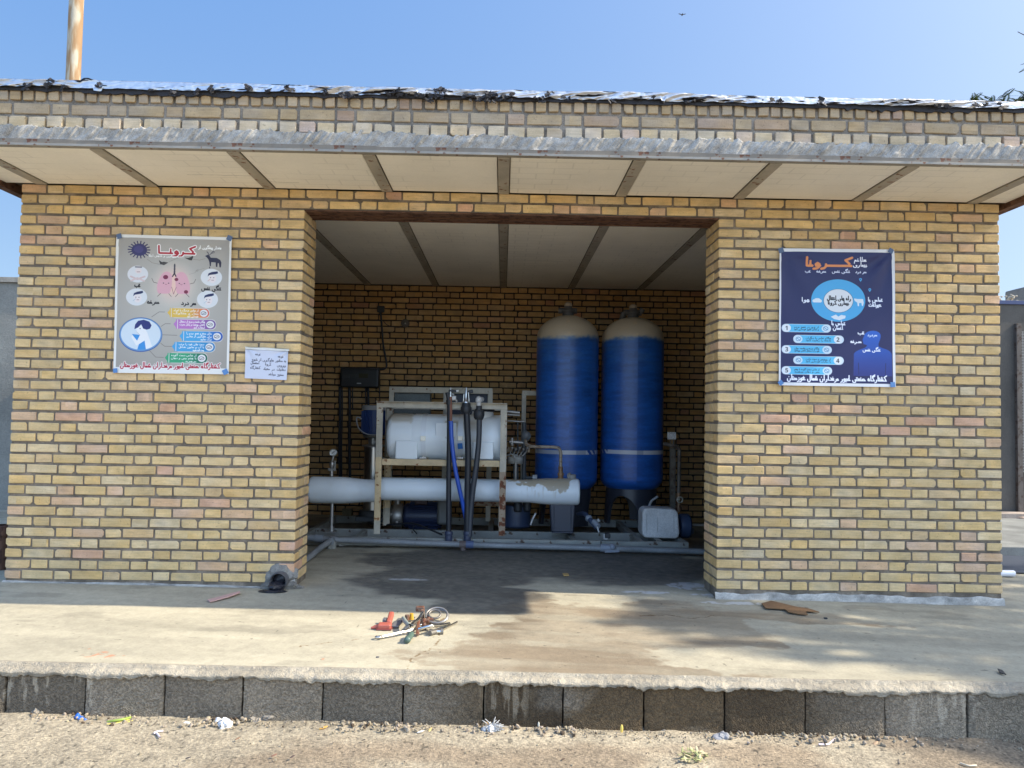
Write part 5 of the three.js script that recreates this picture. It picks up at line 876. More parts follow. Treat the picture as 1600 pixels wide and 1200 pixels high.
// pipework between stand and tanks
{
  const z = zTube + 0.02, t = thing('vessel_pipe', 'beige bent pipe running down into the right end of the vessel', 'pipe', [at(850, 750, z).x, at(876, 745, z).y, z]);
  part('pipe', tube([at(821, 688, z - 0.1), at(822.5, 694, z - 0.06), at(828, 697, z - 0.03), at(836, 698, z), at(850, 698.3, z), at(868, 699, z), at(873.5, 701, z), at(875.8, 706, z), at(876, 720, z), at(876, 734, z)], 0.0155, 80, 12), std({ map: paintTex([0.60, 0.55, 0.48], [0.42, 0.33, 0.25], 0.42, 491, 256), roughness: 0.45 }), t);
  part('fitting', [rod(at(876, 734, z), at(876, 729, z), 0.021)], brass, t);
  const zc = -2.98, s = thing('wall_stand', 'cream angle iron frame beside the left blue tank', 'stand', [at(830, 750, zc).x, 0.085, zc]);
  const a = at(819.5, 614, zc); part('post', angle(V(a.x - 0.025, 0.085, zc), V(a.x - 0.025, a.y - 0.002, zc), 0.045, 1, -1), creamSteel, s); part('top_rail', [box(a.x - 0.024, a.x + 0.5, a.y - 0.026, a.y + 0.026, zc + 0.001, zc + 0.007)], creamSteel, s);
  const q = at(792, 702, -2.5), q2 = at(828, 700, -2.5); part('cross_rail', box(q.x - 0.2, q2.x, q.y - 0.028, q.y + 0.028, -2.506, -2.5), std({ map: paintTex([0.66, 0.58, 0.46], [0.44, 0.30, 0.20], 0.4, 497, 256), roughness: 0.6 }), s);
  const z2 = -2.4, v = thing('valve_manifold', 'dark valve and pipe manifold left of the blue tanks', 'valve', [at(815, 745, z2).x, at(815, 750, z2).y, z2]);
  part('pipe', [rod(at(818.5, 752, z2), at(819, 660, z2), 0.022), tube([at(819, 740, z2), at(822, 746, z2), at(832, 746.5, z2)], 0.018, 16, 10), rod(at(803, 752, z2), at(803, 700, z2), 0.009), rod(at(809, 752, z2), at(809, 660, z2), 0.008)], std({ color: lin(0.055, 0.06, 0.062), roughness: 0.5 }), v);
  part('pipe_end', [rod(at(832, 746.5, z2), at(839, 746.5, z2), 0.03)], std({ color: lin(0.5, 0.5, 0.48), roughness: 0.5 }), v);
  part('flow_meter', [lathe([[0.001, -0.02], [0.045, -0.018], [0.047, 0.02], [0.001, 0.024]], at(822, 681, z2 + 0.03), 'z', 24), rod(at(819, 674, z2), at(819, 690, z2), 0.03), rod(at(816, 673, z2), at(823, 673, z2), 0.006)], std({ color: lin(0.13, 0.14, 0.145), roughness: 0.45 }), v);
  part('filter_bowl', lathe([[0.001, -0.045], [0.075, -0.04], [0.078, 0.02], [0.06, 0.03], [0.03, 0.035], [0.02, 0.05]], at(805, 718, z2 + 0.06), 'y', 24), std({ color: lin(0.42, 0.41, 0.37), roughness: 0.5 }), v); part('filter_tube', [rod(at(806, 722, z2 + 0.15), at(805.5, 750, z2 + 0.15), 0.011), tube([at(792, 712, z2 + 0.1), at(800, 710, z2 + 0.14), at(806, 718, z2 + 0.15)], 0.008, 20, 8)], std({ color: lin(0.4, 0.38, 0.34), roughness: 0.5 }), v);
  part('cross_pipe', [rod(at(793, 657.5, z2), at(819, 659, z2), 0.009), rod(at(792, 643, z2), at(812, 645, z2), 0.018), rod(at(793, 648, z2), at(812, 649, z2), 0.010), rod(at(796, 690, z2), at(818, 692, z2), 0.02), rod(at(800, 696, z2), at(800, 684, z2), 0.02)], dullSteel, v);
  for (let i = 0; i < 5; i++) { const k = at(800 + i * 6, 700 + (i % 2) * 2, z2 + 0.02); part('hose_barb', [ball(k, 0.014), tube([k, at(798 + i * 6, 706, z2 + 0.05), at(796 + i * 5, 713, z2 + 0.06)], 0.006, 12, 6)], dullSteel, v); }
}
// white jerrycan, small pump and riser on the right
{
  const z = -2.0, a = at(1002, 794, z), b = at(1058, 838, z), w = b.x - a.x, h = a.y - b.y, cx = (a.x + b.x) / 2, cy = (a.y + b.y) / 2, t = thing('jerrycan', 'white plastic jerrycan lying on the right end of the skid', 'jerrycan', [cx, b.y, z]);
  const s = new THREE.Shape(), x0 = -w / 2, x1 = w / 2, y0 = -h / 2, y1 = h / 2, r = 0.045; s.moveTo(x0 + r, y0); s.lineTo(x1 - r * 0.6, y0 - 0.004); s.quadraticCurveTo(x1, y0, x1, y0 + r); s.lineTo(x1 - 0.012, y1 - r * 1.2); s.quadraticCurveTo(x1 - 0.016, y1, x1 - 0.016 - r * 1.2, y1 - 0.003); s.lineTo(x0 + r, y1); s.quadraticCurveTo(x0, y1, x0, y1 - r); s.lineTo(x0, y0 + r); s.quadraticCurveTo(x0, y0, x0 + r, y0);
  const white = std({ color: lin(0.90, 0.91, 0.92), map: CONCMAP, roughness: 0.4 });
  part('body', new THREE.ExtrudeGeometry(s, { depth: 0.18, bevelEnabled: true, bevelSize: 0.02, bevelThickness: 0.025, bevelSegments: 3, curveSegments: 6 }).scale(0.93, 0.93, 1).translate(cx, cy, z - 0.12), white, t);
  part('rib', [rbox(0.006, h * 0.72, 0.012, cx - w * 0.40, cy, z + 0.088, 0.003), rbox(0.005, h * 0.5, 0.01, cx - w * 0.10, cy - 0.01, z + 0.087, 0.002), rbox(0.005, h * 0.6, 0.01, cx + w * 0.34, cy, z + 0.087, 0.002)], white, t);
  part('cap', [lathe([[0.001, 0.03], [0.03, 0.03], [0.032, 0], [0.001, 0]], V(cx - w / 2, cy + 0.09, z - 0.02), 'x', 18)], white, t);
  const zp = -2.12, p = at(1068, 820, zp), pm = thing('small_pump', 'small dark blue pump beside the white jerrycan', 'pump', [p.x, 0.085, zp]);
  part('motor', lathe([[0.001, -0.02], [0.10, -0.018], [0.115, 0.0], [0.115, 0.07], [0.10, 0.09], [0.04, 0.1], [0.001, 0.1]], V(p.x - 0.03, p.y - 0.01, zp), 'x', 32), std({ color: lin(0.035, 0.06, 0.12), roughness: 0.4 }), pm); part('shaft', [rod(V(p.x + 0.05, p.y, zp), V(p.x + 0.2, p.y, zp), 0.012), bar(at(1075, 814, zp + 0.04), at(1075.5, 821, zp + 0.04), 0.01)], dullSteel, pm); part('foot', rbox(0.16, 0.05, 0.16, p.x, 0.115, zp), blackPlastic, pm);
  const zr = -2.5, R1 = thing('riser_pipe', 'beige riser pipe with a valve wheel and white tag beside the right tank', 'pipe', [at(1062, 790, zr).x, at(1062, 800, zr).y, zr]);
  const beige = std({ map: paintTex([0.40, 0.37, 0.33], [0.30, 0.24, 0.19], 0.42, 499, 256), roughness: 0.5 });
  part('pipe', [tube([at(1038, 693.5, zr - 0.1), at(1050, 696, zr), at(1057, 698, zr), at(1061, 702, zr), at(1061.5, 712, zr), at(1061, 740, zr), at(1060.5, 770, zr)], 0.019, 60, 12)], beige, R1); part('valve', [rod(at(1060.5, 770, zr), at(1060.5, 800, zr), 0.025), rod(at(1060.5, 778, zr), at(1060.5, 780, zr), 0.034), rod(at(1060.5, 792, zr), at(1060.5, 796, zr), 0.033)], brass, R1);
  part('valve_wheel', [new THREE.TorusGeometry(0.028, 0.006, 8, 24).translate(at(1060.5, 780, zr).x, at(1060.5, 780, zr).y, zr + 0.05), ball(at(1060.5, 780, zr + 0.05), 0.014)], std({ color: lin(0.42, 0.38, 0.30), roughness: 0.4 }), R1);
  const tg = at(1049.5, 681, zr + 0.02); part('tag', rbox(m(13.5, zr), m(11, zr), 0.004, tg.x, tg.y, zr + 0.02, 0.0015), std({ map: tex(64, 64, (u, v) => { const l = Math.abs(((v * 6) % 1) - 0.5) < 0.18 && vn(u * 14, Math.floor(v * 6), 500) > 0.45 && u > 0.1 && u < 0.9; return l ? [0.45, 0.44, 0.43] : [0.8, 0.79, 0.77]; }, { size: [m(13.5, zr), m(11, zr)] }), roughness: 0.6 }), R1); part('tag_wire', [rod(at(1048, 687, zr + 0.02), at(1047, 702, zr + 0.02), 0.004), rod(at(1052.5, 687, zr + 0.02), at(1052.5, 696, zr + 0.01), 0.007)], beige, R1);
  solo('post', [...angle(V(at(1050, 795, zr).x, 0.085, zr - 0.06), V(at(1050, 702, zr).x, at(1050, 700, zr).y, zr - 0.06), 0.05, 1, -1)], std({ map: paintTex([0.38, 0.35, 0.30], [0.28, 0.22, 0.17], 0.4, 503, 256), roughness: 0.6 }), 'slim steel post behind the jerrycan beside the riser pipe', 'post');
}
// machinery low behind the vessels
{
  const z = -2.55, p = at(655, 806, z), t = thing('floor_pump', 'dark blue horizontal pump low behind the long vessel', 'pump', [p.x, 0.085, z]);
  const navy = std({ color: lin(0.02, 0.03, 0.075), roughness: 0.42 }), fins = [lathe([[0.001, -0.22], [0.11, -0.21], [0.125, -0.18], [0.125, 0.15], [0.11, 0.17], [0.001, 0.18]], V(p.x + 0.06, p.y, z), 'x', 36)];
  for (let i = 0; i < 20; i++) fins.push(new THREE.BoxGeometry(0.28, 0.006, 0.02).translate(0, 0, 0.134).rotateX(i / 20 * Math.PI * 2).translate(p.x + 0.05, p.y, z));
  part('motor', fins, navy, t); part('terminal_box', rbox(0.13, 0.07, 0.11, p.x + 0.02, p.y + 0.15, z, 0.012), std({ color: lin(0.06, 0.03, 0.03), roughness: 0.5 }), t); part('pump_head', [lathe([[0.001, -0.12], [0.10, -0.11], [0.12, -0.08], [0.12, 0.0], [0.07, 0.02]], V(p.x - 0.17, p.y, z), 'x', 30), rod(V(p.x - 0.22, p.y, z), V(p.x - 0.22, p.y + 0.2, z), 0.03), ball(V(p.x - 0.27, p.y + 0.02, z + 0.09), 0.03), ball(V(p.x - 0.21, p.y - 0.05, z + 0.11), 0.022)], dullSteel, t); part('foot', rbox(0.26, 0.06, 0.16, p.x + 0.06, 0.12, z), blackPlastic, t);
  const c = at(694, 803, -2.4); solo('plastic_can', [new RoundedBoxGeometry(0.14, 0.26, 0.16, 3, 0.035).translate(c.x, 0.085 + 0.13, -2.45), lathe([[0.03, 0], [0.03, 0.03], [0.001, 0.032]], V(c.x - 0.02, 0.345, -2.45), 'y', 16)], std({ color: lin(0.16, 0.16, 0.15), roughness: 0.5 }), 'grey plastic can low behind the left hose', 'can');
  const d = at(806, 810, -2.35); solo('navy_barrel', [lathe([[0.001, 0.085], [0.14, 0.085], [0.145, 0.11], [0.142, 0.2], [0.145, 0.29], [0.13, 0.31], [0.001, 0.31]], V(d.x, 0, -2.35), 'y', 32)], std({ color: lin(0.03, 0.045, 0.085), roughness: 0.4 }), 'navy barrel low behind the rusty leg of the drum stand', 'barrel');
  const k = at(809, 795, -2.2); solo('black_filter', [lathe([[0.001, 0], [0.036, 0.002], [0.04, 0.02], [0.04, 0.11], [0.03, 0.12]], V(k.x, k.y - 0.03, -2.2), 'y', 20), lathe([[0.001, 0], [0.036, 0.002], [0.04, 0.02], [0.04, 0.11], [0.03, 0.12]], V(k.x + 0.09, k.y - 0.03, -2.24), 'y', 20)], blackPlastic, 'pair of black filter bowls hanging below the vessel near the rusty leg', 'filter');
  const yb = at(543, 802, -3.0); solo('wooden_block', rbox(0.10, 0.07, 0.08, yb.x, 0.12, -3.0, 0.004), std({ color: lin(0.30, 0.25, 0.14), map: MORTARMAP, roughness: 0.85 }), 'small yellowish block on the dark floor behind the left vessel', 'block');
  solo('floor_cable', tube([V(-1.3, 0.07, -2.5), at(605, 820, -2.3), at(628, 818, -2.2), at(648, 818.5, -2.1), at(668, 826, -1.9), at(690, 835, -1.76)], 0.009, 60, 8), blackRubber, 'thick black cable snaking over the skid behind the hoses', 'cable');
  solo('floor_cable', tube([at(650, 820, -2.1), at(645, 824, -2.05), at(651, 834, -1.85)], 0.006, 20, 8), blackRubber, 'short thin cable end branching off the thick floor cable', 'cable');
  const tq = thing('drain_valve', 'dark bent drain pipe with a lever valve under the left tank', 'valve', [at(925, 815, -2.0).x, 0.085, -2.0]);
  part('pipe', tube([at(903, 803, -2.2), at(913, 803, -2.1), at(920, 810, -2.0), at(926, 818, -1.92), at(934, 826, -1.85)], 0.022, 40, 12), std({ color: lin(0.06, 0.08, 0.13), roughness: 0.35 }), tq); part('joint', [ball(at(920, 810, -2.0), 0.034), rod(at(928, 815, -1.9), at(935, 823, -1.84), 0.026)], std({ color: lin(0.26, 0.29, 0.33), roughness: 0.4 }), tq); part('lever', [bar(at(933, 823, -1.8), at(936, 832, -1.8), 0.014, 0.008), rod(at(934, 811, -1.9), at(936, 815, -1.9), 0.012)], std({ color: lin(0.5, 0.5, 0.48), roughness: 0.4 }), tq);
  const e2 = thing('lever_valve', 'small valve with pale bracket on the skid front beam', 'valve', [at(950, 838, -1.75).x, at(950, 842, -1.75).y, -1.75]); part('body', rbox(0.05, 0.05, 0.05, at(949, 837, -1.76).x, at(949, 837, -1.76).y, -1.76, 0.01), blackPlastic, e2); part('bracket', [bar(at(944, 834, -1.72), at(944, 842, -1.72), 0.012), bar(at(944, 842, -1.72), at(950, 842, -1.72), 0.012)], std({ color: lin(0.5, 0.5, 0.48), roughness: 0.4 }), e2);
  solo('short_hose', tube([at(829, 820, -2.0), at(832, 812, -2.0), at(837, 802, -2.0)], 0.009, 16, 8), std({ color: lin(0.5, 0.48, 0.46), roughness: 0.4 }), 'pale short hose end standing left of the black support', 'hose');
  solo('short_hose', tube([at(1014, 792, -2.3), at(1018, 783, -2.3), at(1028, 776, -2.3)], 0.012, 16, 8), std({ color: lin(0.3, 0.3, 0.29), roughness: 0.4 }), 'pale hose rising behind the white jerrycan', 'hose');
}

// ---------------------------------------------------------------- things lying about
const clayRed = std({ color: lin(0.40, 0.105, 0.07), roughness: 0.45 });
{
  // drain pipe through the foot of the left wall, dark sludge in it
  const p = onSlab(436, 918), t = thing('drain_pipe', 'round drain pipe through the foot of the left wall, filled with black sludge', 'pipe', [p.x, slabY(p.x), 0.03]);
  const y = slabY(p.x) + 0.062; const x = at(433, 905, 0.06).x;
  part('collar', [lump(V(x, y + 0.012, -0.02), 0.11, 0.095, 0.05, 7, 0.5, 4), lump(V(x + 0.02, slabY(x) + 0.01, -0.005), 0.13, 0.04, 0.05, 8, 0.5, 4)], std({ color: lin(0.40, 0.385, 0.35), map: MORTARMAP, roughness: 0.97, bumpMap: GRIT, bumpScale: 0.003 }), t);
  part('pipe', [lathe([[0.050, -0.06], [0.050, 0.055], [0.058, 0.056], [0.059, -0.06]], V(x + 0.012, y, 0.03), 'z', 32).rotateX(0)], std({ color: lin(0.10, 0.10, 0.105), roughness: 0.5 }), t);
  part('sludge', [lump(V(x + 0.002, y - 0.035, 0.075), 0.050, 0.03, 0.055, 5, 0.5, 3), lump(V(x - 0.015, slabY(x) + 0.008, 0.12), 0.075, 0.014, 0.045, 6, 0.6, 3), lump(V(x + 0.01, y + 0.005, 0.02), 0.046, 0.046, 0.02, 9, 0.2, 3)], std({ color: lin(0.018, 0.018, 0.024), roughness: 0.38 }), t);
}
function flatPiece(pts, th, lift, seed) {                                   // a piece cut from sheet, lying on the slab; pts in pixels
  const q = pts.map(([x, y]) => onSlab(x, y)), s = new THREE.Shape(); q.forEach((p, i) => (i ? s.lineTo(p.x, -p.z) : s.moveTo(p.x, -p.z)));
  const g = new THREE.ExtrudeGeometry(s, { depth: th, bevelEnabled: true, bevelSize: th * 0.3, bevelThickness: th * 0.3, bevelSegments: 1, steps: 1 }).rotateX(-Math.PI / 2), p = g.attributes.position;
  for (let i = 0; i < p.count; i++) p.setY(i, p.getY(i) + slabY(p.getX(i)) + lift + 0.012 * fbm(p.getX(i) * 9 + seed, p.getZ(i) * 9, 2, 601));
  g.computeVertexNormals(); return g;
}
solo('cardboard', [flatPiece([[1190, 946], [1205, 942.5], [1228, 947], [1246, 951], [1262, 953.5], [1280, 959.5], [1258, 958.5], [1262, 963.5], [1246, 962], [1232, 959.5], [1226, 955], [1196, 953]], 0.004, 0.004, 3)], std({ color: lin(0.30, 0.165, 0.075), map: CONCMAP, roughness: 0.9 }), 'torn brown flattened cardboard on the platform before the right wall', 'cardboard');
solo('pink_strip', flatPiece([[324, 940], [345, 934], [362, 930], [374, 927], [375, 930], [356, 936], [328, 943]], 0.004, 0.004, 4), std({ color: lin(0.55, 0.34, 0.29), roughness: 0.8 }), 'pale pink strip of wood lying in shade before the left wall', 'strip');
solo('leaf', flatPiece([[1559, 1050], [1566, 1052], [1572, 1058], [1562, 1055]], 0.003, 0.004, 5), std({ color: lin(0.05, 0.045, 0.04), roughness: 0.8 }), 'dark curled dead leaf on the platform edge at far right', 'leaf');
solo('leaf', flatPiece([[879, 899], [888, 898], [889, 901], [881, 902]], 0.003, 0.003, 6), std({ color: lin(0.42, 0.28, 0.10), roughness: 0.8 }), 'small yellow leaf on the wet floor inside the opening', 'leaf');
solo('pebble', lump(onSlab(1290, 966, 0.004), 0.012, 0.006, 0.01, 3), std({ color: lin(0.05, 0.05, 0.05), roughness: 0.9 }), 'small black pebble right of the torn cardboard', 'pebble');
solo('pebble', lump(onSlab(590, 1027, 0.003), 0.008, 0.005, 0.007, 4), std({ color: lin(0.08, 0.08, 0.08), roughness: 0.9 }), 'tiny dark pebble on the sunlit platform below the tools', 'pebble');
// the heap of tools
{
  const S = (x, y, up = 0) => onSlab(x, y, up);
  const chrome = std({ color: lin(0.66, 0.64, 0.60), metalness: 1, roughness: 0.25 }), iron = std({ color: lin(0.20, 0.185, 0.165), metalness: 0.6, roughness: 0.5 }), rusty = std({ map: paintTex([0.45, 0.36, 0.30], [0.40, 0.24, 0.16], 0.5, 611, 256), roughness: 0.7 });
  const rg = thing('red_grip', 'red plastic boot-shaped grip lying left of the tool heap', 'tool', S(603, 982).toArray());
  const a = S(601, 983), b = S(608, 981); part('body', [new RoundedBoxGeometry(0.075, 0.03, 0.06, 2, 0.010).translate(a.x, a.y + 0.018, a.z), new RoundedBoxGeometry(0.03, 0.03, 0.115, 2, 0.010).rotateX(0.25).translate(b.x - 0.002, a.y + 0.04, a.z - 0.075), rod(V(a.x - 0.03, a.y + 0.014, a.z), V(a.x - 0.075, a.y + 0.008, a.z + 0.01), 0.016, 0.005)], clayRed, rg); part('sole', rbox(0.085, 0.008, 0.05, a.x, a.y + 0.006, a.z + 0.012, 0.003), std({ color: lin(0.22, 0.05, 0.04), roughness: 0.5 }), rg); part('insert', rbox(0.02, 0.02, 0.05, b.x - 0.03, a.y + 0.034, a.z - 0.06, 0.004), std({ color: lin(0.12, 0.12, 0.13), roughness: 0.5 }), rg);
  const c = S(621, 978); solo('grey_plate', new RoundedBoxGeometry(0.044, 0.012, 0.17, 1, 0.004).rotateY(-0.12).translate(c.x, c.y + 0.012, c.z - 0.02), std({ color: lin(0.13, 0.135, 0.14), roughness: 0.6 }), 'dark grey rectangular plate at the left of the tool heap', 'plate');
  // combination spanner along the front of the heap, its ring end at left
  const sp = thing('spanner', 'long chrome ring spanner lying across the front of the tools', 'spanner', S(640, 990).toArray()); const s0 = S(596, 995, 0.014), s1 = S(675, 977, 0.03);
  part('shaft', bar(s0, s1, 0.014, 0.008, 0.003), chrome, sp); part('ring', new THREE.TorusGeometry(0.016, 0.006, 8, 20).rotateX(Math.PI / 2 - 0.15).translate(s0.x - 0.014, s0.y, s0.z + 0.004), chrome, sp); part('jaw', new THREE.TorusGeometry(0.017, 0.008, 8, 20, 4.4).rotateZ(-0.4).rotateX(Math.PI / 2).translate(s1.x + 0.016, s1.y, s1.z), chrome, sp);
  const s2 = thing('spanner', 'curved chrome spanner lying on the right of the tools', 'spanner', S(690, 980).toArray()); part('shaft', tube([S(654, 983, 0.03), S(672, 978, 0.05), S(688, 977, 0.03), S(702, 974.5, 0.016)], 0.009, 30, 8), chrome, s2); part('jaw', new THREE.TorusGeometry(0.013, 0.006, 8, 16, 4.6).rotateX(Math.PI / 2).translate(S(656, 984).x, S(656, 984).y + 0.03, S(656, 984).z), chrome, s2);
  // long screwdriver pointing to the back right
  const d = thing('screwdriver', 'screwdriver with green handle, at the front of the tool heap', 'screwdriver', S(636, 1000).toArray()); part('handle', [between(lathe([[0.001, -0.06], [0.016, -0.058], [0.019, -0.04], [0.014, -0.01], [0.018, 0.02], [0.016, 0.05], [0.009, 0.06]], V(0, 0, 0), 'y', 8), S(634, 1003, 0.018), S(645, 988, 0.024))], std({ color: lin(0.075, 0.12, 0.095), roughness: 0.4 }), d); part('blade', rod(S(644, 989, 0.022), S(655, 972, 0.045), 0.005), chrome, d);
  const d2 = thing('screwdriver', 'long thin steel screwdriver pointing right past the coil', 'screwdriver', S(700, 978).toArray()); part('blade', rod(S(688, 985, 0.012), S(714, 972, 0.012), 0.0055), chrome, d2); part('handle', rod(S(672, 989.5, 0.016), S(688, 985, 0.014), 0.013, 0.010), iron, d2);
  // pliers: two jaws and two handles, standing open
  const p = thing('pliers', 'grey slip pliers with crossed handles in the middle of the tools', 'pliers', S(640, 980).toArray()); part('handle', tube([S(630, 966, 0.03), S(634, 972, 0.045), S(640, 978, 0.05)], 0.012, 16, 8), std({ color: lin(0.26, 0.29, 0.26), roughness: 0.5 }), p); part('handle', tube([S(660, 958, 0.06), S(653, 968, 0.06), S(644, 976, 0.05)], 0.009, 16, 8), chrome, p); part('jaw', [bar(S(640, 978, 0.048), S(632, 984, 0.03), 0.022, 0.016), bar(S(643, 977, 0.048), S(650, 970, 0.045), 0.022, 0.014)], iron, p);
  const w = thing('pipe_wrench', 'rusty pipe wrench standing on end among the tools', 'wrench', S(652, 985).toArray()); part('handle', between(new RoundedBoxGeometry(0.018, 0.15, 0.014, 1, 0.004), S(652, 992, 0.012), S(654, 970, 0.05)), rusty, w); part('jaw', [rbox(0.05, 0.03, 0.03, S(656, 966).x, S(656, 966).y + 0.055, S(656, 966).z, 0.006), rbox(0.022, 0.05, 0.026, S(660, 970).x, S(660, 970).y + 0.04, S(660, 970).z, 0.005)], rusty, w);
  const y = S(643, 968, 0.012); solo('yellow_plug', rod(y, V(y.x, y.y + 0.035, y.z), 0.014, 0.010), std({ color: lin(0.62, 0.33, 0.03), roughness: 0.4 }), 'small yellow plug standing behind the pliers', 'plug');
  const k = S(636, 969, 0.012); solo('brown_plug', rod(k, V(k.x, k.y + 0.03, k.z), 0.013), rusty, 'small brown metal bush beside the yellow plug', 'fitting');
  const cl = thing('hose_clamp', 'coiled grey steel band at the right of the tool heap', 'clamp', S(682, 974).toArray()), o = S(682, 973); for (const [rad, dx, dy, tilt] of [[0.062, 0, 0.04, 0.5], [0.058, 0.008, 0.034, 0.42], [0.034, -0.012, 0.046, 0.5]]) part('band', new THREE.TorusGeometry(rad, 0.0065, 8, 36).scale(1, 1, 1).rotateX(Math.PI / 2 + tilt).translate(o.x + dx, o.y + dy, o.z - 0.01), rad < 0.04 ? iron : std({ color: lin(0.24, 0.23, 0.22), metalness: 0.5, roughness: 0.45 }), cl);
  const n = S(681, 987, 0.014), nut = thing('pipe_nut', 'short chrome pipe nipple with black ends at the front of the coil', 'fitting', [n.x, n.y - 0.014, n.z]); part('body', rod(V(n.x - 0.02, n.y, n.z + 0.004), V(n.x + 0.025, n.y, n.z - 0.004), 0.013), chrome, nut); part('end', [rod(V(n.x - 0.035, n.y, n.z + 0.006), V(n.x - 0.02, n.y, n.z + 0.004), 0.017)], iron, nut); part('end', [rod(V(n.x + 0.025, n.y, n.z - 0.004), V(n.x + 0.04, n.y, n.z - 0.006), 0.017)], iron, nut);
  for (const [px, py, sx, l] of [[662, 971, 0.02, 'rusty elbow lump beside the coil, the left one'], [669, 969, 0.016, 'rusty elbow lump beside the coil, the back one'], [662, 979, 0.015, 'rusty fitting in front of the coil']]) { const q = S(px, py, 0.02); solo('rusty_fitting', [lathe([[sx * 0.6, -0.02], [sx, -0.018], [sx, -0.004], [sx * 0.75, 0], [sx * 0.75, 0.014], [sx * 0.5, 0.02]], q, 'y', 12), rod(q, V(q.x + 0.03, q.y + 0.004, q.z), sx * 0.7)], rusty, l, 'fitting'); }
}
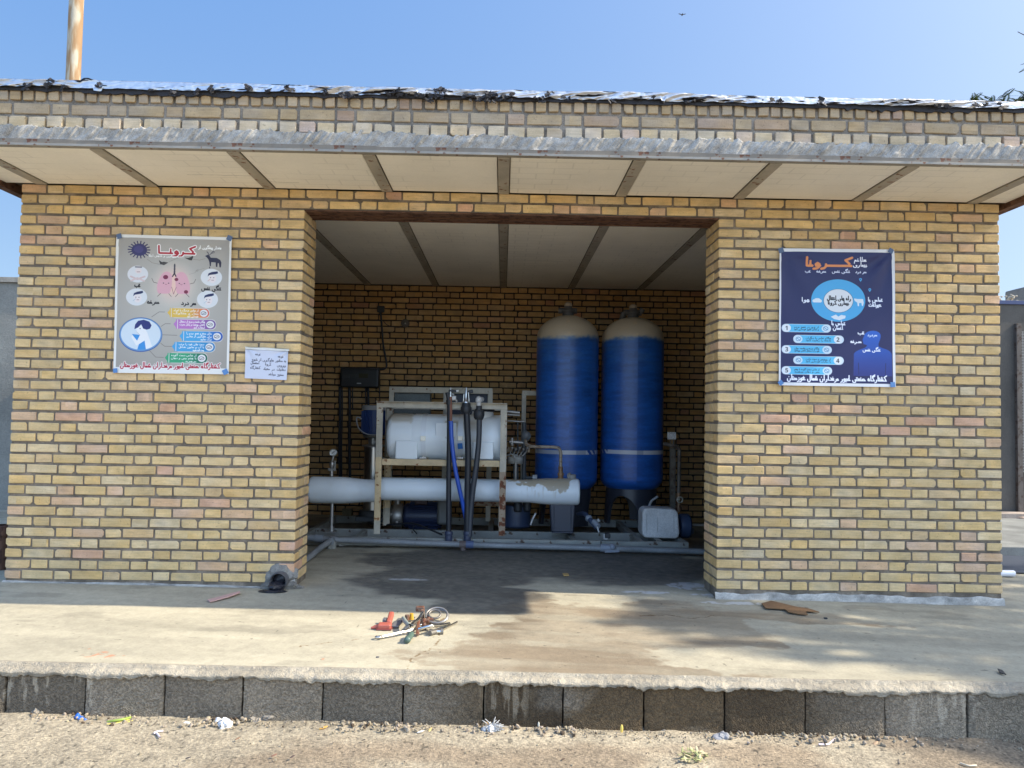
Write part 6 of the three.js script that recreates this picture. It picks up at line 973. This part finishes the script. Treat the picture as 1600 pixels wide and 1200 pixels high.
// crumbs, chunks and litter along the foot of the kerb
{
  const gravel = new THREE.InstancedMesh(new THREE.IcosahedronGeometry(1, 1), std({ color: lin(0.66, 0.59, 0.48), map: MORTARMAP, roughness: 0.95 }), 1500), mm = new THREE.Matrix4(), q = new THREE.Quaternion(), g = rng(701), e = new THREE.Euler();
  { const a = gravel.geometry.attributes.position; for (let i = 0; i < a.count; i++) { const k = 1 + 0.55 * (fbm(a.getX(i) * 2 + 3, a.getY(i) * 2 + a.getZ(i) * 2.3, 2, 702) - 0.5); a.setXYZ(i, a.getX(i) * k, a.getY(i) * k * 0.7, a.getZ(i) * k); } gravel.geometry.computeVertexNormals(); }
  for (let i = 0; i < gravel.count; i++) {
    const far = g() < 0.30, x = rr(-2.9, 3.0, g), z = far ? rr(1.75, 3.2, g) : KZ + 0.005 + Math.abs(g() + g() - 1) * 0.13, s = (far ? rr(0.002, 0.006, g) : rr(0.002, 0.007, g) * (fbm(x * 4, 3, 3, 703) > 0.55 ? 1.5 : 0.8));
    q.setFromEuler(e.set(g() * 6, g() * 6, g() * 6)); mm.compose(V(x, roadY(x) + s * 0.5 + (far ? 0 : 0.016 * sm(1.9, 1.7, z) * 0.6), z), q, V(s, s, s)); gravel.setMatrixAt(i, mm);
    const k = rr(0.6, 1.15, g); gravel.setColorAt(i, g() < 0.08 ? lin(0.25, 0.2, 0.16) : lin(k, k * rr(0.94, 1, g), k * rr(0.85, 0.97, g)));
  }
  gravel.name = 'mortar_crumbs'; gravel.userData.kind = 'stuff'; gravel.castShadow = gravel.receiveShadow = true; scene.add(gravel); tag(gravel, 'crumbs of mortar and grit scattered along the foot of the kerb', 'grit');
  const rub = std({ color: lin(0.47, 0.43, 0.37), map: MORTARMAP, roughness: 0.96, bumpMap: LUMPS, bumpScale: 0.006 });
  const cluster = (px, py, w, h, n, seed) => { const f = rng(seed), c = onRoad(px, py), out = []; for (let i = 0; i < n; i++) out.push(lump(V(c.x + rr(-w, w, f), c.y + rr(0.0, h, f), c.z + rr(-0.03, 0.03, f) - 0.02), rr(0.012, 0.034, f), rr(0.010, 0.026, f), rr(0.012, 0.03, f), seed + i, 0.6, 2)); return out; };
  solo('rubble_chunk', cluster(1072, 1140, 0.06, 0.05, 16, 711), rub, 'largest broken mortar chunk on the road against the kerb', 'rubble');
  solo('rubble_chunk', cluster(1030, 1142, 0.018, 0.012, 4, 712), rub, 'small mortar chunk just left of the largest one', 'rubble');
  solo('rubble_chunk', cluster(1008, 1138, 0.014, 0.014, 3, 713), rub, 'pointed small mortar chunk second left of the largest one', 'rubble');
  solo('rubble_chunk', cluster(1222, 1142, 0.05, 0.03, 9, 714), rub, 'grey crumbling mortar chunk by the kerb block right of middle', 'rubble');
  solo('rubble_chunk', cluster(60, 1117, 0.05, 0.018, 9, 715), rub, 'low heap of mortar at the left end of the kerb', 'rubble');
  solo('rubble_chunk', cluster(420, 1126, 0.07, 0.02, 10, 716), rub, 'low heap of mortar beside the white crumpled wrapper', 'rubble');
  solo('rubble_chunk', cluster(1127, 1154, 0.012, 0.008, 2, 717), std({ color: lin(0.25, 0.25, 0.26), roughness: 0.9 }), 'small grey stone on the road below the middle kerb', 'stone');
  const ctr = (px, py, up = 0.008) => onRoad(px, py, up);
  const crumple = (p, s, seed, fl = 0.7) => { const g0 = lump(p, s, s * fl, s * 0.7, seed, 0.9, 3); return g0.toNonIndexed ? (g0.index ? g0.toNonIndexed() : g0) : g0; };
  solo('plastic_scrap', [crumple(ctr(127, 1124), 0.018, 21), lump(ctr(122, 1120, 0.014), 0.012, 0.012, 0.01, 22, 0.6, 2)], std({ color: lin(0.03, 0.13, 0.50), roughness: 0.35 }), 'crumpled bright blue plastic scrap at the foot of the kerb', 'scrap');
  solo('wrapper', [crumple(ctr(350, 1131, 0.014), 0.034, 23), crumple(ctr(343, 1127, 0.012), 0.02, 24)], std({ color: lin(0.66, 0.65, 0.62), roughness: 0.8 }), 'white crumpled wrapper on the road by the kerb', 'wrapper');
  solo('wrapper', crumple(ctr(292, 1130, 0.006), 0.014, 25, 0.4), std({ color: lin(0.7, 0.67, 0.6), roughness: 0.7 }), 'small cream paper scrap left of the white crumpled wrapper', 'scrap');
  const st = thing('leaf_stalk', 'green and yellow leaf stalk lying along the kerb foot', 'leaf', ctr(185, 1125, 0).toArray()); part('stem', tube([ctr(168, 1128, 0.006), ctr(180, 1126, 0.014), ctr(192, 1124, 0.016), ctr(204, 1121, 0.01)], 0.006, 24, 6), std({ color: lin(0.25, 0.34, 0.06), roughness: 0.5 }), st); for (const [x, y, a] of [[172, 1131, 0.3], [185, 1129, 0.8], [198, 1125, 0.2], [203, 1127, 1.1]]) part('leaf', new THREE.SphereGeometry(0.016, 8, 6).scale(1, 0.15, 0.4).rotateY(a).translate(ctr(x, y).x, ctr(x, y).y, ctr(x, y).z), std({ color: lin(0.55, 0.45, 0.10), roughness: 0.6 }), st);
  const straw = (pts, l, c = [0.72, 0.62, 0.62]) => solo('straw', tube(pts.map(([x, y, u]) => ctr(x, y, u ?? 0.006)), 0.0042, 24, 8), std({ color: lin(...c), roughness: 0.35 }), l, 'straw');
  straw([[250, 1152], [243, 1145], [240, 1146], [244, 1143.5], [255, 1142]], 'pale pink bent drinking straw on the road at left');
  straw([[1279, 1163], [1293, 1163], [1299, 1159], [1307, 1153]], 'pale pink bent drinking straw on the road at right');
  straw([[1500, 1192], [1512, 1196], [1526, 1196]], 'flat cream straw on the shaded road at far right', [0.6, 0.5, 0.36]);
  const fe = thing('feather_tuft', 'tuft of grey and white feathers on the road by the kerb', 'feathers', ctr(770, 1138, 0).toArray()), ff = rng(731), quills = [[], []];
  for (let i = 0; i < 90; i++) { const a = rr(-0.7, 1.25, ff), L = rr(0.018, 0.066, ff), b = ctr(769 + rr(-6, 4, ff), 1141, 0.006), up = rr(0.2, 0.95, ff), e2 = V(b.x + Math.sin(a) * L, b.y + Math.cos(a) * L * up, b.z + rr(-0.02, 0.03, ff)), c = b.clone().lerp(e2, 0.5); c.y += 0.01; const gq = new THREE.TubeGeometry(new THREE.CatmullRomCurve3([b, c, e2]), 6, 0.0016, 4); quills[i % 3 ? 0 : 1].push(gq); }
  part('down', quills[0], std({ color: lin(0.58, 0.57, 0.54), roughness: 0.8 }), fe); part('quill', quills[1], std({ color: lin(0.25, 0.25, 0.24), roughness: 0.7 }), fe); part('clump', lump(ctr(758, 1134, 0.02), 0.016, 0.016, 0.014, 33, 0.7, 2), std({ color: lin(0.30, 0.20, 0.10), roughness: 0.9 }), fe); part('down_clump', [lump(ctr(766, 1140, 0.010), 0.032, 0.016, 0.02, 34, 0.8, 3)], std({ color: lin(0.5, 0.5, 0.49), roughness: 0.9 }), fe);
  const lf = (px, py, c, l, s = 0.014, a = 0) => solo('leaf', new THREE.SphereGeometry(s, 10, 6).scale(1, 0.16, 0.45).rotateZ(0.25).rotateY(a).translate(ctr(px, py).x, ctr(px, py).y, ctr(px, py).z), std({ color: lin(...c), roughness: 0.7 }), l, 'leaf');
  solo('leaf', new THREE.SphereGeometry(0.02, 10, 6).scale(0.35, 1, 0.15).translate(ctr(973, 1143, 0.02).x, ctr(973, 1143, 0.02).y, ctr(973, 1143).z), std({ color: lin(0.75, 0.55, 0.12), roughness: 0.5 }), 'bright yellow leaf leaning on the kerb near the rubble', 'leaf');
  solo('leaf', new THREE.SphereGeometry(0.016, 10, 6).scale(0.3, 1, 0.15).translate(ctr(842, 1136, 0.016).x, ctr(842, 1136, 0.016).y, ctr(842, 1136).z), std({ color: lin(0.72, 0.68, 0.55), roughness: 0.5 }), 'cream leaf standing on edge right of the feathers', 'leaf');
  lf(505, 1137, [0.6, 0.33, 0.08], 'orange dry leaf by the kerb below the left opening edge', 0.022, 0.3); lf(657, 1143, [0.8, 0.74, 0.62], 'whitish leaf scrap by the kerb left of the feathers', 0.018, 0.2); lf(672, 1140, [0.55, 0.40, 0.16], 'yellow brown leaf by the kerb beside the whitish scrap', 0.016, 1.2);
  lf(428, 1180, [0.22, 0.11, 0.07], 'brown leaf on the road, right of a darker one', 0.014, 0.5); lf(457, 1182, [0.09, 0.06, 0.05], 'dark leaf on the road at lower left of middle', 0.013, 0.8); lf(568, 1156, [0.07, 0.06, 0.05], 'small black leaf on the road under the middle kerb', 0.010, 0.2); lf(294, 1184, [0.06, 0.05, 0.05], 'black leaf on the road at lower left', 0.012, 0.1); lf(371, 1154, [0.24, 0.13, 0.07], 'brown leaf on the road below the white wrapper', 0.012, 0.7); lf(880, 1186, [0.10, 0.06, 0.04], 'dark leaf on the road below the damp patch', 0.010, 0.4); lf(1368, 1161, [0.45, 0.30, 0.18], 'tan leaf on the road below the right kerb', 0.018, 0.6); lf(1220, 1190, [0.4, 0.3, 0.2], 'tan leaf scrap on the road at lower right', 0.010, 0.2);
  const we = thing('weed', 'small yellow green weed growing out of the road at right', 'weed', ctr(1085, 1186, 0).toArray()), wf = rng(741), blades = [[], []];
  for (let i = 0; i < 60; i++) { const b = ctr(1085 + rr(-22, 22, wf), 1186 + rr(-8, 8, wf), 0.002), a = wf() * 6.3, L = rr(0.008, 0.024, wf), g2 = new THREE.SphereGeometry(L, 7, 5).scale(1, 0.10, 0.26).rotateZ(rr(0.1, 0.7, wf)).rotateY(a).translate(b.x + Math.cos(a) * L * 0.7, b.y + rr(0.004, 0.02, wf), b.z - Math.sin(a) * L * 0.7); blades[i % 3 ? 0 : 1].push(g2); }
  part('leaves', blades[0], std({ color: lin(0.30, 0.31, 0.13), roughness: 0.8 }), we, { kind: 'stuff' }); part('dry_leaves', blades[1], std({ color: lin(0.52, 0.45, 0.26), roughness: 0.8 }), we, { kind: 'stuff' });
}

// ---------------------------------------------------------------- beyond the house
{
  const z = -3.6, a = at(-10, 433, z), b = at(15, 808, z); const wallMat = std({ color: lin(0.37, 0.36, 0.32), map: again(CONCMAP, 2.2, 1.6), roughness: 0.95, bumpMap: LUMPS, bumpScale: 0.004 });
  const t = thing('concrete_wall', 'grey concrete boundary wall left of the pump house', 'wall', [-7, 0, z - 0.1]);
  part('wall', box(-12, XL - 0.03, b.y - 0.3, a.y - 0.06, z - 0.2, z), wallMat, t); part('coping', box(-12, XL - 0.03, a.y - 0.0595, a.y, z - 0.23, z + 0.03), std({ color: lin(0.46, 0.42, 0.36), map: again(CONCMAP, 1.1), roughness: 0.95, bumpMap: LUMPS, bumpScale: 0.004 }), t); part('plinth', box(-12, XL - 0.03, -0.2, at(15, 814, z + 0.5).y, z + 0.001, z + 0.5), std({ color: lin(0.45, 0.45, 0.44), map: CONCMAP, roughness: 0.95 }), t);
  const p = onSlab(2, 889), rs = thing('pipe_stub', 'short rusty pipe stub standing on the ground at far left', 'pipe', [p.x, slabY(-3.5), p.z]); part('pipe', lathe([[0.001, 0.30], [0.05, 0.30], [0.055, 0.29], [0.055, -0.02]], V(p.x - 0.005, p.y, p.z), 'y', 20), rustBrown, rs); part('collar', lathe([[0.062, 0.24], [0.066, 0.25], [0.066, 0.31], [0.05, 0.318]], V(p.x - 0.005, p.y, p.z), 'y', 20), rustBrown, rs);
  // rusty pole behind the roof
  const zp = -4.9, q0 = at(114, 130, zp), q1 = at(115, -20, zp), r = m(10.6, zp), pole = thing('rusty_pole', 'rusty painted steel pole rising behind the roof at left', 'pole', [q0.x, 0, zp]);
  const pm = std({ map: tex(256, 1024, (u, v) => { const n = fbm(u * 8, v * 30, 5, 801), d = fbm(u * 3 + 9, v * 9, 4, 802), k = 0.9 + 0.2 * (n - 0.5), ru = sm(0.50, 0.70, n * 0.6 + d * 0.5), c = [lerp(0.80, 0.62, ru), lerp(0.765, 0.49, ru), lerp(0.68, 0.34, ru)]; return c.map((w) => w * k); }), roughness: 0.75, bumpMap: GRIT, bumpScale: 0.001 });
  const gp = new THREE.CylinderGeometry(r, r, 9, 28, 1).translate(q0.x, 4.3, zp); part('pole', gp, pm, pole, { uv: true }); part('base_plate', rbox(0.4, 0.02, 0.4, q0.x, 0.0, zp), rustBrown, pole); part('pole_cap', new THREE.CylinderGeometry(r * 0.9, r, 0.03, 24).translate(q0.x, 8.815, zp), rustBrown, pole);
  // metal gate, ledges and pipe at the right
  const zg = -4.6, g0 = at(1566, 474, zg), gm = std({ color: lin(0.135, 0.122, 0.105), map: again(CONCMAP, 1.2, 2), roughness: 0.7, bumpMap: GRIT, bumpScale: 0.001 }), gate = thing('metal_gate', 'dark grey sheet metal gate right of the pump house', 'gate', [g0.x + 1.2, 0, zg]), yt = at(1590, 470, zg).y, yb = at(1590, 812, zg).y;
  part('sheet', box(XR + 0.15, 9, yb - 0.02, yt - 0.05, zg - 0.03, zg), gm, gate); part('top_rail', box(XR + 0.15, 9, yt - 0.049, yt, zg - 0.05, zg + 0.02), std({ color: lin(0.06, 0.08, 0.17), roughness: 0.6 }), gate); const rx = at(1594, 600, zg + 0.04).x; part('frame_post', box(rx - 0.045, rx + 0.02, yb - 0.1, yt - 0.3, zg + 0.001, zg + 0.05), std({ map: paintTex([0.42, 0.385, 0.35], [0.33, 0.27, 0.23], 0.4, 811, 256), roughness: 0.8 }), gate); part('mesh_panel', box(rx + 0.022, 9, yb + 0.6, yt - 0.4, zg + 0.001, zg + 0.02), std({ map: tex(256, 256, (u, v) => { const k = (Math.abs((u * 24) % 1 - 0.5) < 0.2 || Math.abs((v * 24) % 1 - 0.5) < 0.2) ? 0.55 : 0.25; return [k, k * 0.98, k * 0.94]; }, { size: [0.9, 0.9] }), roughness: 0.8 }), gate);
  const cz = -6.5, c0 = at(1589, 460, cz); solo('concrete_block', [rbox(0.9, 0.55, 0.6, c0.x + 0.45, at(1589, 451, cz).y - 0.27, cz, 0.03), rbox(0.7, 3.6, 0.5, c0.x + 0.45, at(1589, 451, cz).y - 2.35, cz, 0.02)], std({ color: lin(0.34, 0.32, 0.29), map: CONCMAP, roughness: 0.95 }), 'pale concrete pillar top showing above the dark gate', 'pillar');
  const bz = -4.9, bu = thing('dry_bush', 'pale dry bush peeping between the right wall and the gate', 'bush', [at(1570, 480, bz).x, 0, bz]), bf = rng(821), tw = [], lv = [], bc = at(1569, 474, bz);
  for (let i = 0; i < 130; i++) { const a = bf() * 6.3, e3 = V(bc.x + Math.cos(a) * rr(0, 0.16, bf), bc.y + rr(-0.16, 0.10, bf), bc.z + Math.sin(a) * 0.15); if (i < 24) tw.push(rod(V(bc.x + rr(-0.02, 0.02, bf), 0, bz), e3, 0.006, 0.002, 5)); lv.push(lump(e3, rr(0.012, 0.026, bf), 0.012, 0.016, i, 0.6, 1)); }
  part('twigs', tw, std({ color: lin(0.30, 0.24, 0.17), roughness: 0.9 }), bu, { kind: 'stuff' }); part('leaves', lv, std({ color: lin(0.52, 0.45, 0.34), roughness: 0.9 }), bu, { kind: 'stuff' });
  const lz = at(1590, 850, -2.9), L0 = onSlab(1590, 832), L1 = onSlab(1590, 870), L2 = onSlab(1590, 897); const led = thing('concrete_ledge', 'low grey concrete ledge on the ground right of the pump house', 'ledge', [5, 0, -2.8]);
  part('top', box(XR + 0.05, 8, -0.2, 0.015, L0.z - 0.6, L1.z), std({ color: lin(0.30, 0.31, 0.295), map: CONCMAP, roughness: 0.9 }), led); part('kerb_strip', box(XR + 0.05, 8, -0.2, 0.07, L0.z - 0.85, L0.z - 0.601), std({ color: lin(0.5, 0.42, 0.36), map: CONCMAP, roughness: 0.9 }), led);
  solo('tarpaulin', [grid(XR + 0.06, 8, L1.z + 0.001, L2.z, 60, 12, (x, z0) => slabY(x) + 0.004 + 0.012 * fbm(x * 4, z0 * 7, 3, 831))], std({ color: lin(0.055, 0.065, 0.085), roughness: 0.45 }), 'dark plastic sheet on the ground beside the right wall', 'sheet', null, { uv: true });
  const w0 = onSlab(1566, 896, 0.03), w1 = onSlab(1583, 896, 0.03); solo('white_pipe', [rod(V(w0.x - 0.3, w0.y, w0.z), w1, 0.026, 0.026, 18), ball(w1, 0.026, 0.6, 1, 1)], std({ color: lin(0.75, 0.76, 0.78), roughness: 0.4 }), 'white plastic pipe end on the dark sheet at right', 'pipe');
  for (const [px, py, w, h] of [[1594, 812, 0.12, 0.05], [1578, 824, 0.10, 0.035], [1593, 826, 0.13, 0.03]]) { const q = at(px, py, -4.3); solo('rubble_chunk', lump(q, w, h, 0.1, px, 0.5, 3), std({ color: lin(0.55, 0.44, 0.37), map: MORTARMAP, roughness: 0.9 }), px === 1594 ? 'pale rubble at the gate foot, uppermost' : px === 1578 ? 'pale rubble at the gate foot, beside the wall' : 'pale rubble at the gate foot, rightmost', 'rubble'); }
  // a distant bird, a speck in the sky
  const bd = at(1066, 23, -40), bird = thing('bird', 'tiny dark bird far off in the blue sky', 'bird', bd.toArray()); const wing = (s) => { const g2 = new THREE.SphereGeometry(0.12, 10, 6).scale(1, 0.10, 0.38).rotateZ(s * 0.25).translate(bd.x + s * 0.12, bd.y + 0.03, bd.z); return g2; };
  part('body', [new THREE.SphereGeometry(0.1, 12, 8).scale(0.45, 0.42, 1.3).translate(bd.x, bd.y, bd.z), rod(V(bd.x, bd.y, bd.z + 0.12), V(bd.x, bd.y + 0.01, bd.z + 0.19), 0.02, 0.002, 8)], std({ color: lin(0.05, 0.05, 0.06), roughness: 0.8 }), bird); part('wing', wing(1), std({ color: lin(0.06, 0.06, 0.07), roughness: 0.8 }), bird); part('wing', wing(-1), std({ color: lin(0.06, 0.06, 0.07), roughness: 0.8 }), bird);
}

// ---------------------------------------------------------------- trees: feathery leaves in clumps on forking limbs
{
  // one feathery leaf: a rib with leaflets along both sides, in the unit length
  const pos = [], rib = 9, push = (...v) => pos.push(...v.flat());
  for (let i = 0; i < rib; i++) for (const s of [-1, 1]) { const x = 0.12 + 0.88 * i / rib, L = 0.26 * Math.sin(0.35 + 2.5 * (i + 0.5) / rib), w = 0.05, a = [x, 0, 0], b = [x + 0.10, s * 0.02 * 0 - 0.02, s * L], c = [x + 0.05 + w, 0.012, s * L * 0.5], d = [x + 0.02 - w * 0.5, 0.012, s * L * 0.55]; push(a, d, b, a, b, c); }
  push([0, 0, -0.008], [1, -0.03, 0], [0, 0, 0.008]);
  const leaf = new THREE.BufferGeometry(); leaf.setAttribute('position', new THREE.Float32BufferAttribute(pos, 3)); leaf.computeVertexNormals();
  leaf.setAttribute('uv', new THREE.BufferAttribute(new Float32Array(pos.length / 3 * 2), 2));
  const bark = std({ color: lin(0.17, 0.135, 0.10), map: CONCMAP, roughness: 0.95, bumpMap: LUMPS, bumpScale: 0.01 }), green = std({ color: lin(0.075, 0.115, 0.035), roughness: 0.6, side: THREE.DoubleSide });
  function tree(name, label, base, height, clumps, leaves, leafLen, seed) {
    const f = rng(seed), t = thing(name, label, 'tree', base.toArray()), wood = [], mm = new THREE.Matrix4(), q = new THREE.Quaternion(), e = new THREE.Euler();
    const fork = V(base.x + rr(-0.2, 0.2, f), base.y + height * 0.34, base.z + rr(-0.2, 0.2, f));
    part('trunk', [new THREE.TubeGeometry(new THREE.CatmullRomCurve3([base.clone().add(V(0, -0.1, 0)), base.clone().lerp(fork, 0.5).add(V(0.08, 0, 0.05)), fork]), 20, 0.17, 12), rod(base, base.clone().add(V(0, 0.4, 0)), 0.26, 0.17, 12)], bark, t);
    const crown = new THREE.InstancedMesh(leaf, green, leaves); let n = 0, tot = clumps.reduce((a, c) => a + Math.pow(c[3], 2), 0);
    for (const [x, y, z, r] of clumps) {
      const c = V(x, y, z), mid = fork.clone().lerp(c, 0.55).add(V(rr(-0.3, 0.3, f), rr(0, 0.4, f), rr(-0.3, 0.3, f)));
      wood.push(new THREE.TubeGeometry(new THREE.CatmullRomCurve3([fork, mid, c]), 16, 0.055, 7));
      for (let k = 0; k < 5; k++) { const tip = V(x + rr(-r, r, f), y + rr(-r, r, f) * 0.7, z + rr(-r, r, f)); wood.push(rod(c.clone().lerp(mid, rr(0, 0.4, f)), tip, 0.022, 0.006, 6)); }
      const cnt = Math.round(leaves * r * r / tot);
      for (let i = 0; i < cnt && n < leaves; i++, n++) {
        const u = rr(-1, 1, f), a = f() * 6.283, rad = r * Math.pow(f(), 0.45), s = Math.sqrt(1 - u * u), p = V(x + rad * s * Math.cos(a), y + rad * u * 0.75, z + rad * s * Math.sin(a));
        q.setFromEuler(e.set(rr(-0.5, 0.5, f), f() * 6.283, rr(-0.7, 0.35, f))); const L = leafLen * rr(0.7, 1.25, f);
        crown.setMatrixAt(n, mm.compose(p, q, V(L, L, L))); const k = rr(0.7, 1.35, f); crown.setColorAt(n, lin(k * rr(0.85, 1.25, f), k, k * rr(0.7, 1.1, f)));
      }
    }
    crown.count = n; crown.name = 'crown'; crown.castShadow = crown.receiveShadow = true; crown.position.copy(t.position).negate(); crown.userData.kind = 'stuff'; t.add(crown); part('limb', wood, bark, t);
    return t;
  }
  // out of the frame on the right: its shade lies on the right of the apron
  const cl = (gx, gz, h, r) => [gx + 1.24 * h, h, gz + 0.083 * h, r];         // the clump whose shadow falls at (gx, gz)
  tree('shade_tree', 'feathery leaved tree outside the frame shading the right of the apron', V(9.6, -0.3, 1.6), 8, [cl(1.55, 0.30, 5.2, 0.52), cl(2.15, 0.15, 4.8, 0.5), cl(2.75, 0.95, 4.6, 0.5), cl(2.9, 0.05, 5.8, 0.62), cl(3.5, 1.25, 5.4, 0.7), cl(2.15, 1.05, 6.4, 0.36), cl(1.25, 0.08, 6.6, 0.34), cl(1.35, 0.70, 6.2, 0.30), cl(1.75, 0.78, 6.0, 0.26), cl(3.9, 0.5, 6.2, 0.9), cl(3.6, 2.1, 6.0, 0.7), cl(2.75, 1.7, 6.9, 0.4), cl(0.95, 0.62, 7.0, 0.2), cl(1.1, 0.42, 6.8, 0.22), cl(1.15, 1.05, 6.7, 0.14), cl(2.1, -0.3, 5.6, 0.6), cl(4.4, -0.6, 6.8, 1.0), cl(2.5, 2.5, 6.2, 0.4), cl(1.6, 1.25, 6.9, 0.15), cl(2.4, 1.45, 6.5, 0.18)], 5200, 0.18, 901);
  const c1 = at(1545, 146, -6.4), c2 = at(1600, 142, -6.2), c3 = at(1604, -14, -5.8);
  tree('back_tree', 'feathery green tree behind the roof at the right edge', V(c2.x + 1.6, -0.2, -6.6), 7, [[c2.x + 0.15, c2.y - 0.26, -6.2, 0.40], [c1.x + 0.1, c1.y - 0.24, -6.4, 0.22], [c1.x - 0.22, c1.y - 0.22, -6.4, 0.18], [c2.x + 0.9, c2.y - 0.2, -6.4, 0.7], [c3.x + 0.20, c3.y + 0.22, -5.8, 0.26], [c3.x + 1.5, c3.y + 0.6, -5.9, 0.7], [c2.x + 1.4, c2.y + 1.0, -6.6, 0.9]], 3600, 0.20, 907);
}

renderer.render(scene, camera);
